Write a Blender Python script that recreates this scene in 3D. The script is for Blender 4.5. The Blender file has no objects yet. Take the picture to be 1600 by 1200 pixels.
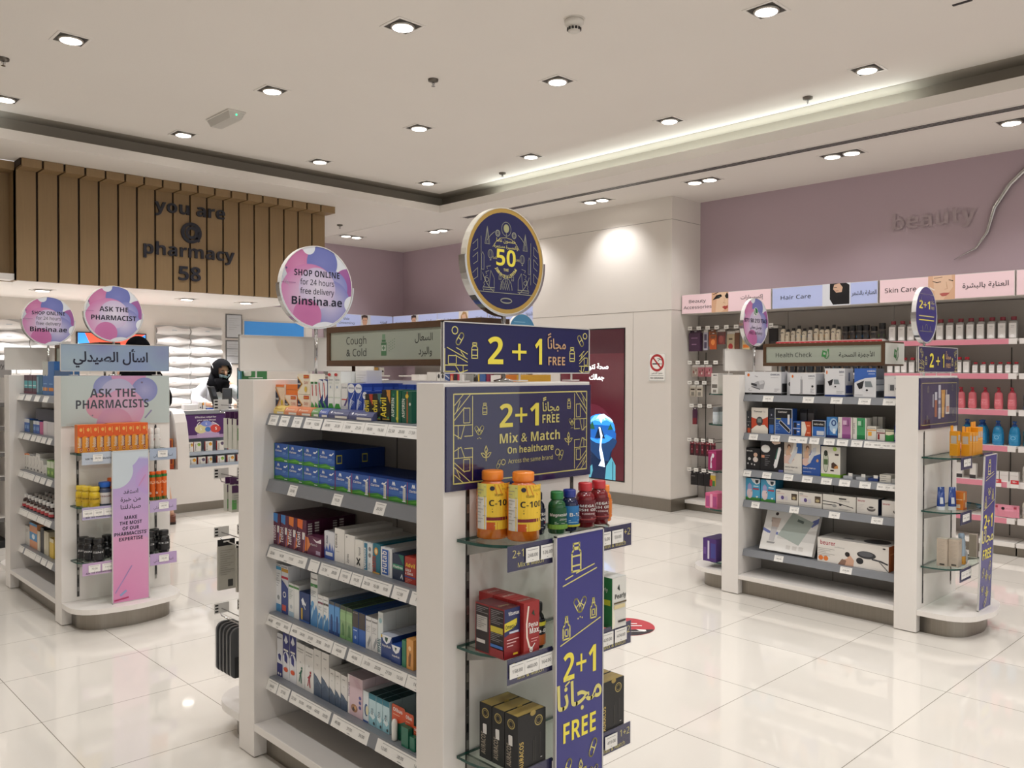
import bpy, math, random
from mathutils import Vector, Matrix
rnd = random.Random(7)
S = bpy.context.scene
COL = S.collection
PI = math.pi
# ---------------------------------------------------------------- camera, world, exposure
cam_d = bpy.data.cameras.new('camera'); cam = bpy.data.objects.new('camera', cam_d); COL.objects.link(cam)
cam_d.sensor_fit = 'HORIZONTAL'; cam_d.sensor_width = 36.0; cam_d.lens = 36.0 * 1310.24 / 1600
cam_d.clip_start = 0.05; cam_d.clip_end = 60
_y, _p, _r = 0.765455937, -0.0151849, 0.00255206
_f = Vector((math.sin(_y) * math.cos(_p), math.cos(_y) * math.cos(_p), math.sin(_p)))
_rt = _f.cross(Vector((0, 0, 1))).normalized(); _up = _rt.cross(_f)
_c, _s = math.cos(_r), math.sin(_r)
_rx = _rt * _c + _up * _s; _ux = _up * _c - _rt * _s
cam.matrix_world = Matrix(((_rx.x, _ux.x, -_f.x, 0), (_rx.y, _ux.y, -_f.y, 0), (_rx.z, _ux.z, -_f.z, 1.42), (0, 0, 0, 1)))
S.camera = cam
S.view_settings.view_transform = 'Standard'; S.view_settings.look = 'None'
S.view_settings.exposure = 0.0; S.view_settings.gamma = 1.0; S.view_settings.use_curve_mapping = False
W = bpy.data.worlds.new('mall'); S.world = W; W.use_nodes = True
W.node_tree.nodes['Background'].inputs[0].default_value = (1.0, 0.98, 0.95, 1)
W.node_tree.nodes['Background'].inputs[1].default_value = 0.85
SPOT_W, POOL_W, PHARM_W, COVE_E = 40.0, 34.0, 70.0, 9.5
SPOT_COL = (1.0, 0.985, 0.975)
S.cycles.max_bounces = 10; S.cycles.diffuse_bounces = 5; S.cycles.glossy_bounces = 5; S.cycles.transparent_max_bounces = 16
S.cycles.sample_clamp_indirect = 4.0; S.cycles.caustics_reflective = False; S.cycles.caustics_refractive = False
# ---------------------------------------------------------------- materials
MATS = {}
def lin(c): return c / 12.92 if c <= 0.04045 else ((c + 0.055) / 1.055) ** 2.4
def rgb(h): h = h.lstrip('#'); h = h if len(h) == 6 else ''.join(q * 2 for q in h); return tuple(lin(int(h[i:i + 2], 16) / 255) for i in (0, 2, 4))
NAMED = dict(w='#eceae6', k='#141416', navy='#20205c', gold='#d9cf7a', yel='#efe04e', tan='#c9a27a', ink='#12142e', grey='#8f9092', lg='#c9cbcb', red='#b3202a', blu='#2858b0', sky='#4fb3da', grn='#2f8f4a', pur='#5a2a78', org='#ee7a1e', pink='#e58ba4', ylw='#f0c437', cream='#eee4cc', teal='#1f7f8c', mar='#6e1d2e', dgrn='#0f5a41')
def new_mat(name):
    m = bpy.data.materials.new(name); m.use_nodes = True
    return m, m.node_tree.nodes, m.node_tree.links, m.node_tree.nodes['Principled BSDF']
def M(c, rough=0.45, metal=0.0, spec=0.5, emit=0.0):
    k = (c, rough, metal, spec, emit)
    if k in MATS: return MATS[k]
    m, n, l, b = new_mat('paint_' + c.strip('#'))
    r = rgb(NAMED.get(c, c))
    b.inputs['Base Color'].default_value = (*r, 1); b.inputs['Roughness'].default_value = rough
    b.inputs['Metallic'].default_value = metal; b.inputs['Specular IOR Level'].default_value = spec
    if emit: b.inputs['Emission Color'].default_value = (*r, 1); b.inputs['Emission Strength'].default_value = emit
    MATS[k] = m
    return m
def noise_mat(name, c1, c2, scale=(1, 1, 1), ns=8, rough=0.4, metal=0.0, bump=0.0, rr=None, spec=.5):
    m, n, l, b = new_mat(name)
    tc = n.new('ShaderNodeTexCoord'); mp = n.new('ShaderNodeMapping'); mp.inputs['Scale'].default_value = scale
    no = n.new('ShaderNodeTexNoise'); no.inputs['Scale'].default_value = ns; no.inputs['Detail'].default_value = 5
    mx = n.new('ShaderNodeMix'); mx.data_type = 'RGBA'
    mx.inputs[6].default_value = (*rgb(c1), 1); mx.inputs[7].default_value = (*rgb(c2), 1)
    l.new(tc.outputs['Object'], mp.inputs[0]); l.new(mp.outputs[0], no.inputs['Vector']); l.new(no.outputs['Fac'], mx.inputs[0])
    l.new(mx.outputs[2], b.inputs['Base Color']); b.inputs['Roughness'].default_value = rough; b.inputs['Metallic'].default_value = metal
    b.inputs['Specular IOR Level'].default_value = spec
    if bump:
        bp = n.new('ShaderNodeBump'); bp.inputs['Strength'].default_value = bump; bp.inputs['Distance'].default_value = .002
        l.new(no.outputs['Fac'], bp.inputs['Height']); l.new(bp.outputs[0], b.inputs['Normal'])
    return m
def glass_mat(name, tint, refl=0.35, rough=0.02):
    m, n, l, b = new_mat(name); n.remove(b)
    out = n['Material Output']; t = n.new('ShaderNodeBsdfTransparent'); t.inputs[0].default_value = (*tint, 1)
    g = n.new('ShaderNodeBsdfGlossy'); g.inputs['Roughness'].default_value = rough
    lw = n.new('ShaderNodeLayerWeight'); lw.inputs[0].default_value = .5
    pw = n.new('ShaderNodeMath'); pw.operation = 'POWER'; pw.inputs[1].default_value = 4
    ad = n.new('ShaderNodeMath'); ad.operation = 'MULTIPLY_ADD'; ad.inputs[1].default_value = refl; ad.inputs[2].default_value = .035
    mx = n.new('ShaderNodeMixShader'); l.new(lw.outputs['Facing'], pw.inputs[0]); l.new(pw.outputs[0], ad.inputs[0]); l.new(ad.outputs[0], mx.inputs[0])
    l.new(t.outputs[0], mx.inputs[1]); l.new(g.outputs[0], mx.inputs[2]); l.new(mx.outputs[0], out.inputs[0])
    return m
def blob_mat(name, sx, sz, base, blobs, core=None, rough=.3):
    """printed artwork: overlapping round colour fields with soft colour runs, in the sheet's own coordinates"""
    m, n, l, b = new_mat(name)
    tc = n.new('ShaderNodeTexCoord'); mp = n.new('ShaderNodeMapping'); mp.inputs['Scale'].default_value = (sx, 0, sz)
    l.new(tc.outputs['Generated'], mp.inputs[0])
    prev = n.new('ShaderNodeRGB'); prev.outputs[0].default_value = (*rgb(base), 1); po = prev.outputs[0]
    for (cx, cz, r, c1, c2) in blobs:
        d = n.new('ShaderNodeVectorMath'); d.operation = 'DISTANCE'; d.inputs[1].default_value = (cx, 0, cz); l.new(mp.outputs[0], d.inputs[0])
        mr = n.new('ShaderNodeMapRange'); mr.inputs['From Min'].default_value = r; mr.inputs['From Max'].default_value = r * .975
        l.new(d.outputs['Value'], mr.inputs['Value'])
        m2 = n.new('ShaderNodeMapRange'); m2.inputs['From Min'].default_value = 0; m2.inputs['From Max'].default_value = r; l.new(d.outputs['Value'], m2.inputs['Value'])
        cm = n.new('ShaderNodeMix'); cm.data_type = 'RGBA'; cm.inputs[6].default_value = (*rgb(c1), 1); cm.inputs[7].default_value = (*rgb(c2), 1); l.new(m2.outputs[0], cm.inputs[0])
        mx = n.new('ShaderNodeMix'); mx.data_type = 'RGBA'; l.new(mr.outputs[0], mx.inputs[0]); l.new(po, mx.inputs[6]); l.new(cm.outputs[2], mx.inputs[7])
        po = mx.outputs[2]
    l.new(po, b.inputs['Base Color']); b.inputs['Roughness'].default_value = rough
    return m
def ramp_mat(name, axis, stops, rough=.35):
    m, n, l, b = new_mat(name)
    tc = n.new('ShaderNodeTexCoord'); sp = n.new('ShaderNodeSeparateXYZ'); cr = n.new('ShaderNodeValToRGB')
    l.new(tc.outputs['Generated'], sp.inputs[0]); l.new(sp.outputs['XYZ'.index(axis)], cr.inputs[0]); l.new(cr.outputs[0], b.inputs['Base Color'])
    e = cr.color_ramp.elements
    for i, (p, c) in enumerate(stops):
        el = e[i] if i < 2 else e.new(p)
        el.position = p; el.color = (*rgb(c), 1)
    b.inputs['Roughness'].default_value = rough
    return m
WHITE = noise_mat('white_lacquer', '#e4dfda', '#e9e5e0', ns=3, rough=.32)
WALLW = noise_mat('white_panel', '#dcd6cf', '#e1dbd4', ns=2, rough=.28)
MAUVE = noise_mat('mauve_paint', '#b3a0a9', '#b6a3ac', ns=2, rough=.6)
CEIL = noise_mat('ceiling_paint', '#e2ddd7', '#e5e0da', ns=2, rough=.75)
STEEL = noise_mat('brushed_steel', '#8b857c', '#a09a91', (90, 90, 1), 3, .38, 1.0, .05)
CHROME = M('#c6c6c6', .12, 1.0)
WOOD = noise_mat('oak_slat', '#8a7150', '#967c58', (14, 14, .8), 5, .5, 0, .05)
FRAMEW = noise_mat('walnut_frame', '#4d3522', '#60432a', (14, 14, 14), 3, .45)
SHELFG = noise_mat('grey_shelf_metal', '#7a7d82', '#84878c', ns=6, rough=.35)
BACKG = noise_mat('grey_back_panel', '#8e8a85', '#98948f', ns=3, rough=.5)
GLASS = glass_mat('green_tinted_glass', (.90, .96, .93), .4)
GEDGE = M('#1f4a42', .1, 0, .6)
CLEAR = glass_mat('clear_acrylic', (.985, .985, .985), .3)
COVE_SHADE = M('#9f988d', .8)  # darkened ceiling colour: the shade inside the cove is painted in
BLACKM = M('#101012', .35)
PAPER = M('#e9e7e2', .55)
LAMP = M('#fff6ea', .5, 0, .5, 9.0)
# ---------------------------------------------------------------- text
TXT = {}
_AR = dict(zip('\u0627\u0623\u0625\u0628\u062a\u0629\u062c\u062d\u062e\u062f\u0631\u0632\u0633\u0634\u0635\u0636\u0639\u063a\u0641\u0642\u0643\u0644\u0645\u0646\u0647\u0648\u064a\u0649',
   (0xFE8D, 0xFE83, 0xFE87, 0xFE8F, 0xFE95, 0xFE93, 0xFE9D, 0xFEA1, 0xFEA5, 0xFEA9, 0xFEAD, 0xFEAF, 0xFEB1, 0xFEB5, 0xFEB9, 0xFEBD, 0xFEC9, 0xFECD, 0xFED1, 0xFED5, 0xFED9, 0xFEDD, 0xFEE1, 0xFEE5, 0xFEE9, 0xFEED, 0xFEF1, 0xFEEF)))
_TWO = '\u0627\u0623\u0625\u0629\u062f\u0631\u0632\u0648\u0649'
def arabic(s):
    out = []; s = list(s); i = 0
    while i < len(s):
        c = s[i]
        if c not in _AR: out.append(c); i += 1; continue
        pv = i > 0 and s[i - 1] in _AR and s[i - 1] not in _TWO
        if c == '\u0644' and i + 1 < len(s) and s[i + 1] in '\u0627\u0623':
            out.append(chr((0xFEFB if s[i + 1] == '\u0627' else 0xFEF7) + (1 if pv else 0))); i += 2; continue
        nx = i + 1 < len(s) and s[i + 1] in _AR and c not in _TWO
        b = _AR[c]
        out.append(chr(b + (1 if pv and not nx else 2 if nx and not pv else 3 if nx and pv else 0))); i += 1
    return ''.join(reversed(out))
def sans(s, bold):  # plain sans serif letter shapes
    A, a, z = (0x1D5D4, 0x1D5EE, 0x1D7EC) if bold else (0x1D5A0, 0x1D5BA, 0x1D7E2)
    return ''.join(chr(A + ord(c) - 65) if 'A' <= c <= 'Z' else chr(a + ord(c) - 97) if 'a' <= c <= 'z' else chr(z + ord(c) - 48) if '0' <= c <= '9' else c for c in s)
def text_mesh(s, bold=0):
    k = (s, bold)
    if k in TXT: return TXT[k]
    b = arabic(s) if any('\u0600' <= c <= '\u06ff' for c in s) else sans(s, bold >= .8)
    cu = bpy.data.curves.new('t', 'FONT'); cu.body = b; cu.size = 1; cu.resolution_u = 2; cu.offset = .016 * bold if any('\u0600' <= c <= '\u06ff' for c in s) else 0
    o = bpy.data.objects.new('t', cu); me = o.to_mesh()
    vs = [(v.co.x, v.co.y) for v in me.vertices]; fs = [tuple(p.vertices) for p in me.polygons]
    o.to_mesh_clear(); bpy.data.objects.remove(o); bpy.data.curves.remove(cu)
    if vs:
        x0 = min(v[0] for v in vs); x1 = max(v[0] for v in vs); y0 = min(v[1] for v in vs); y1 = max(v[1] for v in vs)
    else: x0 = x1 = y0 = y1 = 0
    TXT[k] = (vs, fs, x0, x1, y0, y1)
    return TXT[k]
# ---------------------------------------------------------------- mesh builder
def V(*a): return Vector(a)
class MB:
    def __init__(s): s.v = []; s.f = []; s.m = []; s.s = []; s.mats = []
    def mi(s, m):
        if isinstance(m, str): m = M(m)
        if m not in s.mats: s.mats.append(m)
        return s.mats.index(m)
    def add(s, vs, fs, m, smooth=False):
        o = len(s.v); k = s.mi(m); s.v += [tuple(v) for v in vs]
        for f in fs: s.f.append([o + i for i in f]); s.m.append(k); s.s.append(smooth)
        return s
    def box(s, x0, y0, z0, x1, y1, z1, m):
        x0, x1 = sorted((x0, x1)); y0, y1 = sorted((y0, y1)); z0, z1 = sorted((z0, z1))
        return s.add([(x0, y0, z0), (x1, y0, z0), (x1, y1, z0), (x0, y1, z0), (x0, y0, z1), (x1, y0, z1), (x1, y1, z1), (x0, y1, z1)],
              [(0, 3, 2, 1), (4, 5, 6, 7), (0, 1, 5, 4), (1, 2, 6, 5), (2, 3, 7, 6), (3, 0, 4, 7)], m)
    def prism(s, poly, z0, z1, m, side=None, smooth=False):
        """poly: ccw (x,y) list extruded in z"""
        n = len(poly)
        s.add([(x, y, z0) for x, y in poly] + [(x, y, z1) for x, y in poly], [tuple(range(n - 1, -1, -1)), tuple(range(n, 2 * n))], m)
        s.add([(x, y, z0) for x, y in poly] + [(x, y, z1) for x, y in poly], [(i, (i + 1) % n, n + (i + 1) % n, n + i) for i in range(n)], side or m, smooth)
        return s
    def lathe(s, prof, m, c=(0, 0, 0), seg=16, smooth=True, sq=0.0):
        """prof: (r, z) from bottom to top; sq squares the section off"""
        vs = []
        for r, z in prof:
            for i in range(seg):
                a = 2 * PI * i / seg; k = 1.0
                if sq: k = 1 + sq * (1 / max(abs(math.cos(a)), abs(math.sin(a))) - 1)
                vs.append((c[0] + r * k * math.cos(a), c[1] + r * k * math.sin(a), c[2] + z))
        fs = [(j * seg + i, j * seg + (i + 1) % seg, (j + 1) * seg + (i + 1) % seg, (j + 1) * seg + i) for j in range(len(prof) - 1) for i in range(seg)]
        s.add(vs, fs, m, smooth)
        o = len(prof) - 1
        return s.add(vs[:seg] + vs[o * seg:], [tuple(range(seg - 1, -1, -1)), tuple(range(seg, 2 * seg))], m)
    def tube(s, pts, r, m, seg=8, smooth=True):
        pts = [Vector(p) for p in pts]; rings = []
        for i, p in enumerate(pts):
            t = (pts[min(i + 1, len(pts) - 1)] - pts[max(i - 1, 0)]).normalized()
            u = t.cross(Vector((0, 0, 1)) if abs(t.z) < .95 else Vector((1, 0, 0))).normalized(); w = t.cross(u)
            ri = r[i] if isinstance(r, (list, tuple)) else r
            rings.append([p + ri * (math.cos(2 * PI * k / seg) * u + math.sin(2 * PI * k / seg) * w) for k in range(seg)])
        vs = [v for q in rings for v in q]
        fs = [(j * seg + i, j * seg + (i + 1) % seg, (j + 1) * seg + (i + 1) % seg, (j + 1) * seg + i) for j in range(len(pts) - 1) for i in range(seg)]
        n = len(vs)
        return s.add(vs, fs + [tuple(range(seg - 1, -1, -1)), tuple(range(n - seg, n))], m, smooth)
    def ball(s, c, r, m, seg=12, rings=8):
        rx, ry, rz = r if isinstance(r, (tuple, list)) else (r, r, r)
        vs = []
        for j in range(rings + 1):
            t = PI * j / rings
            for i in range(seg):
                a = 2 * PI * i / seg
                vs.append((c[0] + rx * math.sin(t) * math.cos(a), c[1] + ry * math.sin(t) * math.sin(a), c[2] - rz * math.cos(t)))
        return s.add(vs, [(j * seg + i, j * seg + (i + 1) % seg, (j + 1) * seg + (i + 1) % seg, (j + 1) * seg + i) for j in range(rings) for i in range(seg)], m, True)
    def art(s, o, ux, uz, Wd, H, items, eps=.0005, k0=1, mats=None):
        """printed design on a flat sheet. o = lower corner, ux/uz = unit directions; u, v run 0..1 over Wd x H"""
        o = Vector(o); ux = Vector(ux); uz = Vector(uz); n = ux.cross(uz)
        mats = mats or {}; eps = min(eps, .0022 / max(len(items), 1))
        for k, it in enumerate(items):
            off = n * eps * (k0 + k)
            P = lambda u, v: o + ux * (u * Wd) + uz * (v * H) + off
            t = it[0]; c = lambda q: mats.get(q, q)
            if t == 'r':
                _, u0, v0, u1, v1, q = it; s.add([P(u0, v0), P(u1, v0), P(u1, v1), P(u0, v1)], [(0, 1, 2, 3)], c(q))
            elif t == 'p':
                pts = it[2]; pp = [(pts[i], pts[i + 1]) for i in range(0, len(pts), 2)]
                ar = sum(pp[i][0] * pp[(i + 1) % len(pp)][1] - pp[(i + 1) % len(pp)][0] * pp[i][1] for i in range(len(pp)))
                if ar < 0: pp.reverse()
                s.add([P(*q) for q in pp], [tuple(range(len(pp)))], c(it[1]))
            elif t == 'o':
                _, u, v, ru, rv, q = it[:6]; N = 20 if ru < .3 else 48
                s.add([P(u + ru * math.cos(2 * PI * i / N), v + rv * math.sin(2 * PI * i / N)) for i in range(N)], [tuple(range(N))], c(q))
            elif t == 'l':
                wd = it[2] * H / 2; pts = it[3]; pp = [P(pts[i], pts[i + 1]) for i in range(0, len(pts), 2)]
                for a, b in zip(pp, pp[1:]):
                    d = b - a
                    if d.length < 1e-9: continue
                    d.normalize(); w = n.cross(d) * wd; e = d * wd * .6
                    s.add([a - w - e, b - w + e, b + w + e, a + w - e], [(0, 1, 2, 3)], c(it[1]))
            elif t == 'e':   # ring outline: ('e',u,v,ru,rv,width,col[,a0,a1])
                _, u, v, ru, rv, wd, q = it[:7]; a0, a1 = it[7:9] if len(it) > 7 else (0, 360); N = max(6, int(28 * abs(a1 - a0) / 360))
                A = [math.radians(a0 + (a1 - a0) * i / N) for i in range(N + 1)]; h = wd * H / 2
                vs = [P(u + (ru + g * h / Wd) * math.cos(a), v + (rv + g * h / H) * math.sin(a)) for a in A for g in (1, -1)]
                s.add(vs, [(2 * i, 2 * i + 2, 2 * i + 3, 2 * i + 1) for i in range(N)], c(q))
            elif t == 't':   # ('t', txt, u, v, size, col, align, rot, bold, fit)
                txt, u, v, sz, q = it[1:6]; al = it[6] if len(it) > 6 else 'c'; rot = it[7] if len(it) > 7 else 0
                bold = it[8] if len(it) > 8 else 0; fit = it[9] if len(it) > 9 else 0
                vs, fs, x0, x1, y0, y1 = text_mesh(txt, bold)
                if not vs: continue
                h = sz * H; w = (x1 - x0) * h; sx = 1.0
                L = (Wd if not rot else H) * fit
                if fit and w > 0: sx = L / w
                ax = {'c': (x0 + x1) / 2, 'l': x0, 'r': x1}[al]
                ca, sa = math.cos(math.radians(rot)), math.sin(math.radians(rot))
                q0 = P(u, v)
                s.add([q0 + ux * (((x - ax) * sx * ca - y * sa) * h) + uz * (((x - ax) * sx * sa + y * ca) * h) for x, y in vs], fs, c(q))
        return s
    def front(s, w, h, items, y=0.0, **k): return s.art((0, y, 0), (1, 0, 0), (0, 0, 1), w, h, items, **k)
    def mesh(s, name):
        me = bpy.data.meshes.new(name); me.from_pydata(s.v, [], s.f)
        for m in s.mats: me.materials.append(m)
        me.polygons.foreach_set('material_index', s.m); me.polygons.foreach_set('use_smooth', s.s); me.update()
        return me
    def obj(s, name, parent=None, loc=(0, 0, 0), rz=0, bevel=0):
        return link(name, s.mesh(name), parent, loc, rz, bevel)
def link(name, me, parent=None, loc=(0, 0, 0), rz=0, bevel=0):
    o = bpy.data.objects.new(name, me); COL.objects.link(o); o.location = loc; o.rotation_euler = (0, 0, rz)
    if parent: o.parent = parent
    if bevel:
        b = o.modifiers.new('edge', 'BEVEL'); b.width = bevel; b.segments = 2; b.limit_method = 'ANGLE'; b.harden_normals = False
    return o
def tag(o, label, cat, group=None):
    o['label'] = label; o['category'] = cat
    if group: o['group'] = group
    return o
def thing(name, label, cat, loc=(0, 0, 0), rz=0, group=None):
    o = bpy.data.objects.new(name, None); COL.objects.link(o); o.location = loc; o.rotation_euler = (0, 0, rz); o.empty_display_size = .05
    return tag(o, label, cat, group)
def struct(o): o['kind'] = 'structure'; return o
def dup(root, loc, rz=None, label=None, group=None):
    r = root.copy(); COL.objects.link(r); r.location = loc
    if rz is not None: r.rotation_euler = (0, 0, rz)
    if label: r['label'] = label
    if group: r['group'] = group
    for ch in list(root.children):
        c = ch.copy(); COL.objects.link(c); c.parent = r
        for g in ch.children:
            d = g.copy(); COL.objects.link(d); d.parent = c
    return r
ORD = ['first', 'second', 'third', 'fourth', 'fifth', 'sixth', 'seventh', 'eighth', 'ninth', 'tenth', 'eleventh', 'twelfth', 'thirteenth', 'fourteenth', 'fifteenth', 'sixteenth', 'seventeenth', 'eighteenth', 'nineteenth', 'twentieth']
def bev(m, seg, r):  # rounded rectangle poly helper
    return m
def rrect(x0, y0, x1, y1, rs, n=6):
    """ccw rounded rectangle, rs = radii at (x0,y0),(x1,y0),(x1,y1),(x0,y1)"""
    out = []
    for (cx, cy, sx, sy, a0, r) in ((x0, y0, 1, 1, 180, rs[0]), (x1, y0, -1, 1, 270, rs[1]), (x1, y1, -1, -1, 0, rs[2]), (x0, y1, 1, -1, 90, rs[3])):
        if r <= 0: out.append((cx, cy)); continue
        for i in range(n + 1):
            a = math.radians(a0 + 90 * i / n); out.append((cx + sx * r + r * math.cos(a), cy + sy * r + r * math.sin(a)))
    return out
# ---------------------------------------------------------------- lamps of the room
def area(name, loc, rot, sx, sy, e, col, spread=PI):
    d = bpy.data.lights.new(name, 'AREA'); d.shape = 'RECTANGLE'; d.size = sx; d.size_y = sy; d.energy = e; d.color = col; d.spread = spread
    o = bpy.data.objects.new(name, d); COL.objects.link(o); o.location = loc; o.rotation_euler = rot; return o
def spot(loc, e, ang=120, blend=.6, rad=.05, tilt=None, col=SPOT_COL):
    d = bpy.data.lights.new('downlight_lamp', 'SPOT'); d.energy = e; d.color = col; d.spot_size = math.radians(ang); d.spot_blend = blend; d.shadow_soft_size = rad
    o = bpy.data.objects.new('downlight_lamp', d); COL.objects.link(o); o.location = loc
    if tilt: o.rotation_euler = tilt
    return o
ZU, ZL = 3.40, 3.19
TX0, TX1, TY0, TY1 = -2.6, 5.92, -2.8, 7.335
area('cove_led_tape', (6.02, 4.45, 3.24), (PI, 0, 0), .03, 4.3, COVE_E, (.93, 1.0, .95))
area('cove_led_tape', (.55, 7.44, 3.24), (PI, 0, 0), 2.0, .03, COVE_E * .5, (.9, .98, 1.0))
# ---------------------------------------------------------------- floor
m, n, l, b = new_mat('polished_tile')
tc = n.new('ShaderNodeTexCoord'); sp = n.new('ShaderNodeSeparateXYZ'); l.new(tc.outputs['Object'], sp.inputs[0])
def joint(out, off):
    a = n.new('ShaderNodeMath'); a.operation = 'ADD'; a.inputs[1].default_value = 60 - off + .3; l.new(out, a.inputs[0])
    q = n.new('ShaderNodeMath'); q.operation = 'MODULO'; q.inputs[1].default_value = .6; l.new(a.outputs[0], q.inputs[0])
    d = n.new('ShaderNodeMath'); d.operation = 'SUBTRACT'; d.inputs[1].default_value = .3; l.new(q.outputs[0], d.inputs[0])
    e = n.new('ShaderNodeMath'); e.operation = 'ABSOLUTE'; l.new(d.outputs[0], e.inputs[0])
    f = n.new('ShaderNodeMath'); f.operation = 'LESS_THAN'; f.inputs[1].default_value = .0016; l.new(e.outputs[0], f.inputs[0]); return f.outputs[0]
jx, jy = joint(sp.outputs[0], .362), joint(sp.outputs[1], .132)
jm = n.new('ShaderNodeMath'); jm.operation = 'MAXIMUM'; l.new(jx, jm.inputs[0]); l.new(jy, jm.inputs[1])
no = n.new('ShaderNodeTexNoise'); no.inputs['Scale'].default_value = 1.3; no.inputs['Detail'].default_value = 3; l.new(tc.outputs['Object'], no.inputs['Vector'])
mx = n.new('ShaderNodeMix'); mx.data_type = 'RGBA'; mx.inputs[6].default_value = (*rgb('#dcd7ce'), 1); mx.inputs[7].default_value = (*rgb('#e2ddd5'), 1); l.new(no.outputs['Fac'], mx.inputs[0])
m2 = n.new('ShaderNodeMix'); m2.data_type = 'RGBA'; m2.inputs[7].default_value = (*rgb('#8b857a'), 1); l.new(jm.outputs[0], m2.inputs[0]); l.new(mx.outputs[2], m2.inputs[6])
l.new(m2.outputs[2], b.inputs['Base Color']); b.inputs['Roughness'].default_value = .045; b.inputs['Specular IOR Level'].default_value = .55
FLOOR = m
RX0, RX1, RY0, RY1 = -3.4, 7.53, -4.2, 10.19
struct(MB().box(RX0 - .2, RY0, -.1, RX1 + .3, RY1 + .3, 0, FLOOR).obj('floor'))
# ---------------------------------------------------------------- ceilings
c = MB()
for (a, d, e, f) in ((RX0, RY0, TX0 - .02, RY1), (TX1 + .02, RY0, RX1, RY1), (TX0, RY0, TX1 + .02, TY0 - .02), (TX0, TY1 + .02, TX1 + .02, 8.07), (4.9, 8.07, TX1, RY1)):
    c.box(a, d, ZL, e, f, ZL + .03, CEIL)
struct(c.obj('ceiling'))
c = MB()
for (a, d, e, f) in ((TX1, TY0 - .02, TX1 + .02, TY1 + .02), (TX0 - .02, TY0 - .02, TX0, TY1 + .02), (TX0, TY1, TX1, TY1 + .02), (TX0, TY0 - .02, TX1, TY0)): c.box(a, d, ZL - .001, e, f, 3.266, CEIL)
struct(c.obj('trim_1'))
g = .2
c = MB().box(TX0 - g, TY0 - g, ZU, TX1 + g, TY1 + g, ZU + .03, CEIL)
for (a, d, e, f) in ((TX1 + g, TY0 - g, TX1 + g + .02, TY1 + g), (TX0 - g - .02, TY0 - g, TX0 - g, TY1 + g), (TX0 - g, TY1 + g, TX1 + g, TY1 + g + .02), (TX0 - g, TY0 - g - .02, TX1 + g, TY0 - g)): c.box(a, d, ZL + .03, e, f, ZU, COVE_SHADE)
for (a, d, e, f) in ((TX1 + .01, TY0 - g, TX1 + g, TY1 + g), (TX0 - g, TY0 - g, TX0 - .01, TY1 + g), (TX0 - .01, TY1 + .01, TX1 + .01, TY1 + g), (TX0 - .01, TY0 - g, TX1 + .01, TY0 - .01)): c.box(a, d, ZU - .002, e, f, ZU, COVE_SHADE)  # thin sheet over the cove, coloured darker to paint the shade behind the lip
struct(c.obj('ceiling_tray'))
# linear air slot in the lowered ceiling
t = tag(MB().box(6.27, RY0 + .3, ZL - .004, 6.39, 7.40, ZL, WHITE).obj('linear_air_diffuser'), 'long white slot air diffuser in the lowered ceiling above the beauty wall', 'air vent')
k = MB()
for i in range(3): k.box(6.288 + .03 * i, RY0 + .35, ZL - .006, 6.306 + .03 * i, 7.37, ZL - .003, BLACKM)
k.obj('slot', t)
t = tag(MB().box(4.856, 1.545, ZU - .004, 4.876, 1.64, ZU, BLACKM).obj('return_air_slot'), 'short black air slot in the raised ceiling by the downlights', 'air vent')
# ---------------------------------------------------------------- walls
struct(MB().box(RX1, RY0, 0, RX1 + .1, RY1, ZL, MAUVE).obj('wall_right'))
struct(MB().box(4.9, RY1, 0, RX1 + .1, RY1 + .1, ZL, MAUVE).obj('wall_back'))
struct(MB().box(RX0 - .1, RY0, 0, RX0, RY1, ZL, WALLW).obj('wall_left'))
PB = 10.08
struct(MB().box(RX0, PB, 0, 4.66, PB + .1, 2.2, WALLW).box(4.66, PB, 0, 4.9, RY1, 2.2, WALLW).box(4.9, PB + .04, 0, 5.95, PB + .09, 2.26, WALLW).obj('wall_pharmacy'))
c = MB().box(RX0, 8.1, 2.19, 4.9, RY1, 2.24, M('#e6e2de', .6)); struct(c.obj('ceiling_pharmacy'))
c = MB()
c.box(7.024, 4.991, .0, RX1, 6.96, ZL, WALLW)
for z in (2.958, 2.045): c.box(7.0225, 4.989, z - .002, RX1, 6.961, z + .002, M('#8a847c'))
for y in (5.476,): c.box(7.0225, y - .0015, .13, 7.03, y + .0015, 2.045, M('#a59f97'))
struct(c.obj('column_wall'))
struct(MB().box(7.014, 4.981, 0, RX1, 6.97, .125, STEEL).obj('baseboard_column'))
# ---------------------------------------------------------------- oak pharmacy fascia
c = MB(); X0, X1, YF, NS = 1.9, 4.905, 8.06, 18
pw = (X1 - X0) / NS
for i in range(NS):
    a, d = X0 + i * pw + .009, X0 + (i + 1) * pw - .009
    c.box(a, YF, 2.185, d, YF + .03, ZL, WOOD); c.box(a, 7.876, 3.118, d + (.016 if i == NS - 1 else 0), YF, ZL - .002, WOOD)
c.box(X0, YF + .02, 2.186, X1, YF + .06, ZL, M('#2a1a0c', .7)).box(X0, 7.9, 3.135, X1, YF + .03, ZL, M('#2a1a0c', .7))
c.box(RX0, 8.26, 2.186, X0 + .03, 8.3, ZL, WOOD).box(X0, YF + .02, 2.186, X0 + .03, 8.3, ZL, WOOD).box(X1 - .02, YF + .06, 2.2, X1, RY1, ZL, M('#e0dad3', .6))
c.box(RX0, 8.08, 3.118, X0, 8.3, ZL - .002, WOOD)
fascia = tag(c.obj('oak_slat_fascia'), 'oak slat fascia hanging from the ceiling over the pharmacy counter', 'fascia')
INKM = M('#1d1f2c', .35)
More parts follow.
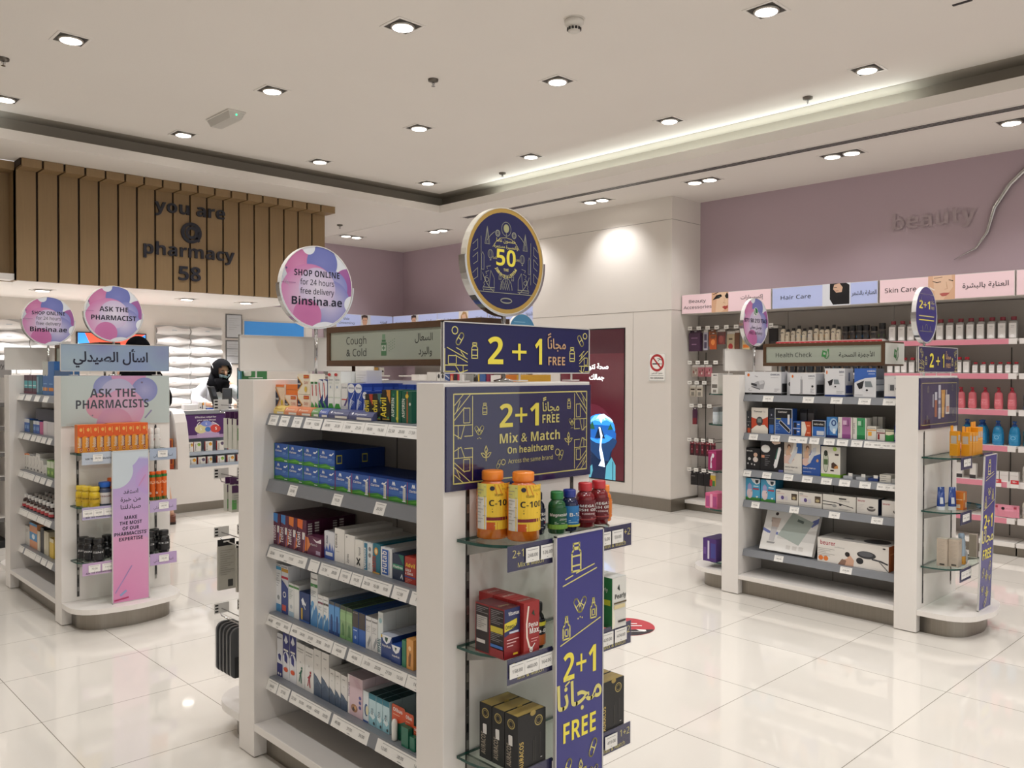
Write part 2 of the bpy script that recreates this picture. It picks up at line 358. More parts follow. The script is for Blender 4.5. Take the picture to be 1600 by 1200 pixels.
def letters(name, txt, x0, x1, zb, size, bold):
    vs, fs, a, d, e, f = text_mesh(txt, bold)
    k = MB(); sx = (x1 - x0) / (d - a); th = .02
    n0 = len(vs)
    P = lambda x, y, o: (x0 + (x - a) * sx, YF - o, zb + y * size)
    k.add([P(x, y, th) for x, y in vs], fs, INKM)
    ed = {}
    for q in fs:
        for i in range(len(q)):
            e2 = (q[i], q[(i + 1) % len(q)]); ed[e2] = 1
    side = [e2 for e2 in ed if (e2[1], e2[0]) not in ed]
    k.add([P(x, y, th) for x, y in vs] + [P(x, y, 0) for x, y in vs], [(u, n0 + u, n0 + w, w) for u, w in side], INKM)
    return k.obj(name, sign)
sign = thing('pharmacy_lettering', 'dark raised lettering fixed on the oak slats above the pharmacy counter', 'sign')
letters('word', 'you are', 3.06, 3.75, 2.925, .165, 1.4)
letters('word', 'pharmacy', 2.955, 3.85, 2.515, .165, 1.4)
letters('number', '58', 3.285, 3.50, 2.29, .19, 1.4)
k = MB(); k.art((3.41, YF - .02, 2.755), (1, 0, 0), (0, 0, 1), 1, 1, [('e', 0, 0, .086, .086, .03, '#1d1f2c'), ('e', 0, 0, .047, .047, .03, '#1d1f2c'), ('l', '#1d1f2c', .028, [.047, .05, .047, -.05, .07, -.075])], eps=.0003)
k.art((3.41, YF - .0, 2.755), (1, 0, 0), (0, 0, 1), 1, 1, [('e', 0, 0, .086, .086, .03, '#1d1f2c')], eps=.001)
k.obj('at_symbol', sign)
# ---------------------------------------------------------------- ceiling fittings
def downlight(x, y, z, n=1, dx=0, dy=0, label='', group=None, energy=SPOT_W, tilt=None, ang=125):
    """square trimless gimbal with n lamps"""
    W2, L = .095, .095 + (.08 if n == 2 else 0)
    hx, hy = (W2, L) if dy else (L, W2)
    if n == 1: hx = hy = .095
    t = thing('recessed_downlight', label, 'ceiling light', (x, y, z), 0, group)
    fr = MB(); w = .016
    fr.box(-hx, -hy, -.004, hx, -hy + w, .012, WHITE).box(-hx, hy - w, -.004, hx, hy, .012, WHITE).box(-hx, -hy + w, -.004, -hx + w, hy - w, .012, WHITE).box(hx - w, -hy + w, -.004, hx, hy - w, .012, WHITE)
    fr.obj('trim_frame', t)
    MB().box(-hx + w, -hy + w, -.0015, hx - w, hy - w, .003, M('#4a4641', .6)).obj('recess', t)
    for i in range(n):
        ox, oy = ((i - .5) * dx, (i - .5) * dy) if n == 2 else (0, 0)
        g = MB().lathe([(.07, -.004), (.07, -.012), (.06, -.014), (.06, -.004)], M('#a7a29b', .3, .6), (ox, oy, 0), 20).obj('gimbal_ring', t)
        MB().lathe([(.0595, -.006), (.0595, -.0145), (.05, -.017)], LAMP, (ox, oy, 0), 20).obj('lamp_lens', t)
        spot((x + ox, y + oy, z - .03), energy, ang, .7, .045, tilt)
    return t
for i, x in enumerate((.3, 1.59, 2.9, 4.2, 5.49)):
    for j, y in enumerate((-.75, .8, 2.37, 3.93, 5.47, 7.0)):
        if (x, y) in ((.3, -.75),): continue
        seen = (x, y) in ((1.59, 5.47), (1.59, 7.0), (2.9, 5.47), (2.9, 7.0), (4.2, 7.0), (2.9, 3.93), (4.2, 5.47), (5.49, 7.0), (4.2, 2.37), (4.2, 3.93), (5.49, 3.93), (5.49, 5.47), (5.49, 2.37))
        if not seen:
            spot((x, y, ZU - .03), SPOT_W, 125, .7, .045); continue
        row = {7.0: 'the row along the pharmacy', 5.47: 'second row from the pharmacy', 3.93: 'third row from the pharmacy', 2.37: 'fourth row from the pharmacy'}[y]
        pos = {1.59: 'fourth', 2.9: 'third', 4.2: 'second', 5.49: 'first'}[x]
        downlight(x, y, ZU, label='square downlight, %s from the cove in %s' % (pos, row), group='square downlights in the raised ceiling')
for j, y in enumerate((1.77, 3.075, 4.40, 5.68, 7.0, 8.275)):
    downlight(6.663, y, ZL, 2, 0, .16, label='twin recessed downlight, %s of the pairs along the air slot' % (ORD[j]), group='twin downlights above the wall shelves', energy=POOL_W * .62, tilt=(0, math.radians(-20), 0) if j == 3 else None, ang=95 if j == 3 else 125)
downlight(6.13, 9.435, ZL, 2, .16, 0, label='twin recessed downlight in front of the back mauve wall beside a sprinkler', group='twin downlights above the wall shelves', energy=POOL_W * .62)
for y in (.45, -.9): spot((6.66, y, ZL - .03), POOL_W, 125, .7)
for i, x in enumerate((2.33, 3.727, 4.40)):
    downlight(x, 8.92, 2.19, label='recessed downlight in the low pharmacy ceiling, %s of three towards the mauve wall' % ORD[i], group='downlights over the pharmacy counter', energy=PHARM_W)
for x in (.9, -.5): spot((x, 8.92, 2.16), PHARM_W, 125, .7)
for i, x in enumerate((1.5, 2.3, 3.1, 3.95, 4.35)): spot((x, 9.6, 2.16), PHARM_W * 1.1, 100, .5)
t = thing('smoke_detector', 'white domed smoke detector on the raised ceiling', 'smoke detector', (3.536, 3.183, ZU))
MB().lathe([(.048, -.004), (.055, -.012), (.055, -.026), (.05, -.034), (.034, -.044)], M('#ddd9d2', .5), seg=20).lathe([(.06, -.006), (.06, 0)], M('#ddd9d2', .5), seg=20).obj('base', t)
MB().lathe([(.026, -.074), (.034, -.07), (.036, -.044)], M('#d5d1ca', .5), seg=20).obj('sensor_dome', t)
k = MB()
for i in range(12):
    a = 2 * PI * i / 12; k.box(.0345 * math.cos(a) - .005, .0345 * math.sin(a) - .005, -.064, .0345 * math.cos(a) + .005, .0345 * math.sin(a) + .005, -.05, BLACKM)
k.obj('vent_slot', t)
def sprinkler(x, y, z, label):
    t = thing('ceiling_sprinkler', label, 'sprinkler', (x, y, z), 0, 'sprinkler heads')
    MB().lathe([(.014, -.02), (.034, -.014), (.036, 0)], M('#6a655e', .3, .9), seg=14).obj('rosette', t)
    MB().tube([(0, 0, -.01), (0, 0, -.045)], .005, CHROME).box(-.012, -.002, -.035, -.008, .002, -.012, CHROME).box(.008, -.002, -.035, .012, .002, -.012, CHROME).obj('frame', t)
    MB().lathe([(.013, -.048), (.013, -.044)], CHROME, seg=10).obj('deflector', t)
for (x, y, z, s) in ((1.378, 6.106, ZU, 'sprinkler head on the raised ceiling near the oak fascia corner'), (3.576, 4.501, ZU, 'sprinkler head in the middle of the raised ceiling'), (5.742, 2.907, ZU, 'sprinkler head beside the bright cove light'), (5.746, 6.126, ZU, 'sprinkler head by the dark corner of the cove'), (5.548, 8.79, ZL, 'sprinkler head on the low ceiling beside the oak fascia')): sprinkler(x, y, z, s)
t = tag(MB().prism(rrect(-.075, -.2, .075, .2, (.01,) * 4, 2), -.012, 0, M('#d9d5cf', .5)).obj('emergency_light', None, (2.93, 6.27, ZU)), 'white bar shaped emergency light on the raised ceiling', 'emergency light')
MB().add([(-.065, -.19, -.012), (.065, -.19, -.012), (.065, .19, -.012), (-.065, .19, -.012), (-.045, -.17, -.06), (.045, -.17, -.06), (.045, .17, -.06), (-.045, .17, -.06)], [(4, 7, 6, 5), (0, 1, 5, 4), (1, 2, 6, 5), (2, 3, 7, 6), (3, 0, 4, 7)], M('#c9c6c0', .35)).obj('diffuser', t)
MB().ball((.0, -.182, -.03), .007, M('#2fd08a', .4, 0, .5, 3.0)).obj('indicator_lamp', t)
# ---------------------------------------------------------------- beauty wall lettering (mirror steel)
t = thing('beauty_lettering', 'mirror steel lettering on the mauve wall above the skin care shelves', 'sign')
vs, fs, a, d, e, f = text_mesh('beauty', .8)
sx = .675 / (d - a)
MB().add([(RX1 - .012, 3.012 - (x - a) * sx, 2.665 + y * .185) for x, y in vs], fs, M('#b0a0a6', .35, .3)).obj('word', t)
t2 = tag(MB().tube([(RX1 - .022, 2.50, 2.36), (RX1 - .022, 2.33, 2.44), (RX1 - .022, 2.25, 2.56), (RX1 - .022, 2.20, 2.75), (RX1 - .022, 2.09, 2.92), (RX1 - .022, 1.95, 3.05), (RX1 - .022, 1.7, 3.14)], [.002, .009, .014, .018, .02, .02, .018], CHROME, 8).obj('steel_flourish'), 'curved polished steel flourish on the mauve wall beside the lettering', 'wall decoration')
# ---------------------------------------------------------------- screen and no smoking plate on the column
t = thing('advertising_screen', 'tall lit advertising screen set in the white column', 'screen', (7.024, 6.5, .254), -PI / 2)
MB().box(-.012, -.003, -.012, .922, -.0005, 1.632, BLACKM).obj('bezel', t)
EM = {}
for q, s in (('#4a1620', 1.0), ('#35101a', 1.0), ('#5c2230', 1.0), ('#ffffff', 2.2), ('#123a68', 1.0), ('#2f86d8', 1.6), ('#6fb4ee', 1.7), ('#d9ecff', 2.0), ('#0d2444', .9), ('#4f96a8', 1.2), ('#275a3c', 1.0), ('#1d5aa8', 1.3), ('#8a2a24', .9)): EM[q] = M(q, .15, 0, .5, s * .8)
HX = .60
k = MB().box(0, -.005, 0, .91, -.0035, 1.62, EM['#35101a'])
k.front(.91, 1.62, [('r', 0, 0, 1, 1, '#4a1620'), ('r', 0, .5, 1, .80, '#4a1620'), ('r', 0, .84, 1, 1, '#35101a'), ('o', .5, .3, .36, .2, '#5c2230'),
  ('t', '\u0635\u062d\u0629 \u062a\u062a\u0648\u062c', .765, .737, .05, '#ffffff', 'r', 0, 1.2), ('t', '\u062c\u0645\u0627\u0644\u0643', .70, .665, .05, '#ffffff', 'r', 0, 1.2),
  ('p', '#0d2444', [.25, 0, .3, .1, .45, .16, .47, .23, .42, .3, .75, .3, .8, .27, .9, .255, .87, .22, .83, .2, .81, .16, .85, .1, .88, 0]),
  ('p', '#123a68', [.45, .2, .42, .3, .44, .36, .88, .34, .87, .28, .9, .26, .86, .22, .8, .18, .78, .12, .62, .13]),
  ('o', .64, .335, .23, .1, '#2f86d8'), ('p', '#1d5aa8', [.42, .28, .6, .26, .74, .3, .88, .27, .885, .31, .8, .36, .42, .36]), ('p', '#6fb4ee', [.44, .36, .55, .42, .68, .435, .8, .41, .84, .375, .74, .395, .66, .38, .56, .39]),
  ('p', '#d9ecff', [.58, .4, .62, .425, .7, .425, .72, .395, .68, .405, .66, .37, .62, .405]), ('p', '#d9ecff', [.62, .428, .7, .436, .82, .4, .84, .385, .74, .41]), ('p', '#275a3c', [.46, .33, .52, .385, .56, .33]), ('p', '#275a3c', [.76, .33, .8, .375, .84, .335]),
  ('p', '#0d2444', [.56, .27, .62, .35, .66, .345, .72, .27]), ('p', '#d9ecff', [.62, .345, .645, .345, .68, .29, .66, .22, .7, .14, .72, .08, .62, .085, .66, .12, .63, .19, .65, .28]),
  ('p', '#4f96a8', [.4, 0, .44, .05, .52, .09, .53, .05, .5, 0]), ('p', '#4f96a8', [.72, 0, .74, .09, .82, .15, .88, .1, .88, 0]), ('l', '#0d2444', .006, [.84, 0, .84, .12])], mats=EM, y=-.005)
k.obj('display', t)
t = tag(MB().box(0, -.004, 0, .208, 0, .285, M('#eceae4', .4)).front(.208, .285, [('r', .02, .015, .98, .985, '#9a9a96'), ('r', .035, .025, .965, .975, '#f3f1ec'),
  ('e', .5, .66, .37, .27, .085, '#b02a2e'), ('r', .22, .60, .66, .645, 'k'), ('r', .69, .60, .72, .645, 'k'), ('r', .75, .60, .78, .645, 'k'), ('e', .68, .73, .1, .05, .02, 'k', 20, 200), ('e', .6, .78, .08, .04, .02, 'k', 0, 160),
  ('l', '#b02a2e', .06, [.26, .845, .74, .475]), ('t', '\u0645\u0645\u0646\u0648\u0639 \u0627\u0644\u062a\u062f\u062e\u064a\u0646', .5, .27, .085, 'k', 'c', 0, .5), ('r', .1, .2, .9, .21, 'k'), ('t', 'NO SMOKING', .5, .09, .075, 'k', 'c', 0, 1.5, .78)], y=-.004, eps=.0004).obj('no_smoking_sign', None, (7.023, 5.267, 1.322), -PI / 2), 'small white no smoking plate with red ring on the column', 'sign')
# red floor sticker
k = MB().lathe([(.163, 0), (.163, .0012)], M('#b5303c', .4), seg=36)
k.art((0, 0, .0012), (.743, -.669, 0), (.669, .743, 0), 1, 1, [('p', '#221a22', [-.15, -.06] + [q for i in range(13) for q in (.162 * math.cos(math.radians(202 + 136 * i / 12)), .162 * math.sin(math.radians(202 + 136 * i / 12)))]), ('l', 'w', .014, [-.04, .085, .03, .085]), ('l', 'w', .014, [-.08, .045, -.01, .045]), ('l', 'w', .014, [.01, .045, .07, .045]), ('l', 'w', .014, [-.09, .005, -.03, .005]), ('l', 'w', .014, [-.01, .005, .09, .005]), ('l', 'w', .006, [-.09, -.1, .09, -.1]), ('p', 'w', [-.1, -.07, -.05, -.06, -.06, -.09, -.1, -.1]), ('p', 'w', [.05, -.06, .1, -.07, .1, -.1, .06, -.09])], eps=.0003)
tag(k.obj('floor_sticker', None, (3.678, 2.913, 0.0005)), 'round red and black distancing sticker on the floor tiles', 'floor sticker')
# ---------------------------------------------------------------- double sided display gondolas
GW, GL, GH, PT = .6, 1.212, 1.387, .12
PINKB, BLUEB, PURB = ('#d98fb4', '#c45f97'), ('#8288c9', '#6672b9'), ('#a55fa0', '#8d4a93')
U = .32
DISC_ART = blob_mat('printed_blob_disc', U, U, '#e6ebf2', [(x * U, y * U, r * U, a, b) for x, y, r, a, b in ((.02, .6, .13, '#c9ced8', '#d3d8e0'), (.26, .74, .21, '#d48fb8', '#c972a6'), (.95, .52, .24, '#9a5aa0', '#a866a6'), (.57, .80, .22, '#7d84c6', '#6f78bd'), (.40, .36, .42, '#ddd4e8', '#cf7fb4'), (.72, .50, .22, '#b9b6dc', '#8288c8'), (.68, .30, .30, '#d4cde6', '#7f83c4'), (.50, .48, .26, '#e2dcec', '#cfc0e0'), (.36, .14, .20, '#c670a8', '#cb78ae'), (1.0, .30, .11, '#e6ebf2', '#e6ebf2'), (.62, -.26, .33, '#e6ebf2', '#e6ebf2'), (.38, .98, .09, '#e6ebf2', '#e6ebf2'))])
NAVY = M('#17184f', .3); NAVYP = M('#35357f', .25)
def cap_icon(u, v, s, a, q='gold', asp=1.0):
    """capsule outline with a dividing stroke"""
    ca, sa = math.cos(math.radians(a)), math.sin(math.radians(a)); out = []
    P = lambda x, y: ((u + (x * ca - y * sa) * s * asp), (v + (x * sa + y * ca) * s))
    pts = []
    for i in range(9): t = math.radians(-90 + 180 * i / 8); pts += P(.6 + .4 * math.cos(t), .4 * math.sin(t))
    for i in range(9): t = math.radians(90 + 180 * i / 8); pts += P(-.6 + .4 * math.cos(t), .4 * math.sin(t))
    pts += P(.6, -.4)
    return [('l', q, s * .16, pts), ('l', q, s * .14, [*P(0, -.4), *P(0, .4)])]
def bottle_icon(u, v, s, q='gold', asp=1.0):
    P = lambda *a: [z for i in range(0, len(a), 2) for z in (u + a[i] * s * asp, v + a[i + 1] * s)]
    return [('l', q, s * .14, P(-.5, -1, .5, -1, .5, .35, .28, .6, -.28, .6, -.5, .35, -.5, -1)), ('l', q, s * .14, P(-.34, .7, .34, .7, .34, 1, -.34, 1, -.34, .7)), ('l', q, s * .12, P(-.5, .1, .5, .1)), ('l', q, s * .12, P(-.5, -.6, .5, -.6))]
def leaf_icon(u, v, s, q='gold', asp=1.0):
    P = lambda *a: [z for i in range(0, len(a), 2) for z in (u + a[i] * s * asp, v + a[i + 1] * s)]
    r = [('l', q, s * .12, P(0, -1, 0, .4))]
    for sg in (-1, 1): r.append(('l', q, s * .12, P(0, -.6, sg * .5, -.45, sg * .9, .05, sg * .5, .05, sg * .15, -.2, 0, -.6)))
    r.append(('l', q, s * .12, P(0, -.1, -.28, .4, 0, 1, .28, .4, 0, -.1))); return r
def heart_icon(u, v, s, q='gold', asp=1.0):
    return cap_icon(u - .34 * s * asp, v, s * .75, 125, q, asp) + cap_icon(u + .34 * s * asp, v, s * .75, 55, q, asp) + [('o', u + d * s * asp, v - 1.1 * s - abs(d) * .4 * s, s * .08 * asp, s * .08, q) for d in (-.3, 0, .3)]
def dropper_icon(u, v, s, q='gold', asp=1.0):
    P = lambda *a: [z for i in range(0, len(a), 2) for z in (u + a[i] * s * asp, v + a[i + 1] * s)]
    return [('l', q, s * .14, P(-.45, -1, .45, -1, .45, 0, .2, .25, .2, .45, -.2, .45, -.2, .25, -.45, 0, -.45, -1)), ('l', q, s * .14, P(-.12, .45, -.12, .9, .12, .9, .12, .45)), ('l', q, s * .12, P(-.2, -.75, .2, -.75, .2, -.2, -.2, -.2, -.2, -.75))]
def corner_deco(u0, v0, u1, v1, q='gold', wd=.008):
    """geometric line pattern in a box; u0>u1 or v0>v1 mirrors it"""
    P = lambda *a: [z for i in range(0, len(a), 2) for z in (u0 + (u1 - u0) * a[i], v0 + (v1 - v0) * a[i + 1])]
    return [('l', q, wd, P(*a)) for a in ((0, .55, .9, 1), (0, .75, .5, 1), (0, .42, .55, .7), (.5, .35, .85, .35, .85, .68, .5, .68, .5, .35), (1, .05, 1, .95), (0, .3, 1, .3), (.2, 0, .2, .3), (.55, .05, 1, .05), (.0, .1, .35, .0), (.1, .6, .3, .85), (.35, 0, .55, .3))]
def mk_cached(f):
    c = {}
    def g(*a):
        if a not in c: c[a] = f(*a)
        return c[a]
    return g
@mk_cached
def tag_mesh(price, w=.05):
    k = MB().box(0, 0, 0, w, .0012, .038, PAPER)
    it = [('r', .12, .82, .88, .86, '#9a9a9a'), ('r', .46, .12, .54, .16, '#777777')]
    n = max(1, round(w / .05))
    ps = price.split('|')
    for i, p in enumerate(ps): it.append(('t', p, (i + .5) / len(ps), .36, .33, '#4a4a4c', 'c', 0, .6))
    return k.front(w, .038, it, eps=.0003).mesh('price_tag')
def shelf(g, side, z, tags, tone=None, front=True):
    """one shelf with a sloping label rail; side 0 faces -x, 1 faces +x"""
    tone = tone or SHELFG
    L0, L1 = PT + .002, GL - PT - .002
    k = MB().box(.062, L0, z - .014, .284, L1, z, tone)
    pr = [(.062, z), (.047, z - .040), (.049, z - .042), (.066, z - .004)]
    k.add([(x, y, q) for y in (L0, L1) for x, q in pr], [(0, 1, 5, 4), (1, 2, 6, 5), (2, 3, 7, 6), (0, 3, 2, 1), (4, 5, 6, 7)], tone)
    if side: k.v = [(GW - x, y, q) for x, y, q in k.v]; k.f = [f[::-1] for f in k.f]
    o = k.obj('shelf', g)
    tilt = math.atan2(.015, .040)
    for (s0, w, price) in tags:
        t = link('price_tag', tag_mesh(price, w), o)
        # s0 runs from the far post towards the near post
        if not side:
            t.location = (.0465, L1 - s0, z - .0405); t.rotation_mode = 'XYZ'
            t.matrix_local = Matrix.Translation((.0455, L1 - s0, z - .0405)) @ Matrix.Rotation(-PI / 2, 4, 'Z') @ Matrix.Rotation(-tilt, 4, 'X')
    return o
def base_poly(y0, d):
    """platform with rounded outer corners and a gentle bow, running out along -y from y0"""
    pts = [(0, y0)]
    for i in range(7): a = math.radians(180 + 80 * i / 6); pts.append((.17 + .17 * math.cos(a), y0 - d + .19 + .17 * math.sin(a) ))
    for i in range(1, 6): x = .17 + (GW - .34) * i / 6; pts.append((x, y0 - d + .02 - .022 * math.sin(PI * i / 6)))
    for i in range(7): a = math.radians(280 + 80 * i / 6); pts.append((GW - .17 + .17 * math.cos(a), y0 - d + .19 + .17 * math.sin(a)))
    return pts + [(GW, y0)]
def flip_y(pts): return [(x, GL - y) for x, y in reversed(pts)]
def gondola(name, label, x, y, shelves, far_side=False, endglass=True, H=GH):
    g = thing(name, label, 'display gondola', (x, y, 0), 0, 'double sided gondolas')
    for a, c in ((0, PT), (GL - PT, GL)): MB().box(0, a, .004, GW, c, H, WHITE).obj('end_panel', g, bevel=.002)
    MB().box(.286, PT + .001, .1, .314, GL - PT - .001, H - .004, BACKG).box(.25, PT + .001, H - .02, .35, GL - PT - .001, H, WHITE).box(.284, .6, .13, .2855, .604, H - .02, M('#4c4a48')).obj('back_panel', g)
    for s in (0, 1):
        k = MB().box(.0, PT + .001, .1, .284, GL - PT - .001, .128, WHITE)
        if s: k.v = [(GW - p, q, r) for p, q, r in k.v]; k.f = [f[::-1] for f in k.f]
        k.obj('base_deck', g, bevel=.002)
    MB().box(.05, PT + .001, .0, .55, GL - PT - .001, .1, STEEL).obj('kick_plate', g)
    for z, tags in shelves: shelf(g, 0, z, tags)
    if far_side:
        for z, tags in shelves: shelf(g, 1, z, [])
    for e in (0, 1):
        P = base_poly(-.001, .3); Q = [(.05 + p[0] * .5 / .6, p[1] * .80) for p in P]
        if e: P, Q = flip_y(P), flip_y(Q)
        MB().prism(P, .1, .128, WHITE, smooth=False).obj('end_base', g, bevel=.002)
        MB().prism(Q, 0, .1, STEEL, smooth=True).obj('end_kick', g)
    if endglass:
        for ux in (.085, .515):
            k = MB().box(ux - .006, -.003, .15 if ux < .3 else .2, ux + .006, -.0005, 1.09, M('#3c3a38'))
            for i in range(20): k.box(ux - .004, -.0036, .18 + i * .047, ux + .004, -.0028, .205 + i * .047, BLACKM if i % 2 else M('#8c8a86', .3, .8))
            k.obj('slotted_upright', g)
        for z in (.96, .667, .363):
            p = [(.045, -.004)] + [(.045 + .12 + .12 * math.cos(a), -.08 - .12 + .12 + .12 * math.sin(a) - .0) for a in [math.radians(180 + 90 * i / 6) for i in range(7)]]
            p = [(.045, -.004), (.045, -.06)] + [(.045 + .14 - .14 * math.cos(t), -.06 - .135 * math.sin(t)) for t in [math.radians(15 * i) for i in range(1, 7)]] + [(.555 - .14 + .14 * math.sin(t), -.195 + .135 * (1 - math.cos(t))) for t in [math.radians(15 * i) for i in range(0, 6)]] + [(.555, -.06), (.555, -.004)]
            s = MB().prism(p, z - .008, z, GLASS, GEDGE).obj('glass_shelf', g)
            for ux in (.085, .515): MB().add([(ux - .004, -.004, z - .009), (ux + .004, -.004, z - .009), (ux + .004, -.15, z - .009), (ux - .004, -.15, z - .009), (ux - .004, -.004, z - .05), (ux + .004, -.004, z - .05)], [(0, 1, 2, 3), (4, 5, 1, 0), (3, 2, 5, 4), (0, 3, 4), (1, 5, 2)], M('#9a9894', .3, .7)).obj('bracket', s)
    return g
def end_flags(g, z, art_l, art_r, prices_l, prices_r, back=NAVY, edge=True):
    """acrylic price rail across the glass shelf front with printed card and paper tags"""
    for (a, c, art, prices, zz) in ((.047, .215, art_l, prices_l, z), (.405, .557, art_r, prices_r, z)):
        k = MB().box(a, -.2035, zz - .058, c, -.2015, zz + .008, back)
        k.art((a, -.2035, zz - .058), (1, 0, 0), (0, 0, 1), c - a, .066, art)
        o = k.obj('shelf_edge_card', g)
        MB().box(a - .004, -.2055, zz - .062, c + .004, -.2045, zz + .012, CLEAR).obj('card_holder', o)
        for (s0, w, p) in prices: link('price_tag', tag_mesh(p, w), o, (a + s0, -.208, zz - .042))
def header(label, x, y, z0, w, h, art, face, back='#d9d6d0', name='header_sign'):
    """acrylic sign on clips standing on an end panel; faces -y"""
    t = thing(name, label, 'sign', (x, y, 0))
    k = MB().box(0, 0, z0, w, .004, z0 + h, M(back, .4)); f = MB().box(.003, -.0012, z0 + .003, w - .003, -.0004, z0 + h - .003, face)
    f.art((0, -.0012, z0), (1, 0, 0), (0, 0, 1), w, h, art); k.obj('backing_board', t); f.obj('printed_face', t)
    fr = MB()
    for (a, b, c, d) in ((0, z0, w, z0 + .003), (0, z0 + h - .003, w, z0 + h), (0, z0, .003, z0 + h), (w - .003, z0, w, z0 + h)): fr.box(a, -.004, b, c, .008, d, M('#cfccc8', .2))
    fr.obj('acrylic_frame', t)
    c = MB()
    for u in (.12, .5, .88): c.box(w * u - .02, -.006, GH + .004, w * u + .02, .03, GH + .007, M('#dddad6', .2)).box(w * u - .003, .008, GH + .004, w * u + .003, .011, z0 + .005, M('#dddad6', .2))
    c.obj('clip_foot', t)
    return t
def round_sign(label, x, y, art, face=DISC_ART, rim='#efedea', zc=1.75, gold=False):
    t = thing('round_sign', label, 'sign', (x, y, 0)); R = .16
    def ring(r0, r1, y0, y1, mat, a0=0, a1=360, n=40):
        k = MB(); A = [math.radians(a0 + (a1 - a0) * i / n) for i in range(n + 1)]
        vs = [(r * math.cos(a), q, zc + r * math.sin(a)) for a in A for (r, q) in ((r0, y0), (r1, y0), (r1, y1), (r0, y1))]
        return k.add(vs, [(4 * i + j, 4 * i + (j + 1) % 4, 4 * i + 4 + (j + 1) % 4, 4 * i + 4 + j) for i in range(n) for j in range(4)] + [(0, 3, 2, 1), (4 * n, 4 * n + 1, 4 * n + 2, 4 * n + 3)], mat)
    ring(R - .008 if gold else R - .003, R, -.012, .012, M(rim, .35)).obj('rim', t)
    f = MB(); N = 48; r = R - .003
    f.add([(r * math.cos(2 * PI * i / N), -.0105, zc + r * math.sin(2 * PI * i / N)) for i in range(N)], [tuple(range(N))], face)
    f.art((-.16, -.0105, zc - .16), (1, 0, 0), (0, 0, 1), .32, .32, art); f.obj('printed_face', t)
    f = MB(); f.add([(r * math.cos(2 * PI * i / N), .0105, zc + r * math.sin(2 * PI * i / N)) for i in range(N)], [tuple(range(N - 1, -1, -1))], M('#e3e0dc', .4)); f.obj('back_face', t)
    ring(R, R + .006, -.014, .014, CHROME, 178, 362, 30).obj('cradle', t)
    MB().tube([(0, 0, GH + .008), (0, 0, zc - R - .004)], .007, CHROME, 12).obj('pole', t)
    MB().lathe([(.03, GH + .001), (.03, GH + .006), (.008, GH + .012)], CHROME, seg=18).obj('foot', t)
    return t
def category_sign(label, x, y1, L, z0, h, th, art):
    """wood framed box sign along the gondola; front faces -x, reads from y1 towards -y"""
    t = thing('category_sign', label, 'sign', (x, y1, 0), -PI / 2)
    fr = MB(); w = .021
    fr.box(0, 0, z0, L, th, z0 + w, FRAMEW).box(0, 0, z0 + h - w, L, th, z0 + h, FRAMEW).box(0, 0, z0 + w, w, th, z0 + h - w, FRAMEW).box(L - w, 0, z0 + w, L, th, z0 + h - w, FRAMEW)
    fr.obj('wood_frame', t, bevel=.0015)
    f = MB().box(w, .006, z0 + w, L - w, .012, z0 + h - w, M('#a9b0a2', .3)); f.art((w, .006, z0 + w), (1, 0, 0), (0, 0, 1), L - 2 * w, h - 2 * w, art); f.obj('printed_panel', t)
    MB().box(w, th - .012, z0 + w, L - w, th - .006, z0 + h - w, M('#a9b0a2', .3)).obj('rear_panel', t)
    for u in (.09, L - .09): MB().tube([(u, th / 2, GH + .001), (u, th / 2, z0)], .007, CHROME).obj('post', t)
    return t
def end_poster(label, x, y, z0, h, art, face, w=.594):
    k = MB().box(0, -.006, z0, w, -.001, z0 + h, face); k.art((0, -.006, z0), (1, 0, 0), (0, 0, 1), w, h, art)
    t = tag(k.obj('end_poster', None, (x, y, 0)), label, 'poster')
    MB().box(-.001, -.0095, z0 - .002, w + .001, -.0085, z0 + h + .002, CLEAR).obj('acrylic_cover', t)
    return t
def banner(label, x, y, art, face, tilt=0.0, w=.2, z1=.975):
    t = thing('upright_banner', label, 'banner', (x, y, .1285)); t.rotation_euler = (tilt, 0, 0); h = z1 - .1285
    k = MB().box(.004, -.003, .004, w - .004, -.001, h - .004, face); k.art((0, -.003, 0), (1, 0, 0), (0, 0, 1), w, h, art); k.obj('printed_face', t)
    MB().box(.004, -.0005, .004, w - .004, .002, h - .004, M('#d8d5d0', .4)).obj('backing', t)
    fr = MB()
    for (a, b, c, d) in ((0, 0, w, .004), (0, h - .004, w, h), (0, 0, .004, h), (w - .004, 0, w, h)): fr.box(a, -.005, b, c, .004, d, M('#c9c7c4', .2))
    fr.obj('acrylic_frame', t)
    return t
G1X, G1Y, G2X, G2Y, G0X, G0Y, G3X, G3Y = 1.434, 1.759, 4.73, 1.748, 1.409, 5.064, 4.73, 5.06
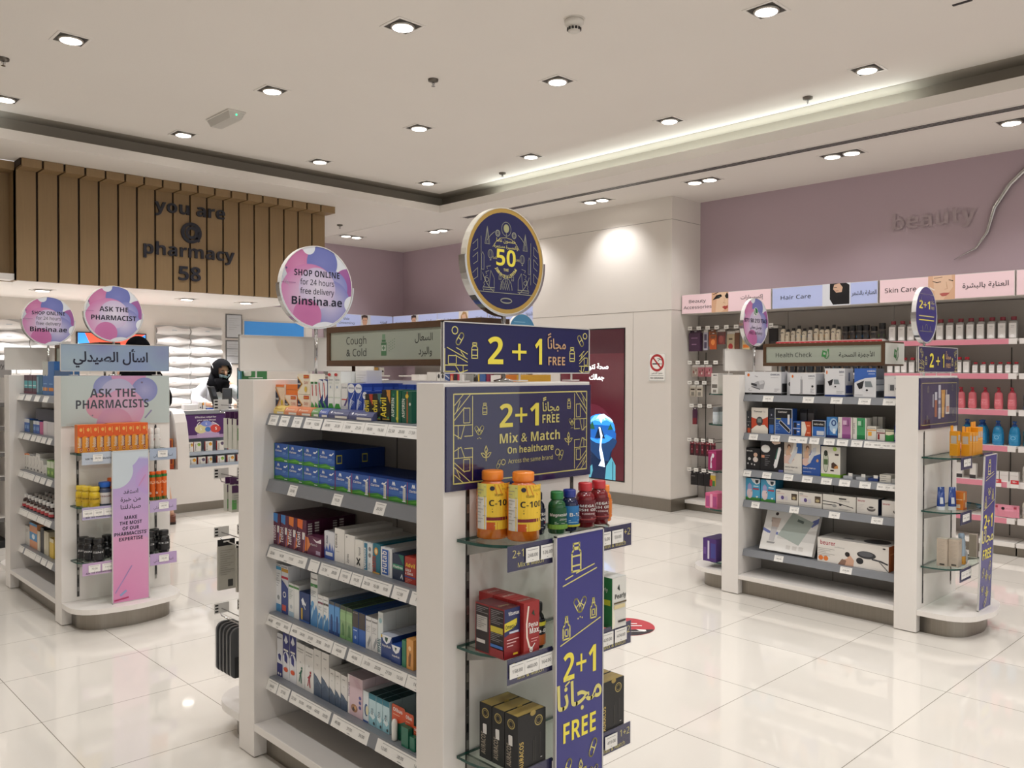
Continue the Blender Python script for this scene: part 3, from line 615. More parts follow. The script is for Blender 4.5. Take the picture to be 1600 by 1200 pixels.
g1 = gondola('display_gondola', 'white display gondola in front carrying the cough and cold shelves', G1X, G1Y, [
    (1.263, [(.02, .06, '20.50'), (.10, .06, '14.50'), (.19, .06, '11.30'), (.27, .11, '11.50|12.00'), (.39, .12, '20.00|26.50'), (.512, .12, '20.50|21.50'), (.634, .12, '18.00|16.50'), (.756, .2, '22.50|20.00|17.50|16.50')]),
    (1.020, [(.16, .055, '20.50'), (.45, .055, '19.20'), (.69, .055, '20.50')]),
    (.778, [(.01, .27, '20.50|16.50|15.50|20.50'), (.30, .06, ' '), (.37, .12, '21.50|20.00'), (.495, .06, '19.50'), (.56, .06, '16.50'), (.625, .15, '20.50|16.00|9.00'), (.785, .075, '12.00'), (.875, .08, '15.00')]),
    (.527, [(.0, .17, '44.00|49.50|38.00'), (.175, .27, '48.00|24.00|20.00|30.00|38.00'), (.45, .075, '44.00'), (.54, .08, '49.00'), (.622, .23, '31.50|20.00|27.00|12.50'), (.855, .1, '14.00')]),
    (.287, [(.0, .075, '54.00'), (.08, .08, '57.50'), (.17, .26, '52.50|50.00|44.00|44.50|38.00'), (.445, .21, '49.00|37.00|39.00'), (.70, .25, '13.00|28.00|14.00')])], far_side=True)
T_MM = [('t', '2+1', .22, .52, .42, 'gold', 'c'), ('t', 'Mix & Match', .5, .12, .26, 'gold', 'c')]
T_MM2 = [('t', '1+2', .82, .5, .42, 'gold', 'c'), ('t', 'Mix & Match', .5, .08, .26, 'gold', 'c')]
end_flags(g1, .96, T_MM, T_MM2, [(.062, .05, '248.00'), (.118, .05, '126.00')], [(.002, .05, '115.00'), (.058, .05, '59.00')])
end_flags(g1, .667, T_MM, T_MM2, [(.004, .055, '158.00'), (.058, .055, '460.00'), (.112, .055, '164.00')], [(.01, .055, '420.00'), (.072, .055, '474.00')])
end_flags(g1, .363, T_MM, T_MM2, [(.06, .055, '498.00')], [(.03, .055, '419.00')])
A = .285 / .594
ART21 = [('l', 'gold', .013, [.045, .07, .968, .07, .968, .93, .045, .93, .045, .07])] + corner_deco(.05, .5, .16, .93, wd=.008) + corner_deco(.05, .42, .16, .07, wd=.008) + corner_deco(.963, .5, .87, .93, wd=.008) + corner_deco(.963, .42, .87, .07, wd=.008) + \
    bottle_icon(.235, .78, .055, asp=A) + bottle_icon(.826, .80, .05, asp=A) + heart_icon(.2, .57, .065, asp=A) + heart_icon(.85, .6, .055, asp=A) + leaf_icon(.243, .34, .075, asp=A) + leaf_icon(.822, .42, .07, asp=A) + cap_icon(.325, .22, .045, 60, asp=A) + cap_icon(.765, .25, .055, 65, asp=A) + [('e', .738, .285, .016, .033, .008, 'gold'), ('e', .355, .235, .013, .027, .008, 'gold'),
    ('t', '2+1', .465, .585, .33, 'yel', 'c', 0, 1.5, .27), ('t', 'FREE', .688, .605, .125, 'gold', 'c', 0, 1.3, .125), ('t', '\u0645\u062c\u0627\u0646\u0627', .688, .73, .135, 'gold', 'c', 0, .8), ('l', 'gold', .014, [.632, .845, .65, .855]), ('l', 'gold', .014, [.632, .865, .65, .875]),
    ('t', 'Mix & Match', .543, .425, .135, 'gold', 'c', 0, 1.4, .425), ('t', 'On healthcare', .545, .315, .095, 'gold', 'c', 0, 1.2, .325), ('t', 'Across the same brand', .545, .215, .062, 'gold', 'c', 0, 0, .315)]
end_poster('navy promotional poster with gold lettering on the front gondola end panel', G1X + .004, G1Y, 1.092, .285, ART21, NAVY)
A = .143 / .6
ARTH = cap_icon(.10, .67, .13, 55, asp=A) + [('e', .07, .83, .017, .07, .02, 'gold')] + bottle_icon(.19, .45, .15, asp=A) + bottle_icon(.865, .42, .15, asp=A) + cap_icon(.93, .72, .13, 125, asp=A) + [('e', .965, .83, .015, .06, .02, 'gold')] + corner_deco(.145, .02, .01, .5, wd=.016) + corner_deco(.92, .02, .995, .5, wd=.016) + \
    [('t', '2', .32, .19, .76, 'yel', 'c', 0, 2.2, .10), ('t', '+', .478, .19, .72, 'yel', 'c', 0, 2, .098), ('t', '1', .612, .19, .76, 'yel', 'c', 0, 2, .05), ('t', 'FREE', .745, .18, .25, 'tan', 'c', 0, 1.3, .125), ('t', '\u0645\u062c\u0627\u0646\u0627', .745, .53, .3, 'tan', 'c', 0, 1), ('l', 'tan', .03, [.682, .76, .70, .79]), ('l', 'tan', .03, [.682, .82, .70, .85])]
header('navy header sign with yellow offer lettering standing on the front gondola', G1X, G1Y + .004, 1.413, .6, .143, ARTH, NAVY)
header('blank white back of the header sign on the far end of the front gondola', G1X, G1Y + GL - .01, 1.418, .6, .136, [], M('#d9d6d0', .4))
category_sign('wood framed cough and cold category sign above the front gondola', 1.67, 2.738, .865, 1.437, .144, .12, [('t', 'Cough', .205, .56, .36, 'k', 'c', 0, .3, .155), ('t', '& Cold', .205, .14, .36, 'k', 'c', 0, .3, .155), ('t', '\u0627\u0644\u0633\u0639\u0627\u0644', .68, .60, .33, 'k', 'c', 0, .3), ('t', '\u0648\u0627\u0644\u0628\u0631\u062f', .69, .16, .33, 'k', 'c', 0, .3),
    ('r', .392, .14, .43, .58, '#4d7a55'), ('r', .397, .6, .425, .68, '#4d7a55'), ('r', .4, .7, .422, .86, '#7d9d80'), ('r', .395, .3, .427, .5, '#b9c4b4'), ('r', .408, .33, .414, .47, '#4d7a55'), ('r', .401, .38, .421, .42, '#4d7a55')] + [('o', .45 + .013 * i, .3 + .09 * j + .04 * i, .003, .014, '#6d8a6e') for i in range(4) for j in range(4)])
TXTD = [('t', 'SHOP ONLINE', .5, .62, .105, 'ink', 'c', 0, 1.4, .63), ('t', 'for 24 hours', .5, .515, .095, 'ink', 'c', 0, .2, .47), ('t', 'free delivery', .5, .405, .095, 'ink', 'c', 0, .2, .47), ('t', 'Binsina.ae', .5, .27, .135, 'ink', 'c', 0, 1.6, .7), ('l', '#a06a9a', .006, [.02, .53, .2, .53]), ('o', .08, .70, .012, .012, '#6a5a8a')] + [('l', '#b9bcc6', .005, [.025 + .03 * i, .60 - .02 * i, .06 + .03 * i, .52 - .02 * i]) for i in range(3)]
round_sign('round pink and violet shop online sign on the far end of the front gondola', 1.734, 2.92, TXTD)
ring50 = lambda r, n, a0, a1: []
A50 = [('o', .5, .5, .49, .49, '#b8964a'), ('o', .5, .5, .452, .452, '#1b1c50'),
    ('t', '50', .5, .455, .215, 'yel', 'c', 0, 2, .25), ('t', 'THE', .5, .405, .035, 'gold', 'c', 0, 1), ('l', 'gold', .004, [.33, .62, .37, .67, .43, .71, .5, .72, .57, .71, .63, .67, .67, .62]),
    ('t', '\u062e\u0645\u0633\u0648\u0646 \u0639\u0627\u0645\u0627', .5, .675, .05, 'gold', 'c', 0, .5), ('t', '\u0648\u0627\u0644\u0645\u0633\u064a\u0631\u0629 \u0645\u0633\u062a\u0645\u0631\u0629', .5, .62, .045, 'gold', 'c', 0, .5), ('t', '\u0639\u0627\u0645\u0627', .36, .51, .035, 'gold'), ('t', 'YEARS', .645, .51, .03, 'gold', 'c', 0, .5)]
for i, ch in enumerate('JOURNEY OF A LIFETIME'):
    a = math.radians(208 + 124 * i / 20); A50.append(('t', ch, .5 + .155 * math.cos(a), .495 + .155 * math.sin(a), .042, 'gold', 'c', math.degrees(a) + 90, 1.2))
q = '#9a9a8a'
for (u, v, h) in ((.26, .64, .16), (.75, .62, .16)): A50 += [('l', q, .005, [u - .03, v, u, v + h, u + .03, v, u - .03, v]), ('l', q, .005, [u - .012, v, u, v + h, u + .012, v])]
for (u, v) in ((.30, .55), (.71, .535)): A50 += [('e', u, v, .03, .04, .005, q), ('e', u, v, .012, .04, .004, q), ('r', u - .008, v - .06, u + .008, v - .048, q)]
A50 += [('e', .5, .80, .06, .065, .005, q), ('o', .5, .805, .035, .04, '#a8a77c'), ('l', q, .006, [.5, .76, .5, .72])]
for u in (.39, .6): A50 += [('e', u, .75, .025, .027, .01, q), ('e', u, .75, .012, .013, .005, q)]
for u in (.28, .72): A50 += [('l', q, .008, [u - .07, .24, u + .07, .24]), ('l', q, .006, [u - .07, .22, u + .07, .22]), ('l', q, .005, [u, .24, u + (.5 - u) * .1, .4, u + (.5 - u) * .3, .33, u + (.5 - u) * .3, .24])]
A50 += [('e', .5, .23, .075, .11, .006, q, 0, 180)] + [('l', q, .004, [.43 + .028 * i, .23, .46 + .028 * i, .31]) for i in range(4)] + [('l', q, .004, [.46 + .028 * i, .23, .43 + .028 * i, .31]) for i in range(4)] + [('l', q, .006, [.14, .2, .86, .2]), ('e', .5, .13, .07, .022, .012, q)]
for i, u in enumerate((.42, .5, .58)): A50 += bottle_icon(u, .35 - .01 * (i % 2), .028, q)
for i in range(5):
    for sg in (-1, 1): A50 += [('l', q, .005, [.5 + sg * (.20 + .02 * i), .44 - .045 * i, .5 + sg * (.25 + .012 * i), .43 - .05 * i, .5 + sg * (.24 + .012 * i), .41 - .05 * i])]
for sg in (-1, 1):
    A50 += [('l', q, .005, [.5 + sg * .42, y, .5 + sg * .36, y + .05, .5 + sg * .36, y - .03, .5 + sg * .41, y - .06]) for y in (.36, .5, .62)] + [('l', q, .005, [.5 + sg * .32, .3, .5 + sg * .32, .7]), ('e', .5 + sg * .25, .31, .025, .018, .006, q), ('e', .5, .48, .32, .32, .006, q, 200 if sg < 0 else 300, 240 if sg < 0 else 340), ('e', .5, .5, .3, .3, .006, q, 120 if sg < 0 else 35, 145 if sg < 0 else 60), ('r', .5 + sg * .30 - .016, .40, .5 + sg * .30 + .016, .53, '#2a2b5a'), ('l', q, .004, [.5 + sg * .30 - .016, .40, .5 + sg * .30 - .016, .53, .5 + sg * .30, .56, .5 + sg * .30 + .016, .53, .5 + sg * .30 + .016, .40, .5 + sg * .30 - .016, .40])]
round_sign('round navy and gold anniversary sign above the front gondola', 1.734, 1.842, A50, M('#b8964a', .3), rim='#d8d2c4')
def ban_art(flags=True):
    A = .2 / .85
    a = bottle_icon(.42, .92, .045, asp=1 / A * .95) + [('l', 'gold', .004, [.15, .835, .85, .87]), ('l', 'gold', .004, [.2, .855, .35, .863]), ('l', 'gold', .004, [.42, .868, .8, .885])] + heart_icon(.5, .76, .035, asp=1 / A * .95) + dropper_icon(.22, .70, .038, asp=1 / A * .95) + dropper_icon(.78, .74, .034, asp=1 / A * .95) + [('l', 'gold', .004, [.1, .645, .93, .70]),
        ('t', '2+1', .5, .525, .125, 'yel', 'c', 0, 1.5, .68), ('t', '\u0645\u062c\u0627\u0646\u0627', .5, .435, .115, 'gold', 'c', 0, 1), ('l', 'gold', .006, [.2, .51, .28, .52]), ('l', 'gold', .006, [.2, .527, .28, .537]), ('t', 'FREE', .5, .325, .09, 'yel', 'c', 0, 1.6, .68)]
    a += cap_icon(.25, .24, .03, 60, asp=1 / A * .9) + cap_icon(.78, .27, .03, 60, asp=1 / A * .9) + leaf_icon(.52, .215, .035, asp=1 / A * .9) + heart_icon(.8, .19, .025, asp=1 / A * .9) + heart_icon(.24, .135, .028, asp=1 / A * .9) + leaf_icon(.6, .1, .04, asp=1 / A * .9) + cap_icon(.5, .04, .03, 40, asp=1 / A * .9)
    return a
banner('tall navy offer banner standing on the front gondola end base', G1X + .21, G1Y - .216, ban_art(), NAVYP)
# ---- gondola with the health check shelves
g2 = gondola('display_gondola', 'white display gondola carrying the health check shelves before the beauty wall', G2X, G2Y, [
    (1.275, [(.135, .07, '399.00'), (.40, .07, '765.00'), (.575, .07, '319.00'), (.74, .07, '279.00'), (.88, .07, '255.00')]),
    (1.03, [(.04, .06, '140.00'), (.19, .06, '185.00'), (.31, .12, '155.00|65.00'), (.445, .06, '59.00'), (.535, .065, '157.50'), (.615, .065, '99.00'), (.70, .065, '99.00'), (.775, .2, '57.00|109.00|142.00|109.00')]),
    (.795, [(.0, .055, '90.00'), (.135, .06, '274.00'), (.28, .06, '259.00'), (.40, .065, '300.00'), (.52, .065, '218.00'), (.63, .065, '59.00'), (.75, .065, '49.00'), (.85, .12, '49.0|20.0|38.0')]),
    (.60, [(.06, .055, '75.00'), (.32, .06, '147.50'), (.57, .065, '99.00'), (.82, .065, '421.00')]),
    (.286, [(.22, .06, '136.00'), (.64, .07, '258.00')])], H=1.4)
TB = [('r', 0, 0, 1, 1, '#20205c')]
for z, pl, pr in ((.96, [(.03, .05, '89.00'), (.085, .05, '74.00')], [(.06, .045, '92.00')]), (.667, [(.02, .05, '99.00'), (.075, .05, '89.00')], [(.02, .05, '96.00'), (.08, .05, '54.00')]), (.363, [(.01, .05, '85.00'), (.06, .05, '42.00'), (.11, .05, '63.00')], [(.02, .05, '82.00'), (.08, .05, '75.00')])): end_flags(g2, z, TB, TB, pl, pr)
end_poster('navy poster of sun care bottles on the health check gondola end panel', G2X + .004, G2Y, 1.108, .28, [('l', 'gold', .01, [.05, .08, .95, .08, .95, .9, .05, .9, .05, .08]), ('p', '#a9653a', [.37, .22, .43, .22, .43, .72, .37, .72]), ('r', .37, .56, .43, .72, '#c9cfd8'), ('r', .46, .18, .52, .86, '#c9ccd6'), ('r', .46, .40, .52, .48, '#8a8fa2'), ('r', .46, .55, .52, .6, '#8a8fa2'), ('p', '#d39a3a', [.53, .76, .64, .76, .61, .2, .56, .2]), ('r', .55, .2, .6, .68, '#dfae56'), ('r', .65, .26, .75, .66, '#d8d2cc'), ('r', .67, .3, .74, .42, '#c98a66'), ('r', .66, .6, .68, .76, '#d8d2cc'), ('r', .31, .42, .34, .68, '#aab0b8')] + bottle_icon(.2, .78, .06, '#8a8a70', .5) + bottle_icon(.83, .8, .06, '#8a8a70', .5) + bottle_icon(.85, .28, .06, '#8a8a70', .5) + bottle_icon(.18, .2, .06, '#8a8a70', .5), NAVY)
header('navy header sign with yellow offer lettering standing on the health check gondola', G2X, G2Y + .004, 1.42, .6, .143, ARTH, NAVY)
header('blank white header sign on the far end of the health check gondola', G2X, G2Y + GL - .01, 1.425, .6, .145, [], M('#e6e3de', .4))
def monitor_icon(u, v, s, asp): return [('p', '#3f8a4a', [u - .6 * s * asp, v - .5 * s, u + .35 * s * asp, v - .75 * s, u + .55 * s * asp, v + .45 * s, u - .35 * s * asp, v + .75 * s]), ('p', '#b5c2b2', [u - .22 * s * asp, v - .1 * s, u + .22 * s * asp, v - .22 * s, u + .3 * s * asp, v + .2 * s, u - .14 * s * asp, v + .34 * s]), ('l', '#3f8a4a', s * .13, [u + .1 * s * asp, v - .75 * s, u + .5 * s * asp, v - 1.0 * s, u + .95 * s * asp, v - .3 * s, u + .85 * s * asp, v + .5 * s]), ('o', u + .8 * s * asp, v + .7 * s, .16 * s * asp, .3 * s, '#3f8a4a')]
t = category_sign('wood framed health check category sign above the beauty side gondola', 4.95, 2.80, .78, 1.458, .144, .28, [('t', 'Health Check', .255, .34, .38, 'k', 'c', 0, .3, .33), ('t', '\u0627\u0644\u0623\u062c\u0647\u0632\u0629 \u0627\u0644\u0635\u062d\u064a\u0629', .80, .34, .36, 'k', 'c', 0, .3)] + monitor_icon(.53, .52, .3, .14))
k = MB().box(.781, .006, 1.468, .786, .274, 1.592, M('#e4e8e1', .3)); k.art((.786, .006, 1.475), (0, 1, 0), (0, 0, 1), .268, .11, monitor_icon(.5, .5, .36, .42)); k.obj('end_card', t)
round_sign('round violet delivery sign with a green phone badge on the health check gondola', 5.03, 2.91, [('o', .5, .72, .085, .085, '#eef2ee'), ('p', '#eef2ee', [.43, .68, .42, .62, .50, .65]), ('o', .5, .72, .072, .072, '#1f7a48'), ('l', '#eef2ee', .03, [.46, .76, .465, .70, .50, .675, .545, .675]), ('t', '971 50 213 7343', .5, .49, .115, 'ink', 'c', 0, 1.2, .9), ('t', '\u062a\u0648\u0635\u064a\u0644 \u0645\u062c\u0627\u0646\u064a', .5, .37, .085, 'ink', 'c', 0, .4), ('t', 'FREE delivery', .5, .245, .085, 'ink', 'c', 0, .4, .52)])
round_sign('round navy offer sign with yellow lettering on the health check gondola', 5.03, 1.83, [('l', '#7a7a6a', .006, [.12, .86, .88, .86]), ('t', '2+1', .42, .60, .2, 'yel', 'c', 0, 1.5, .5), ('t', 'FREE', .8, .60, .07, 'gold'), ('t', '\u0645\u062c\u0627\u0646\u0627', .8, .7, .08, 'gold'), ('l', 'gold', .018, [.16, .47, .86, .47]), ('l', 'yel', .018, [.16, .40, .86, .40]), ('e', .5, .24, .06, .08, .01, '#8a8a7a', 0, 180), ('l', '#8a8a7a', .008, [.2, .2, .8, .2]), ('l', '#8a8a7a', .008, [.3, .2, .32, .3, .34, .2]), ('l', '#8a8a7a', .008, [.66, .2, .68, .3, .7, .2]), ('l', '#8a8a7a', .008, [.15, .76, .25, .72, .25, .8]), ('l', '#8a8a7a', .008, [.85, .76, .75, .72, .75, .8])], M('#25257a', .25))
banner('tall navy offer banner leaning on the health check gondola end base', G2X + .205, G2Y - .242, ban_art(), NAVYP, tilt=.03)
# ---- gondola with the pharmacist posters
g0 = gondola('display_gondola', 'white display gondola carrying the ask the pharmacists posters', G0X, G0Y, [
    (1.268, [(.0, .13, '|'), (.17, .13, '|'), (.38, .1, ' '), (.56, .1, ' ')]), (1.02, [(.0, .11, ' '), (.13, .14, '|'), (.3, .09, ' '), (.41, .09, ' '), (.52, .09, ' '), (.64, .08, ' ')]),
    (.773, [(.0, .1, ' '), (.11, .24, '|||'), (.37, .1, ' '), (.49, .1, ' '), (.62, .1, ' ')]), (.528, [(.0, .2, '||'), (.21, .2, '||'), (.42, .15, '||'), (.58, .12, '|')]), (.283, [(.0, .1, ' '), (.13, .24, '||||'), (.38, .1, ' '), (.5, .1, ' '), (.62, .1, ' ')])])
LIL, LAV = M('#b6c2d6', .35), M('#b9b0d8', .35)
AP = [('t', 'ASK THE PHARMACISTS', .5, .4, .2, 'ink', 'c', 0, .8, .8)]
end_flags(g0, .965, [('r', 0, 0, 1, 1, '#c3cddb')] + AP, [('r', 0, 0, 1, 1, '#aab9d0'), ('t', '\u0627\u0633\u0623\u0644 \u0627\u0644\u0635\u064a\u062f\u0644\u064a', .5, .3, .3, 'ink')], [(.055, .05, '38.00')], [(.045, .055, '78.00')], LIL)
end_flags(g0, .667, [('r', 0, 0, 1, 1, '#b9aed6')] + [('t', 'ASK THE PHARMACISTS', .5, .1, .2, 'ink', 'c', 0, .8, .8)], [('r', 0, 0, 1, 1, '#bfa9d6'), ('t', '\u0627\u0633\u0623\u0644 \u0627\u0644\u0635\u064a\u062f\u0644\u064a', .5, .3, .3, 'ink')], [(.002, .055, '140.00'), (.058, .05, '58.00'), (.11, .055, '190.00')], [(.05, .055, '38.00')], LAV)
end_flags(g0, .363, [('r', 0, 0, 1, 1, '#c9a6cf')] + [('t', 'ASK THE PHARMACISTS', .5, .1, .2, 'ink', 'c', 0, .8, .8)], [('r', 0, 0, 1, 1, '#bfa0d2'), ('t', '\u0627\u0633\u0623\u0644 \u0627\u0644\u0635\u064a\u062f\u0644\u064a', .5, .3, .3, 'ink')], [(.03, .06, '70.00'), (.10, .065, '110.00')], [(.05, .055, '70.00')], LAV)
POST0 = blob_mat('printed_blob_poster', .594, .285, '#c3cfcc', [(.24, .215, .075, '#a7a9d4', '#7f88c4'), (.36, .30, .10, '#cf9cc6', '#cf86b4'), (.45, .20, .075, '#a7a4d2', '#7c84c2'), (.30, .17, .1, '#c8bfde', '#b5b2d6'), (.2, .11, .075, '#d6a3bd', '#dd96ae'), (.33, .09, .12, '#d9b6d2', '#d79bbf'), (.28, .0, .1, '#d6a6c4', '#d394b8')])
end_poster('pale ask the pharmacists poster with violet and pink shapes on a gondola end panel', G0X + .002, G0Y, 1.108, .28, [('t', 'ASK THE', .46, .565, .24, 'ink', 'c', 0, 1.6, .42), ('t', 'PHARMACISTS', .46, .34, .24, 'ink', 'c', 0, 1.6, .67), ('o', .73, .86, .01, .02, '#6a5a7a'), ('l', '#8d86ae', .03, [.76, .12, .82, .27]), ('o', .27, .2, .008, .016, '#8a7a8a')], POST0)
HD0 = blob_mat('printed_header_blue', .6, .15, '#8b9fb9', [(.05, .05, .12, '#9db0bc', '#8fa3b9'), (.22, .16, .1, '#8086b5', '#8b9fb9'), (.42, .02, .14, '#8496bd', '#8b9fb9'), (.56, .11, .1, '#8590b4', '#8b9fb9')])
header('blue header sign with dark Arabic lettering on the pharmacist gondola', G0X, G0Y + .004, 1.413, .6, .155, [('t', '\u0627\u0633\u0623\u0644 \u0627\u0644\u0635\u064a\u062f\u0644\u064a', .45, .36, .5, 'ink', 'c', 0, 1.4, .68)], HD0)
header('blank white header sign on the far end of the pharmacist gondola', G0X, G0Y + GL - .01, 1.42, .6, .15, [], M('#d3d0ca', .4))
category_sign('dark wood framed category sign above the pharmacist gondola', 1.65, 6.05, .865, 1.44, .144, .12, [])
round_sign('round pink and violet ask the pharmacist sign above the white gondola', 1.71, 5.125, [('t', 'ASK THE', .5, .53, .12, 'ink', 'c', 0, 1.6, .5), ('t', 'PHARMACIST', .5, .375, .12, 'ink', 'c', 0, 1.6, .78), ('l', '#a06a9a', .006, [.02, .53, .15, .53]), ('o', .07, .70, .012, .012, '#6a5a8a')])
round_sign('round pink and violet shop online sign on the far end of the pharmacist gondola', 1.655, 6.30 - .09, TXTD)
BAN0 = blob_mat('printed_blob_banner', .2, .85, '#c5d0d8', [(.1, .1, .72, '#d79bbf', '#a9a0d2'), (.015, .74, .1, '#c5d0d8', '#c5d0d8'), (.05, .85, .105, '#c5d0d8', '#c5d0d8'), (.06, .05, .33, '#d486b2', '#d59cc0'), (.21, .68, .085, '#c79cc8', '#b49ad0')])
banner('tall pink and lilac pharmacist banner standing on the gondola end base', G0X + .195, G0Y - .216, [('t', '\u0627\u0633\u062a\u0641\u062f', .5, .715, .04, 'ink', 'c', 0, .6), ('t', '\u0645\u0646 \u062e\u0628\u0631\u0629', .5, .665, .04, 'ink', 'c', 0, .6), ('t', '\u0635\u064a\u0627\u062f\u0644\u062a\u0646\u0627', .5, .615, .04, 'ink', 'c', 0, .6)] + [('t', w, .5, .545 - .035 * i, .032, 'ink', 'c', 0, 1.3, f) for i, (w, f) in enumerate((('MAKE', .34), ('THE MOST', .6), ('OF OUR', .45), ("PHARMACISTS'", .88), ('EXPERTISE', .64)))] + [('l', '#9a86b8', .006, [.08, .07, .52, .235]), ('l', '#8fa0c8', .014, [.22, .05, .36, .075]), ('l', '#b83a6a', .01, [.06, .02, .42, .03]), ('l', '#c98ab8', .006, [.72, .76, .9, .83])], BAN0)
# ---- gondola behind, seen over the front one
g3 = gondola('display_gondola', 'white display gondola standing behind the front one with an orange end poster', G3X, G3Y, [(1.263, []), (1.02, []), (.778, [])], endglass=False)
end_poster('orange and yellow poster on the end panel of the gondola behind', G3X + .002, G3Y, 1.108, .283, [('r', .3, 0, 1, 1, '#d9a63a')], M('#d98032', .4))
header('white header sign on the gondola behind the front one', G3X, G3Y + .004, 1.44, .6, .12, [], M('#dcd8d2', .4))
round_sign('round blue sign on the gondola behind the front one', 5.03, 5.12, [('o', .5, .5, .48, .48, '#4a86ad'), ('l', '#86b4cc', .02, [.2, .78, .6, .78]), ('l', '#86b4cc', .02, [.2, .70, .75, .70]), ('l', '#86b4cc', .02, [.18, .62, .6, .62]), ('t', '971 50 213 7343', .5, .42, .12, 'ink', 'c', 0, 1, .9)], M('#4a86ad', .3))
round_sign('round pink and violet sign at the far end of the gondola behind', 5.03, 6.21, TXTD)
# ---- narrow cabinet at the edge of the view
t = thing('wall_shelf_cabinet', 'white shelf cabinet with a grey header beyond the pharmacist gondola', 'shelf unit', (.7, 7.62, 0))
MB().box(0, .3, 0, 1.06, .32, 1.5, BACKG).box(1.03, 0, 0, 1.06, .3, 1.36, WHITE).box(0, 0, 0, .03, .3, 1.36, WHITE).obj('body', t)
for z in (.22, .55, .74, .95, 1.14): MB().box(.03, .0, z, 1.03, .3, z + .02, WHITE).box(.03, -.004, z - .012, 1.03, 0, z + .02, M('#5a5856')).obj('shelf', t)
MB().box(0, 0, .0, 1.06, .3, .06, BLACKM).obj('plinth', t)
k = MB().box(0, -.012, 1.36, 1.06, .0, 1.50, M('#8d8a88', .4)); k.art((0, -.012, 1.36), (1, 0, 0), (0, 0, 1), 1.06, .14, [('t', 'Healthy', .955, .55, .36, '#2a2a2c', 'r')]); k.obj('header_board', t)
# ---------------------------------------------------------------- cartons and bottles
MESHES = {}
def carton(key, w, d, h, col, front=(), right=(), left=(), top=(), rough=.4, flap=None):
    if key in MESHES: return MESHES[key]
    k = MB().box(0, 0, 0, w, d, h, M(col, rough))
    k.front(w, h, list(front), eps=.0003)
    if right: k.art((w, 0, 0), (0, 1, 0), (0, 0, 1), d, h, list(right), eps=.0003)
    if left: k.art((0, d, 0), (0, -1, 0), (0, 0, 1), d, h, list(left), eps=.0003)
    if top: k.art((0, 0, h), (1, 0, 0), (0, 1, 0), w, d, list(top), eps=.0003)
    MESHES[key] = k.mesh('carton'); return MESHES[key]
def put(name, me, label, cat, loc, rz=0.0, group=None):
    return tag(link(name, me, None, loc, rz), label, cat, group)
class Row:
    """a shelf position frame: s runs along the shelf as the shopper reads it, depth runs inwards"""
    def __init__(s, x, y, z, rz): s.x, s.y, s.z, s.rz = x, y, z, rz
    def at(s, u, dep=0.0, up=0.0):
        c, n = math.cos(s.rz), math.sin(s.rz)
        return (s.x + u * c - dep * n, s.y + u * n + dep * c, s.z + up + .0006)
def LN(u0, u1, v, n, c='#8c8c90', dv=.05, wd=.012):  # lines of small print
    return [('l', c, wd, [u0, v - i * dv, u1 - (u1 - u0) * .25 * (i % 3), v - i * dv]) for i in range(n)]
SL = {1.263: 'top', 1.02: 'second', .778: 'third', .527: 'fourth', .287: 'lowest'}
def run(row, items, shelf, cat='carton', group=None, name=None, where='', deep=2, dmax=.21, dep0=.03):
    """items: (key, s0, s1, height, depth, colour, art dict, label[, rows behind[, dep0[, up[, spare label]]]])"""
    for it in items:
        key, s0, s1, h, d, col, art, label = it[:8]
        nb = it[8] if len(it) > 8 else deep; dd = it[9] if len(it) > 9 else dep0; up = it[10] if len(it) > 10 else 0
        w = s1 - s0 - .0012; name = name or ('medicine_carton' if row in R1.values() else 'device_carton' if row.x > 4 and row.y < 4 else 'remedy_carton')
        if row.x < 1.48 and row.y > 4: nb = min(nb, 1 if row.z < .9 else 0)
        me = carton((key, round(w, 3), h, d), w, d, h, col, **art)
        put(name, me, label, cat, row.at(s0 + .0006, dd, up), row.rz, group)
        j = 1
        while j <= nb and dd + (j + 1) * (d + .001) < dmax + .03:
            put(name, me, 'spare carton behind the ' + label.split(',')[0][:70], cat, row.at(s0 + .0006, dd + j * (d + .001), up), row.rz, 'spares behind the ' + label.split(',')[0][:60]); j += 1
R1 = {z: Row(G1X + .06, G1Y + GL - PT, z, -PI / 2) for z in (1.263, 1.02, .778, .527, .287)}
WS = 'on the %s shelf of the front gondola'
g = 'cartons on the top shelf of the front gondola'
PAN = lambda b, t2='DAY': dict(front=[('r', 0, .0, 1, 1, b), ('p', '#2a2f4a', [0, .78, .28, .62, .34, .5, .28, .38, 0, .22]), ('l', '#d8a030', .05, [0, .85, .38, .5, 0, .15]), ('t', 'Panadol', .15, .47, .13, 'w', 'c', 0, .8, .24), ('r', .5, .78, .92, .95, '#c63d2e'), ('t', 'PANADOL', .71, .83, .09, 'ylw', 'c', 0, 1, .36), ('t', t2, .72, .5, .2, '#b5502c', 'c', 0, .4, .34), ('o', .68, .25, .1, .14, '#e0c050')])
TT = lambda t, c='k', v=.5, sz=.13, fit=.8, b=1: ('t', t, .5, v, sz, c, 'c', 0, b, fit)
VT = lambda t, u=.55, v=.5, sz=.2, c='k', fit=.5, b=1.2: ('t', t, u, v, sz, c, 'c', 90, b, fit)
OTR = dict(front=[('r', 0, 0, 1, 1, '#2a4aa6'), ('o', .42, .86, .5, .13, '#e9ebee'), ('r', 0, .80, .84, .9, '#e9ebee'), ('t', 'Otrivin', .45, .84, .085, '#27357a', 'c', 0, 1, .75)] + [('l', '#c9d6ee', .02, [.35, .55, .1 + .16 * i, .22 + .05 * i]) for i in range(6)] + [('l', '#dfe6f4', .02, [.9, .75, .5, .55, .3, .2]), ('r', .05, .12, .38, .2, '#d24a4a')], right=[('r', .08, .55, .92, .9, '#3a5cb8')] + LN(.2, .8, .8, 4, '#9db2e0'))
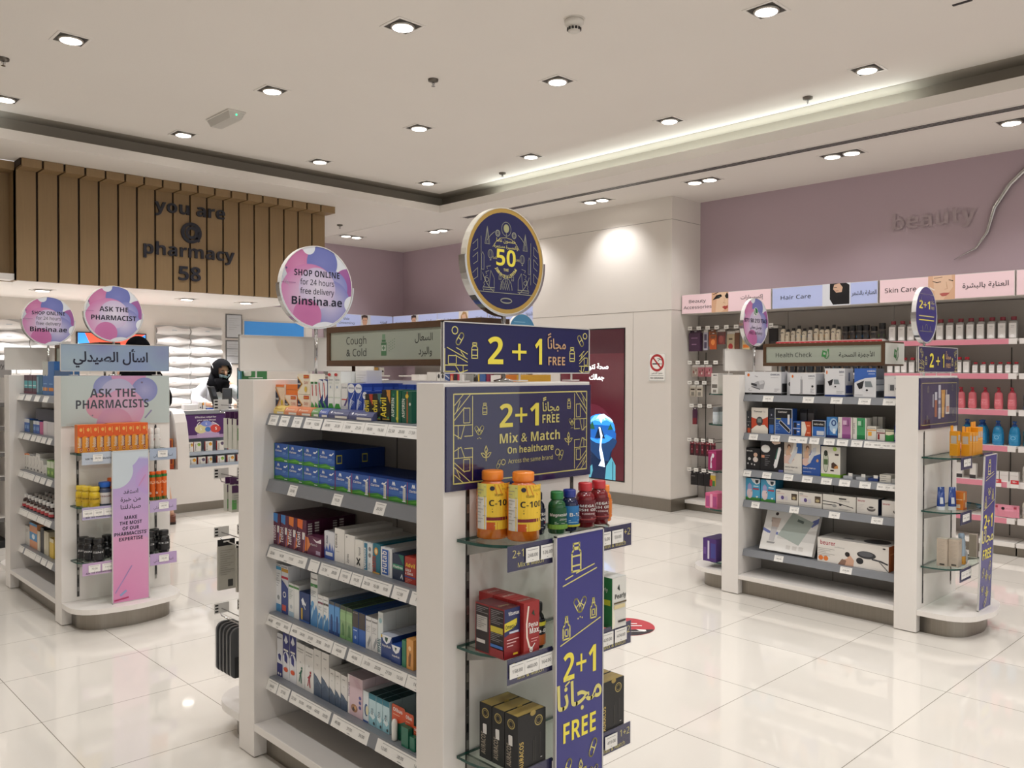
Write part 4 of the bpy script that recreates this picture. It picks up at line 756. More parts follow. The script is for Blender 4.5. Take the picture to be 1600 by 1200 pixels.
OTN = dict(front=[('r', 0, 0, 1, .22, '#3d9a3f'), ('o', .5, .44, .46, .19, '#f2f4ef'), ('p', '#3d9a3f', [0, .2, .25, .3, .75, .3, 1, .2]), ('t', 'Otrivin', .5, .80, .06, '#4a5a6a', 'c', 0, .6, .7), ('t', 'BREATHE CLEAN', .5, .42, .03, '#6a9a5a', 'c', 0, 0, .8), ('o', .48, .66, .05, .03, '#4a7ab0'), ('o', .3, .93, .25, .035, '#c63d3d'), ('l', '#9ab0a0', .008, [.2, .75, .8, .75])])
ADV = lambda c: dict(front=[('r', 0, 0, 1, 1, '#1a1a18'), ('p', c, [.5, 1, 1, 1, 1, .55, .75, .72]), VT('Advil', .52, .44, .42, '#e6d23a', .62), ('o', .75, .86, .16, .08, c), ('r', .1, .06, .9, .09, '#c9a43a'), ('o', .78, .12, .1, .04, '#3f8a5a')], top=[('r', 0, 0, 1, 1, '#3a332a')])
ASP = dict(front=[('r', 0, 0, 1, 1, '#0f5a45'), VT('ASPIRIN', .3, .46, .2, '#d9e0d4', .6), ('r', .56, 0, .72, 1, '#c9c63a'), ('o', .62, .12, .12, .06, '#d8cf5a'), ('o', .26, .86, .08, .035, '#2f8a5a'), ('r', .8, .1, .88, .8, '#2f7a5a')], top=[('r', 0, 0, 1, 1, '#1d6a52')])
run(R1[1.263], [
 ('pan', .0, .066, .105, .05, '#e9dfcf', dict(front=[('r', 0, 0, 1, 1, '#e8cdb0'), ('r', 0, .0, 1, .2, '#d88a6a'), ('p', '#1f2440', [0, .8, .35, .6, .42, .5, .35, .4, 0, .2]), ('l', '#c98a3a', .05, [0, .9, .5, .5, 0, .1]), ('t', 'Panadol', .2, .47, .11, 'w', 'c', 0, .8, .32), ('o', .72, .38, .12, .1, '#d8b83a'), ('r', .05, .92, .95, 1, '#e8762a')], top=[('r', 0, 0, 1, 1, '#d8661e')]), 'cream and orange painkiller carton standing first on the top shelf of the front gondola', 0),
 ('pano', .067, .155, .068, .05, '#e3762c', PAN('#ecd9c4', 'Cold'), 'low cream painkiller carton under the plain orange carton', 0),
 ('panp', .067, .157, .038, .1, '#e87a22', dict(front=[('l', '#c9601a', .06, [.02, .5, .98, .5])]), 'plain orange carton lying on the low cream painkiller carton', 0, .035, .0686),
 ('pan2', .159, .246, .072, .06, '#efe9dc', PAN('#efe6cf'), 'yellow and white painkiller carton at the bottom of its stack', 0),
 ('pan2', .159, .246, .072, .06, '#efe9dc', PAN('#efe6cf'), 'yellow and white painkiller carton on top of its stack', 0, .03, .0732),
 ('grnb', .248, .272, .118, .06, '#f0efe8', dict(front=[('p', '#3f9a4a', [0, 0, 1, 0, 1, .3, .3, .42, 0, .2]), ('p', '#2a2f4a', [.4, 0, 1, 0, .9, .22]), ('l', '#c63d3d', .04, [.5, .9, .6, .6]), ('r', .1, .94, .9, 1, '#2f7a3a')]), 'slim white and green carton beside the yellow painkiller stack', 1),
 ('grnb', .273, .297, .118, .06, '#f0efe8', dict(front=[('p', '#c63d3d', [0, .5, .4, .55, .3, .95, 0, .9])]), 'slim white and red carton next to the blue gel carton', 1),
 ('blug', .30, .328, .127, .06, '#20367e', dict(front=[('p', '#eef0f0', [0, .35, 1, .6, 1, .95, 0, 1]), ('l', '#3fa04a', .05, [.15, .4, .9, .2]), ('l', '#c63d3d', .04, [.2, .9, .5, .5]), ('r', .2, .02, .8, .2, '#e9ebe6')]), 'slim dark blue and white gel carton before its twin', 1),
 ('blug', .33, .358, .127, .06, '#20367e', dict(front=[('p', '#eef0f0', [0, .35, 1, .6, 1, .95, 0, 1])]), 'slim dark blue gel carton touching the white nasal spray cartons', 1),
 ('otn', .361, .4, .154, .04, '#eceeea', OTN, 'tall white nasal spray carton with a green base, nearer the far post', 1),
 ('otn', .402, .442, .154, .04, '#eceeea', OTN, 'tall white nasal spray carton with a green base, nearer the blue spray cartons', 1),
 ('otg', .445, .483, .115, .04, '#e4e4e2', dict(front=[('t', 'Otrivin', .5, .85, .08, '#4a5a6a', 'c', 0, .6, .8), ('p', '#4a3a7a', [.3, .3, 1, .62, 1, .5, .4, .2]), ('r', .1, .52, .9, .55, '#c63d3d'), ('r', .15, .05, .9, .35, '#c9cbcc')]), 'pale grey nasal spray carton with a violet streak', 0),
 ('pot', .446, .514, .158, .06, '#eceae6', dict(front=LN(.1, .9, .9, 6, '#d0cec8')), 'plain white carton behind the pale grey nasal spray carton', 0, .085),
 ('otr', .487, .528, .115, .04, '#2644a0', OTR, 'dark blue nasal spray carton with a round white top, first of three', 3),
 ('otr', .53, .57, .115, .04, '#2644a0', OTR, 'dark blue nasal spray carton with a round white top, second of three', 3),
 ('otr', .572, .597, .09, .04, '#2644a0', OTR, 'shorter dark blue nasal spray carton half hidden by the black cartons', 1),
 ('adv', .60, .643, .083, .04, '#1a1a18', ADV('#b5442c'), 'black painkiller carton with yellow lettering and a red corner', 1, .02),
 ('adv2', .645, .69, .085, .04, '#1a1a18', ADV('#3a6a6a'), 'black painkiller carton with yellow lettering and a teal corner', 1, .02),
 ('adv3', .692, .738, .098, .04, '#1a1a18', ADV('#c98a3a'), 'black painkiller carton with yellow lettering and a gold corner', 1, .02),
 ('asp', .741, .793, .097, .05, '#0f5a45', ASP, 'dark green aspirin carton beside the gold cornered black carton', 1, .02),
 ('asp2', .795, .845, .095, .05, '#0f5a45', dict(front=[('r', .5, 0, .62, 1, '#b0602a'), VT('ASPIRIN', .3, .46, .2, '#d9e0d4', .6), ('o', .55, .85, .16, .07, '#d8b83a'), ('o', .85, .6, .1, .05, '#cfd8d0')]), 'dark green aspirin carton with an orange stripe against the post', 1, .02)], 'top', group=g, where=WS % 'top')
for i in range(5):
    put('carton', carton('otrs', .042, .045, .112, '#2a4aa6', OTR['right']), '%s dark blue carton of the back row behind the aspirin' % ORD[i], 'carton', R1[1.263].at(.60 + .0445 * i, .15), -PI / 2, 'dark blue cartons in the back row')
# low printed edge cards in front of the top shelf cartons
for i, (s0, s1, c, c2, t, lab) in enumerate(((.037, .113, '#d9bd6a', '#b08a2a', 'Panadol', 'low yellow printed edge card under the cream painkiller carton'), (.116, .204, '#d98f6a', '#e8d8c0', 'Panadol', 'low salmon printed edge card'), (.207, .299, '#cf7a52', '#e8d8c0', 'Panadol', 'low orange printed edge card'), (.302, .349, '#6f9a62', '#e8e8e0', 'Otri', 'low green printed edge card'), (.351, .406, '#5a6aa8', '#e8e8f0', 'Otri', 'low blue printed edge card'), (.41, .53, '#565a7c', '#e8e8f0', 'Physiomer', 'low slate printed edge card beside the blue one'), (.533, .668, '#50547a', '#e8e8f0', 'Physiomer', 'low slate printed edge card beside the black cartons'))):
    w = s1 - s0; k = MB(); pf = [(0, 0), (0, .012), (.008, .024), (.03, .03), (.03, 0)]
    k.add([(x, y, z) for x in (0, w) for y, z in pf], [(0, 1, 6, 5), (1, 2, 7, 6), (2, 3, 8, 7), (3, 4, 9, 8), (4, 0, 5, 9), (0, 4, 3, 2, 1), (5, 6, 7, 8, 9)], M(c, .3))
    k.art((0, .0, .013), (1, 0, 0), (0, .58, .815), w, .0145, [('t', t, .5, .2, .55, c2, 'c', 0, 1, .5), ('o', .15, .5, .04, .3, c2)], eps=.0004); k.front(w, .012, [('r', .35, .1, .95, .7, '#d8d4cc')], eps=.0004)
    put('shelf_edge_card', k.mesh('shelf_edge_card'), lab, 'shelf card', R1[1.263].at(s0, -.008 + .009), -PI / 2, 'printed cards along the top shelf')
# second shelf: allergy tablets
CLA = lambda nm: dict(front=[('r', 0, 0, 1, 1, '#2c59a8'), ('r', 0, .3, 1, .5, '#3f6db6'), ('p', '#3d8a2f', [0, 0, 1, 0, 1, .2, .8, .16, .45, .26, 0, .17]), ('p', '#5fa83f', [0, .05, .5, .2, .9, .08, .5, .1]), ('t', nm, .32, .55, .16, 'w', 'c', 0, .8, .46), ('p', '#eef2f6', [.66, .72, .72, .8, .82, .77, .93, .88, .95, .82, .86, .74, .8, .69]), ('l', '#eef2f6', .05, [.24, .76, .27, .9, .32, .76, .34, .9, .38, .76]), ('r', .62, .5, .85, .53, '#8fb0dc'), ('r', .62, .44, .8, .46, '#8fb0dc'), ('r', .75, .06, .95, .1, '#e8eef0'), ('r', 0, 0, .03, 1, '#3f9a5a')], right=[('r', 0, 0, 1, 1, '#1d3f86'), ('r', .06, .3, .28, .75, '#c9c04a'), ('r', .09, .36, .25, .69, '#2a4a7a')], top=[('r', 0, 0, 1, 1, '#1d3d84')])
r = R1[1.02]; ED = .102
for lv in (0, 1):
    for i in range(4):
        s0 = .008 + .1035 * i
        me = carton('cla', .102, .10, .066, '#2350a0', **CLA('Clarinase'))
        put('medicine_carton', me, '%s blue allergy carton from the far post in the %s layer' % (ORD[i], ('bottom', 'top')[lv]), 'carton', r.at(s0, .02, lv * .0665), -PI / 2, 'stacked blue allergy cartons')
        if i == 3 or lv == 1: put('medicine_carton', me, 'spare blue allergy carton behind the stacked ones', 'carton', r.at(s0, .122, lv * .0665), -PI / 2, 'spare blue allergy cartons')
        else: put('medicine_carton', me, 'spare blue allergy carton behind the stacked ones', 'carton', r.at(s0, .122, 0), -PI / 2, 'spare blue allergy cartons')
CL2 = CLA('Claritine'); CL2['front'] = CL2['front'][:-1] + [('r', .0, 0, .02, 1, '#c63d4a'), ('r', .80, .1, .93, .72, '#eceae4')] + [('r', .82, .15 + .06 * i, .91, .17 + .06 * i, '#6a6a6a') for i in range(9)]
for i in range(5):
    s0 = .424 + .1 * i; me = carton('clr', .0985, .095, .066, '#2350a0', **CL2)
    put('medicine_carton', me, '%s single layer blue allergy carton beyond the stack' % ORD[i], 'carton', r.at(s0, .02), -PI / 2, 'single layer of blue allergy cartons')
    put('medicine_carton', me, 'spare single layer blue allergy carton in the second row', 'carton', r.at(s0, .117), -PI / 2, 'spare single layer allergy cartons')
# third shelf
TEL = lambda c: dict(front=[('r', 0, 0, 1, 1, '#5a1f3c'), ('p', c, [0, .75, .55, .7, .6, 1, 0, 1]), ('p', '#e0762c', [.6, 0, 1, .1, 1, .5, .8, .55]), VT('Telfast', .33, .36, .3, '#eadfe2', .5), ('r', .55, .4, .85, .62, '#ddd9d4') , ('l', '#3f5fa8', .04, [.75, .05, .85, .5])], right=[('r', 0, 0, 1, 1, '#4a1a36'), ('r', .05, .55, .22, .9, '#d8d4d0'), ('r', .32, .6, .5, .93, '#d8d4d0')] + [('l', '#4a1a36', .03, [.05 + .27 * (i % 2), .62 + .08 * (i // 2), .24 + .27 * (i % 2), .62 + .08 * (i // 2)]) for i in range(8)], top=[('r', 0, 0, 1, 1, '#4a1830')])
g = 'cartons on the third shelf of the front gondola'
run(R1[.778], [('tel%d' % i, s0, s1, .115, .1, '#5a1f3c', TEL(c), 'maroon allergy carton with upright white lettering, %s from the far post' % ORD[i], 1, .02) for i, (s0, s1, c) in enumerate(((.0, .054, '#3f7fc0'), (.056, .112, '#3f7fc0'), (.114, .172, '#d8762c'), (.174, .238, '#e06a2c')))] + [
 ('teld', .24, .335, .066, .05, '#5a2340', dict(front=[('r', 0, 0, 1, 1, '#5f2546'), ('p', '#e9dfe4', [.4, .9, .65, .72, 1, .72, 1, .95, .7, .8]), ('t', 'Telfast-D', .42, .52, .15, 'w', 'c', 0, .6, .6), ('p', '#d8804a', [0, .1, .25, .5, .1, .9, 0, .9]), ('r', .65, .1, .95, .3, '#a898b0')]), 'low maroon allergy carton lying sideways beside the upright ones', 2, .02),
 ('drip', .338, .402, .094, .05, '#dcdde2', dict(front=[('r', 0, 0, 1, .12, '#3a56a0'), ('p', '#4a6ab8', [0, .1, 1, .1, 1, .5, .9, .3, .8, .55, .7, .3, .55, .6, .4, .3, .25, .5, .1, .3, 0, .45]), VT('Aerius', .35, .7, .14, '#4a5a7a', .3), ('r', .15, .13, .85, .26, '#dfe3ea')]), 'white carton with blue drips beside the maroon cartons', 2),
 ('con', .404, .464, .113, .05, '#e9e6e0', dict(front=[VT('Connus', .25, .62, .16, '#3a3a3c', .42), ('r', .1, .3, .5, .32, '#cfcac2')]), 'tall plain white carton with upright black lettering', 3),
 ('zyr', .466, .524, .1, .05, '#ebe8e2', dict(front=[VT('Zyrtec', .4, .22, .15, '#5a5a5c', .3), ('o', .2, .92, .06, .03, '#9a9a9a')]), 'plain white carton with small grey script', 3),
 ('xyz', .526, .575, .091, .05, '#e9e6df', dict(front=[VT('Xyzal', .65, .6, .16, '#7a7a7a', .3), ('l', '#1a1a1a', .06, [.25, .12, .6, .35]), ('l', '#1a1a1a', .06, [.25, .35, .6, .12])]), 'white carton with a black cross mark', 3),
 ('den', .577, .626, .09, .05, '#e4e8e8', dict(front=[('r', .05, .02, .42, .98, '#2f7a9a'), VT('Dentinox', .26, .45, .2, 'w', .75), ('o', .72, .8, .15, .08, '#8a8a8a'), ('o', .72, .58, .15, .08, '#8a8a8a'), VT('5 mg', .75, .2, .14, '#6a6a6a', .2, .4)]), 'white and teal striped carton with upright lettering', 3),
 ('nur', .629, .668, .094, .05, '#237488', dict(front=[('o', .45, .75, .28, .13, '#d8902a'), ('o', .45, .75, .18, .08, '#e6d8a0'), VT('NUROFEN', .45, .3, .3, '#b0442c', .55), ('r', 0, 0, 1, .05, '#c8a050')]), 'teal painkiller carton with an orange target', 3),
 ('flu', .671, .731, .09, .05, '#dfe2e4', dict(front=[('r', .14, .06, .7, .93, '#2a5cae'), VT('Flutab', .55, .5, .4, 'w', .75), ('l', '#9aa0a8', .02, [.8, .1, .8, .9])]), 'white carton with a tall blue panel', 3),
 ('flr', .735, .793, .08, .05, '#1f2f4a', dict(front=[('p', '#1f6a5a', [.5, 1, 1, 1, 1, .6]), ('r', .02, .42, .95, .6, '#2f8a6a'), TT('Fludrex', 'w', .46, .13, .85), ('l', '#dfe6ea', .05, [.75, .12, .85, .25, .92, .1])]), 'dark navy flu carton with a green band', 3),
 ('advc', .797, .852, .08, .05, '#a83226', dict(front=[('t', 'Advil', .5, .62, .2, '#e6c83a', 'c', 0, 1.2, .85), ('t', 'COLD', .32, .45, .13, 'w', 'c', 0, 1, .5), ('t', '& SINUS', .42, .33, .12, 'w', 'c', 0, 1, .7), ('r', 0, .22, 1, .27, '#3a4a8a')] + LN(.1, .7, .16, 3, '#e0b0a0')), 'red cold tablet carton with yellow lettering against the post', 3)], 'third', group=g)
# fourth shelf: nasal sprays
SEA = lambda t, band='#3f8a4a', c2='#4a86bc': dict(front=[('r', 0, .86, 1, 1, '#ececea'), ('r', 0, .74, 1, .80, band), ('p', c2, [0, 0, 1, 0, 1, .3, .8, .42, .55, .3, .3, .48, 0, .36]), ('p', '#a9cbe0', [.1, .1, .45, .3, .4, .4, .1, .25]), ('o', .3, .42, .2, .05, '#5f9fd0'), ('t', t, .5, .88, .045, '#3a3a3c', 'c', 0, 1, .8), ('t', 'Adult', .5, .755, .03, 'w', 'c')] + LN(.15, .8, .66, 4, '#6a7a8a', .03, .008))
g = 'cartons on the fourth shelf of the front gondola'
BLUC = dict(front=[('r', 0, .9, 1, 1, '#4a4a4c'), ('r', 0, .42, 1, .88, '#5f9cd6'), ('p', '#2a4f8a', [.3, .1, .7, .1, .7, .5, .6, .6, .4, .6, .3, .5]), ('r', 0, 0, 1, .1, '#2a4a86')], top=[('r', 0, 0, 1, 1, '#3a5f8a')])
GRNC = dict(front=[('r', 0, .88, 1, 1, '#4a4f44'), ('r', 0, .55, 1, .8, '#9cc08a'), ('p', '#5f8a5a', [.25, .1, .75, .1, .7, .4, .5, .5, .3, .4]), ('r', 0, 0, 1, .1, '#7fae72')], top=[('r', 0, 0, 1, 1, '#3f5f4a')])
run(R1[.527], [
 ('iso', .0, .037, .176, .05, '#e4e6e8', dict(front=[('r', 0, .88, 1, .95, '#4a9ac6'), ('r', 0, 0, 1, .16, '#4a90c4'), ('t', 'ISOMAR', .5, .96, .03, '#555', 'c', 0, 1, .8), ('o', .5, .3, .25, .05, '#9aa0a4')] + LN(.2, .8, .8, 6, '#8a8a90', .05, .01)), 'tall white nasal wash carton with a blue cap band, next to the far post', 2),
 ('iso2', .04, .09, .178, .05, '#dfe2e8', dict(front=[('r', 0, .86, 1, .93, '#c99a3a'), ('r', 0, .72, 1, .77, '#c6304a'), ('p', '#3a4a8a', [0, 0, 1, 0, 1, .55, 0, .7]), ('r', .15, .06, .7, .18, '#d05a4a'), ('t', 'ISOMAR', .5, .95, .035, '#555', 'c', 0, 1, .8), ('e', .5, .4, .2, .05, .02, 'w')]), 'tall white and indigo nasal wash carton with a gold band', 2),
 ('str', .093, .13, .121, .05, '#e6e8e6', dict(front=[('r', 0, .88, 1, .94, '#4f8a4a'), ('r', 0, 0, 1, .15, '#a9c4d6'), ('o', .5, .3, .25, .06, '#c0c8cc')] + LN(.15, .85, .8, 6, '#8a9a90', .05, .012)), 'short white nasal spray carton with a green line, first of two', 2),
 ('str', .131, .167, .121, .05, '#e6e8e6', dict(front=[('r', 0, .88, 1, .94, '#4f8a4a')]), 'short white nasal spray carton with a green line, second of two', 2),
 ('ster', .169, .239, .104, .05, '#1f3a72', dict(front=[('p', '#e9ecf0', [.2, .72, .35, .82, .5, .7, .62, .62, .7, .72, .62, .55, .45, .6, .32, .55]), ('r', .18, .03, .34, .45, '#c9a83a'), ('r', 0, 0, 1, .06, '#3a62a8'), ('l', '#e9ecf0', .03, [.4, .6, .62, .45])], right=[('r', 0, 0, 1, 1, '#274a86')]), 'dark blue nasal spray carton with a white splash', 2),
 ('sea', .247, .294, .185, .05, '#e6e9e8', SEA('Sinomarin'), 'tallest white sea water spray carton with a green band', 2),
 ('seb', .296, .329, .117, .05, '#e6e9e8', SEA('Sinomarin', '#7a3a52'), 'white sea water spray carton with a maroon band', 3),
 ('sec', .331, .365, .118, .05, '#e6e9e8', SEA('Sinomarin', '#5a524a'), 'white sea water spray carton with a brown band', 3),
 ('blc', .367, .402, .11, .05, '#4f86c4', BLUC, 'light blue spray carton with a dark cap band, first of two', 3), ('blc', .404, .435, .11, .05, '#4f86c4', BLUC, 'light blue spray carton with a dark cap band, second of two', 3),
 ('grc', .437, .472, .109, .05, '#8fb07f', GRNC, 'pale green spray carton, first of two', 3), ('grc', .474, .51, .109, .05, '#8fb07f', GRNC, 'pale green spray carton, second of two', 3),
 ('bls', .512, .547, .107, .05, '#2f62b4', dict(front=[('r', 0, .5, 1, 1, '#4b4440'), ('t', 'ISOMER', .5, .93, .04, '#d0ccc8', 'c', 0, .5, .8), ('o', .5, .2, .15, .05, '#a9c4ea'), ('r', .2, .4, .8, .43, '#c0d4f0')], top=[('r', 0, 0, 1, 1, '#2f5fae')]), 'dark brown over blue spray carton, first of two', 3),
 ('bls', .549, .586, .107, .05, '#2f62b4', dict(front=[('r', 0, .5, 1, 1, '#4b4440')]), 'dark brown over blue spray carton, second of two', 3),
 ('noz', .588, .621, .105, .05, '#dfdfdd', dict(front=[('t', 'Nozoil', .5, .86, .08, '#3a3a3c', 'c', 0, 1, .85), ('p', '#9a9ea2', [.4, .05, .9, .3, .8, .45, .3, .2])] + LN(.15, .8, .7, 4, '#8a8a90', .05, .01)), 'pale grey nasal oil carton, first of two', 3),
 ('noz', .622, .655, .105, .05, '#dfdfdd', dict(front=[('t', 'Nozoil', .5, .86, .08, '#3a3a3c', 'c', 0, 1, .85)]), 'pale grey nasal oil carton, second of two', 3),
 ('hyd', .657, .684, .133, .05, '#dbe2e2', dict(front=[VT('HYSAN', .55, .2, .2, '#3a6a72', .3), ('o', .5, .8, .3, .06, '#9ac0c6')]), 'tall slim pale teal carton beside the blue rub cartons', 3),
 ('vic', .687, .746, .072, .05, '#233f7e', dict(front=[('p', '#e9ecf0', [.05, 1, .2, .75, .5, .62, .8, .75, .98, 1]), ('p', '#1f4a3a', [.35, .92, .65, .92, .6, .78, .5, .7, .4, .78]), ('t', 'VapoRub', .5, .5, .13, 'w', 'c', 0, .8, .8), ('r', .02, .86, .14, .98, '#d8b83a')], top=[('r', 0, 0, 1, 1, '#cfd6e6')]), 'blue vapour rub carton with a white shield top', 2, .02),
 ('vis', .748, .797, .054, .05, '#233f7e', dict(front=[('p', '#e9ecf0', [.02, 1, .2, .68, .5, .55, .8, .68, .98, 1]), ('p', '#1f4a3a', [.38, .9, .62, .9, .5, .68]), ('t', 'VapoRub', .5, .36, .14, 'w', 'c', 0, .8, .8)], top=[('r', 0, 0, 1, 1, '#2f55a8')]), 'smaller blue vapour rub carton before the green one', 3, .015),
 ('grx', .803, .824, .08, .05, '#2f7a5a', {}, 'slim green carton between the rub and the orange balm', 2, .015),
 ('orx', .826, .86, .09, .05, '#d99a52', dict(front=[('p', '#8a5a2a', [.3, .1, .6, .1, .7, .5, .5, .6, .3, .4]), ('o', .5, .7, .2, .08, '#f0d0a0')]), 'orange balm carton against the post on the fourth shelf', 2, .015)], 'fourth', group=g)
# lowest shelf
MUC = dict(front=[('r', 0, .5, 1, 1, '#2a2f7a'), ('o', .5, .86, .22, .06, '#dfe3ea'), ('p', '#dfe3ea', [.2, .84, .5, .98, .8, .84, .5, .78]), ('r', .15, .62, .85, .66, 'w'), ('o', .55, .5, .42, .11, '#e8eaee'), ('p', '#2a2f7a', [.3, .4, .7, .36, .75, .5, .5, .6, .25, .55]), ('o', .5, .22, .32, .05, '#d8562c')])
RUN = lambda c: dict(front=[('t', 'Immunace', .5, .86, .05, '#4a4a4c', 'c', 0, 1, .8), ('t', 'prospan', .5, .8, .04, '#4a4a4c', 'c', 0, 0, .7), ('t', '-2-', .5, .56, .05, '#3a3a3c', 'c', 0, 1), ('p', c, [.3, .12, .4, .12, .48, .26, .58, .1, .68, .1, .6, .3, .75, .4, .62, .42, .5, .36, .3, .3, .45, .3]), ('o', .68, .45, .09, .03, c)])
MTN = dict(front=[('p', '#44566e', [0, 0, 1, 0, 1, .30, .8, .33, .6, .38, .4, .42, .2, .44, 0, .48]), ('p', '#56687e', [0, .2, .5, .32, 1, .18, 1, .28, .5, .38, 0, .44]), ('t', '0g', .5, .66, .05, '#8a8a90'), ('r', .3, .86, .7, .88, '#9a9a9a')], right=[('p', '#44566e', [0, 0, 1, 0, 1, .2, 0, .3])])
AQ = dict(front=[('r', 0, .82, 1, 1, '#2f7f94'), ('p', '#8fc4d2', [0, 0, 1, 0, 1, .35, .5, .5, 0, .35]), ('p', '#dcecef', [.1, .3, .5, .55, .9, .3, .6, .2]), VT('AQUA', .6, .45, .14, '#2a5f72', .2), ('o', .75, .1, .14, .05, '#3a4a52')], top=[('r', 0, 0, 1, 1, '#12454a')])
g = 'cartons on the lowest shelf of the front gondola'
run(R1[.287], [
 ('mu0', .006, .048, .159, .05, '#dfe0e4', dict(front=[('r', 0, 0, 1, .3, '#2a2f7a'), ('o', .5, .45, .42, .1, '#e8eaee'), ('p', '#2a2f7a', [.3, .4, .7, .36, .75, .5, .5, .54, .2, .5]), ('o', .3, .06, .12, .03, 'w'), ('o', .7, .06, .12, .03, 'w'), ('t', 'Mucosol', .5, .88, .05, '#3a3a5a', 'c', 0, 1, .8)]), 'white and indigo syrup carton next to the far post', 2),
 ('muc', .05, .098, .168, .05, '#e4e6ea', MUC, 'indigo topped syrup carton with an orange seal, first of two', 2), ('muc', .1, .147, .172, .05, '#e4e6ea', MUC, 'indigo topped syrup carton with an orange seal, second of two', 2),
 ('rn1', .149, .205, .157, .05, '#e6e5e2', RUN('#1f6a52'), 'white syrup carton with a green runner', 2), ('rn2', .207, .266, .156, .05, '#e6e5e2', RUN('#a82a3a'), 'white syrup carton with a red runner', 2),
 ('mtn', .268, .316, .163, .05, '#e2e0dc', MTN, 'tall white carton with slate mountains, first of four', 2), ('mtn', .318, .367, .163, .05, '#e2e0dc', MTN, 'tall white carton with slate mountains, second of four', 0),
 ('mt2', .369, .403, .119, .05, '#e2e0dc', MTN, 'shorter white carton with slate mountains, third of four', 3), ('mt2', .405, .439, .119, .05, '#e2e0dc', MTN, 'shorter white carton with slate mountains, fourth of four', 3), ('mt2', .441, .480, .117, .05, '#e2e0dc', MTN, 'short white carton with slate mountains beside the pink one', 2),
 ('pnk', .483, .571, .130, .05, '#dcc9cf', dict(front=[('r', 0, 0, .12, 1, '#ece6e4'), ('r', .12, 0, 1, .98, '#d9bfc8'), VT('Hyaluron', .13, .62, .1, '#6a4a7a', .35), ('o', .45, .2, .22, .1, '#a87a5a'), ('o', .4, .17, .08, .05, '#4a3a3a'), ('o', .52, .22, .07, .05, '#d8a87a')] + [('o', .84, .52 - .12 * i, .08, .045, '#5a5a9a') for i in range(3)] + [('l', '#c9a0ae', .01, [.4 + .1 * i, .95, .7 + .08 * i, .75]) for i in range(4)]), 'wide pale pink cold treatment carton with blue dots', 3),
 ('nas', .573, .604, .1, .05, '#dfe6ea', dict(front=[('o', .6, .4, .35, .2, '#3a5a8a'), ('o', .75, .4, .25, .15, '#dfd8b0'), ('r', 0, 0, 1, .06, '#3a5a9a')]), 'slim white carton with a blue ring beside the aqua ones', 3),
 ('aq1', .606, .646, .101, .05, '#bfdbe2', AQ, 'aqua blue spray carton, first of three', 3), ('aq1', .648, .681, .101, .05, '#bfdbe2', AQ, 'aqua blue spray carton, second of three', 3), ('aq1', .683, .718, .101, .05, '#bfdbe2', AQ, 'aqua blue spray carton, third of three', 3)], 'lowest', group=g)
def olbas(s0, w, h, label, tube=True):
    t = thing('hanging_card_pack', label, 'inhaler pack', R1[.287].at(s0, .01), -PI / 2, 'orange and green inhaler packs')
    MB().box(0, .02, 0, w, .022, h, M('#1d5a48', .3)).front(w, h, [('p', '#d2542c', [0, .42, .6, .5, 1, .62, 1, .96, .9, 1, .08, 1, 0, .96]), ('t', 'Olbas', .45, .80, .15, 'w', 'c', 0, 1.4, .7), ('r', .12, .7, .6, .72, '#f0c0a0')], y=.02, eps=.0004).obj('card', t)
    if tube: MB().lathe([(.006, 0), (.0095, .003), (.0095, .052), (.009, .056), (.006, .064), (.001, .066)], M('#e8e9e4', .25), (w * .42, .009, .0), 14).obj('inhaler', t)
    else: MB().box(w * .1, .002, 0, w * .9, .018, h * .62, M('#1d6a52', .15)).obj('blister', t)
olbas(.732, .068, .104, 'large orange and green inhaler pack with a white inhaler'); olbas(.80, .043, .097, 'narrow orange and green inhaler pack beside the large one', False); olbas(.843, .03, .067, 'small orange and green inhaler pack against the post', False)
# ---------------------------------------------------------------- bottles, jars and tubes
def strips(u0, v0, u1, v1, c, n=10): return [('r', u0 + (u1 - u0) * i / n, v0, u0 + (u1 - u0) * (i + 1) / n, v1, c) for i in range(n)]
def wrap_label(W_, h, r, z0, art, base, face=-90):
    """printed label bent round a bottle; W_ = arc length, centred on the given heading"""
    k = MB(); k.art((-W_ / 2, 0, z0), (1, 0, 0), (0, 0, 1), W_, h, strips(0, 0, 1, 1, base, 14), eps=.0002)
    k.art((-W_ / 2, 0, z0), (1, 0, 0), (0, 0, 1), W_, h, art, eps=.0002, k0=16)
    f = math.radians(face); vs = []
    for x, y, z in k.v:
        a = f + x / r; q = r + .0004 - y; vs.append((q * math.cos(a), q * math.sin(a), z))
    k.v = vs; return k
PROTO = {}
def bottle(key, label, loc, body, bm, cap, cm, lab=None, cat='bottle', name='bottle', group=None, rz=0, seg=18, sq=0, pump=None):
    """body, cap: lathe profiles; lab: (arc, height, radius, z0, art, base colour, heading)"""
    if key not in PROTO:
        t = thing(name, label, cat, loc, rz, group)
        MB().lathe(body, bm, seg=seg, sq=sq).obj('body', t)
        if cap: MB().lathe(cap, cm, seg=seg).obj('cap', t)
        if pump: pump().obj('pump', t)
        if lab: wrap_label(*lab).obj('label', t)
        PROTO[key] = t; return t
    return dup(PROTO[key], loc, rz, label, group)
def bp(r, h, nr, nh, sh=.18):  # bottle body profile: radius, shoulder height, neck
    return [(r * .9, 0), (r, .004), (r, h * (1 - sh)), (r * .93, h * (1 - sh * .55)), (r * .72, h * (1 - sh * .15)), (nr, h), (nr, h + nh)]
def cp(r, z0, z1): return [(r, z0), (r * 1.02, z0 + .002), (r * 1.02, z1 - .003), (r * .93, z1), (r * .5, z1 + .0005)]
AMB = noise_mat('amber_bottle', '#d0600f', '#e88a2c', (60, 60, 50), 1.5, .12, spec=.7)
def glossy(c, r=.12): return M(c, r, 0, .7)
Y1 = G1Y
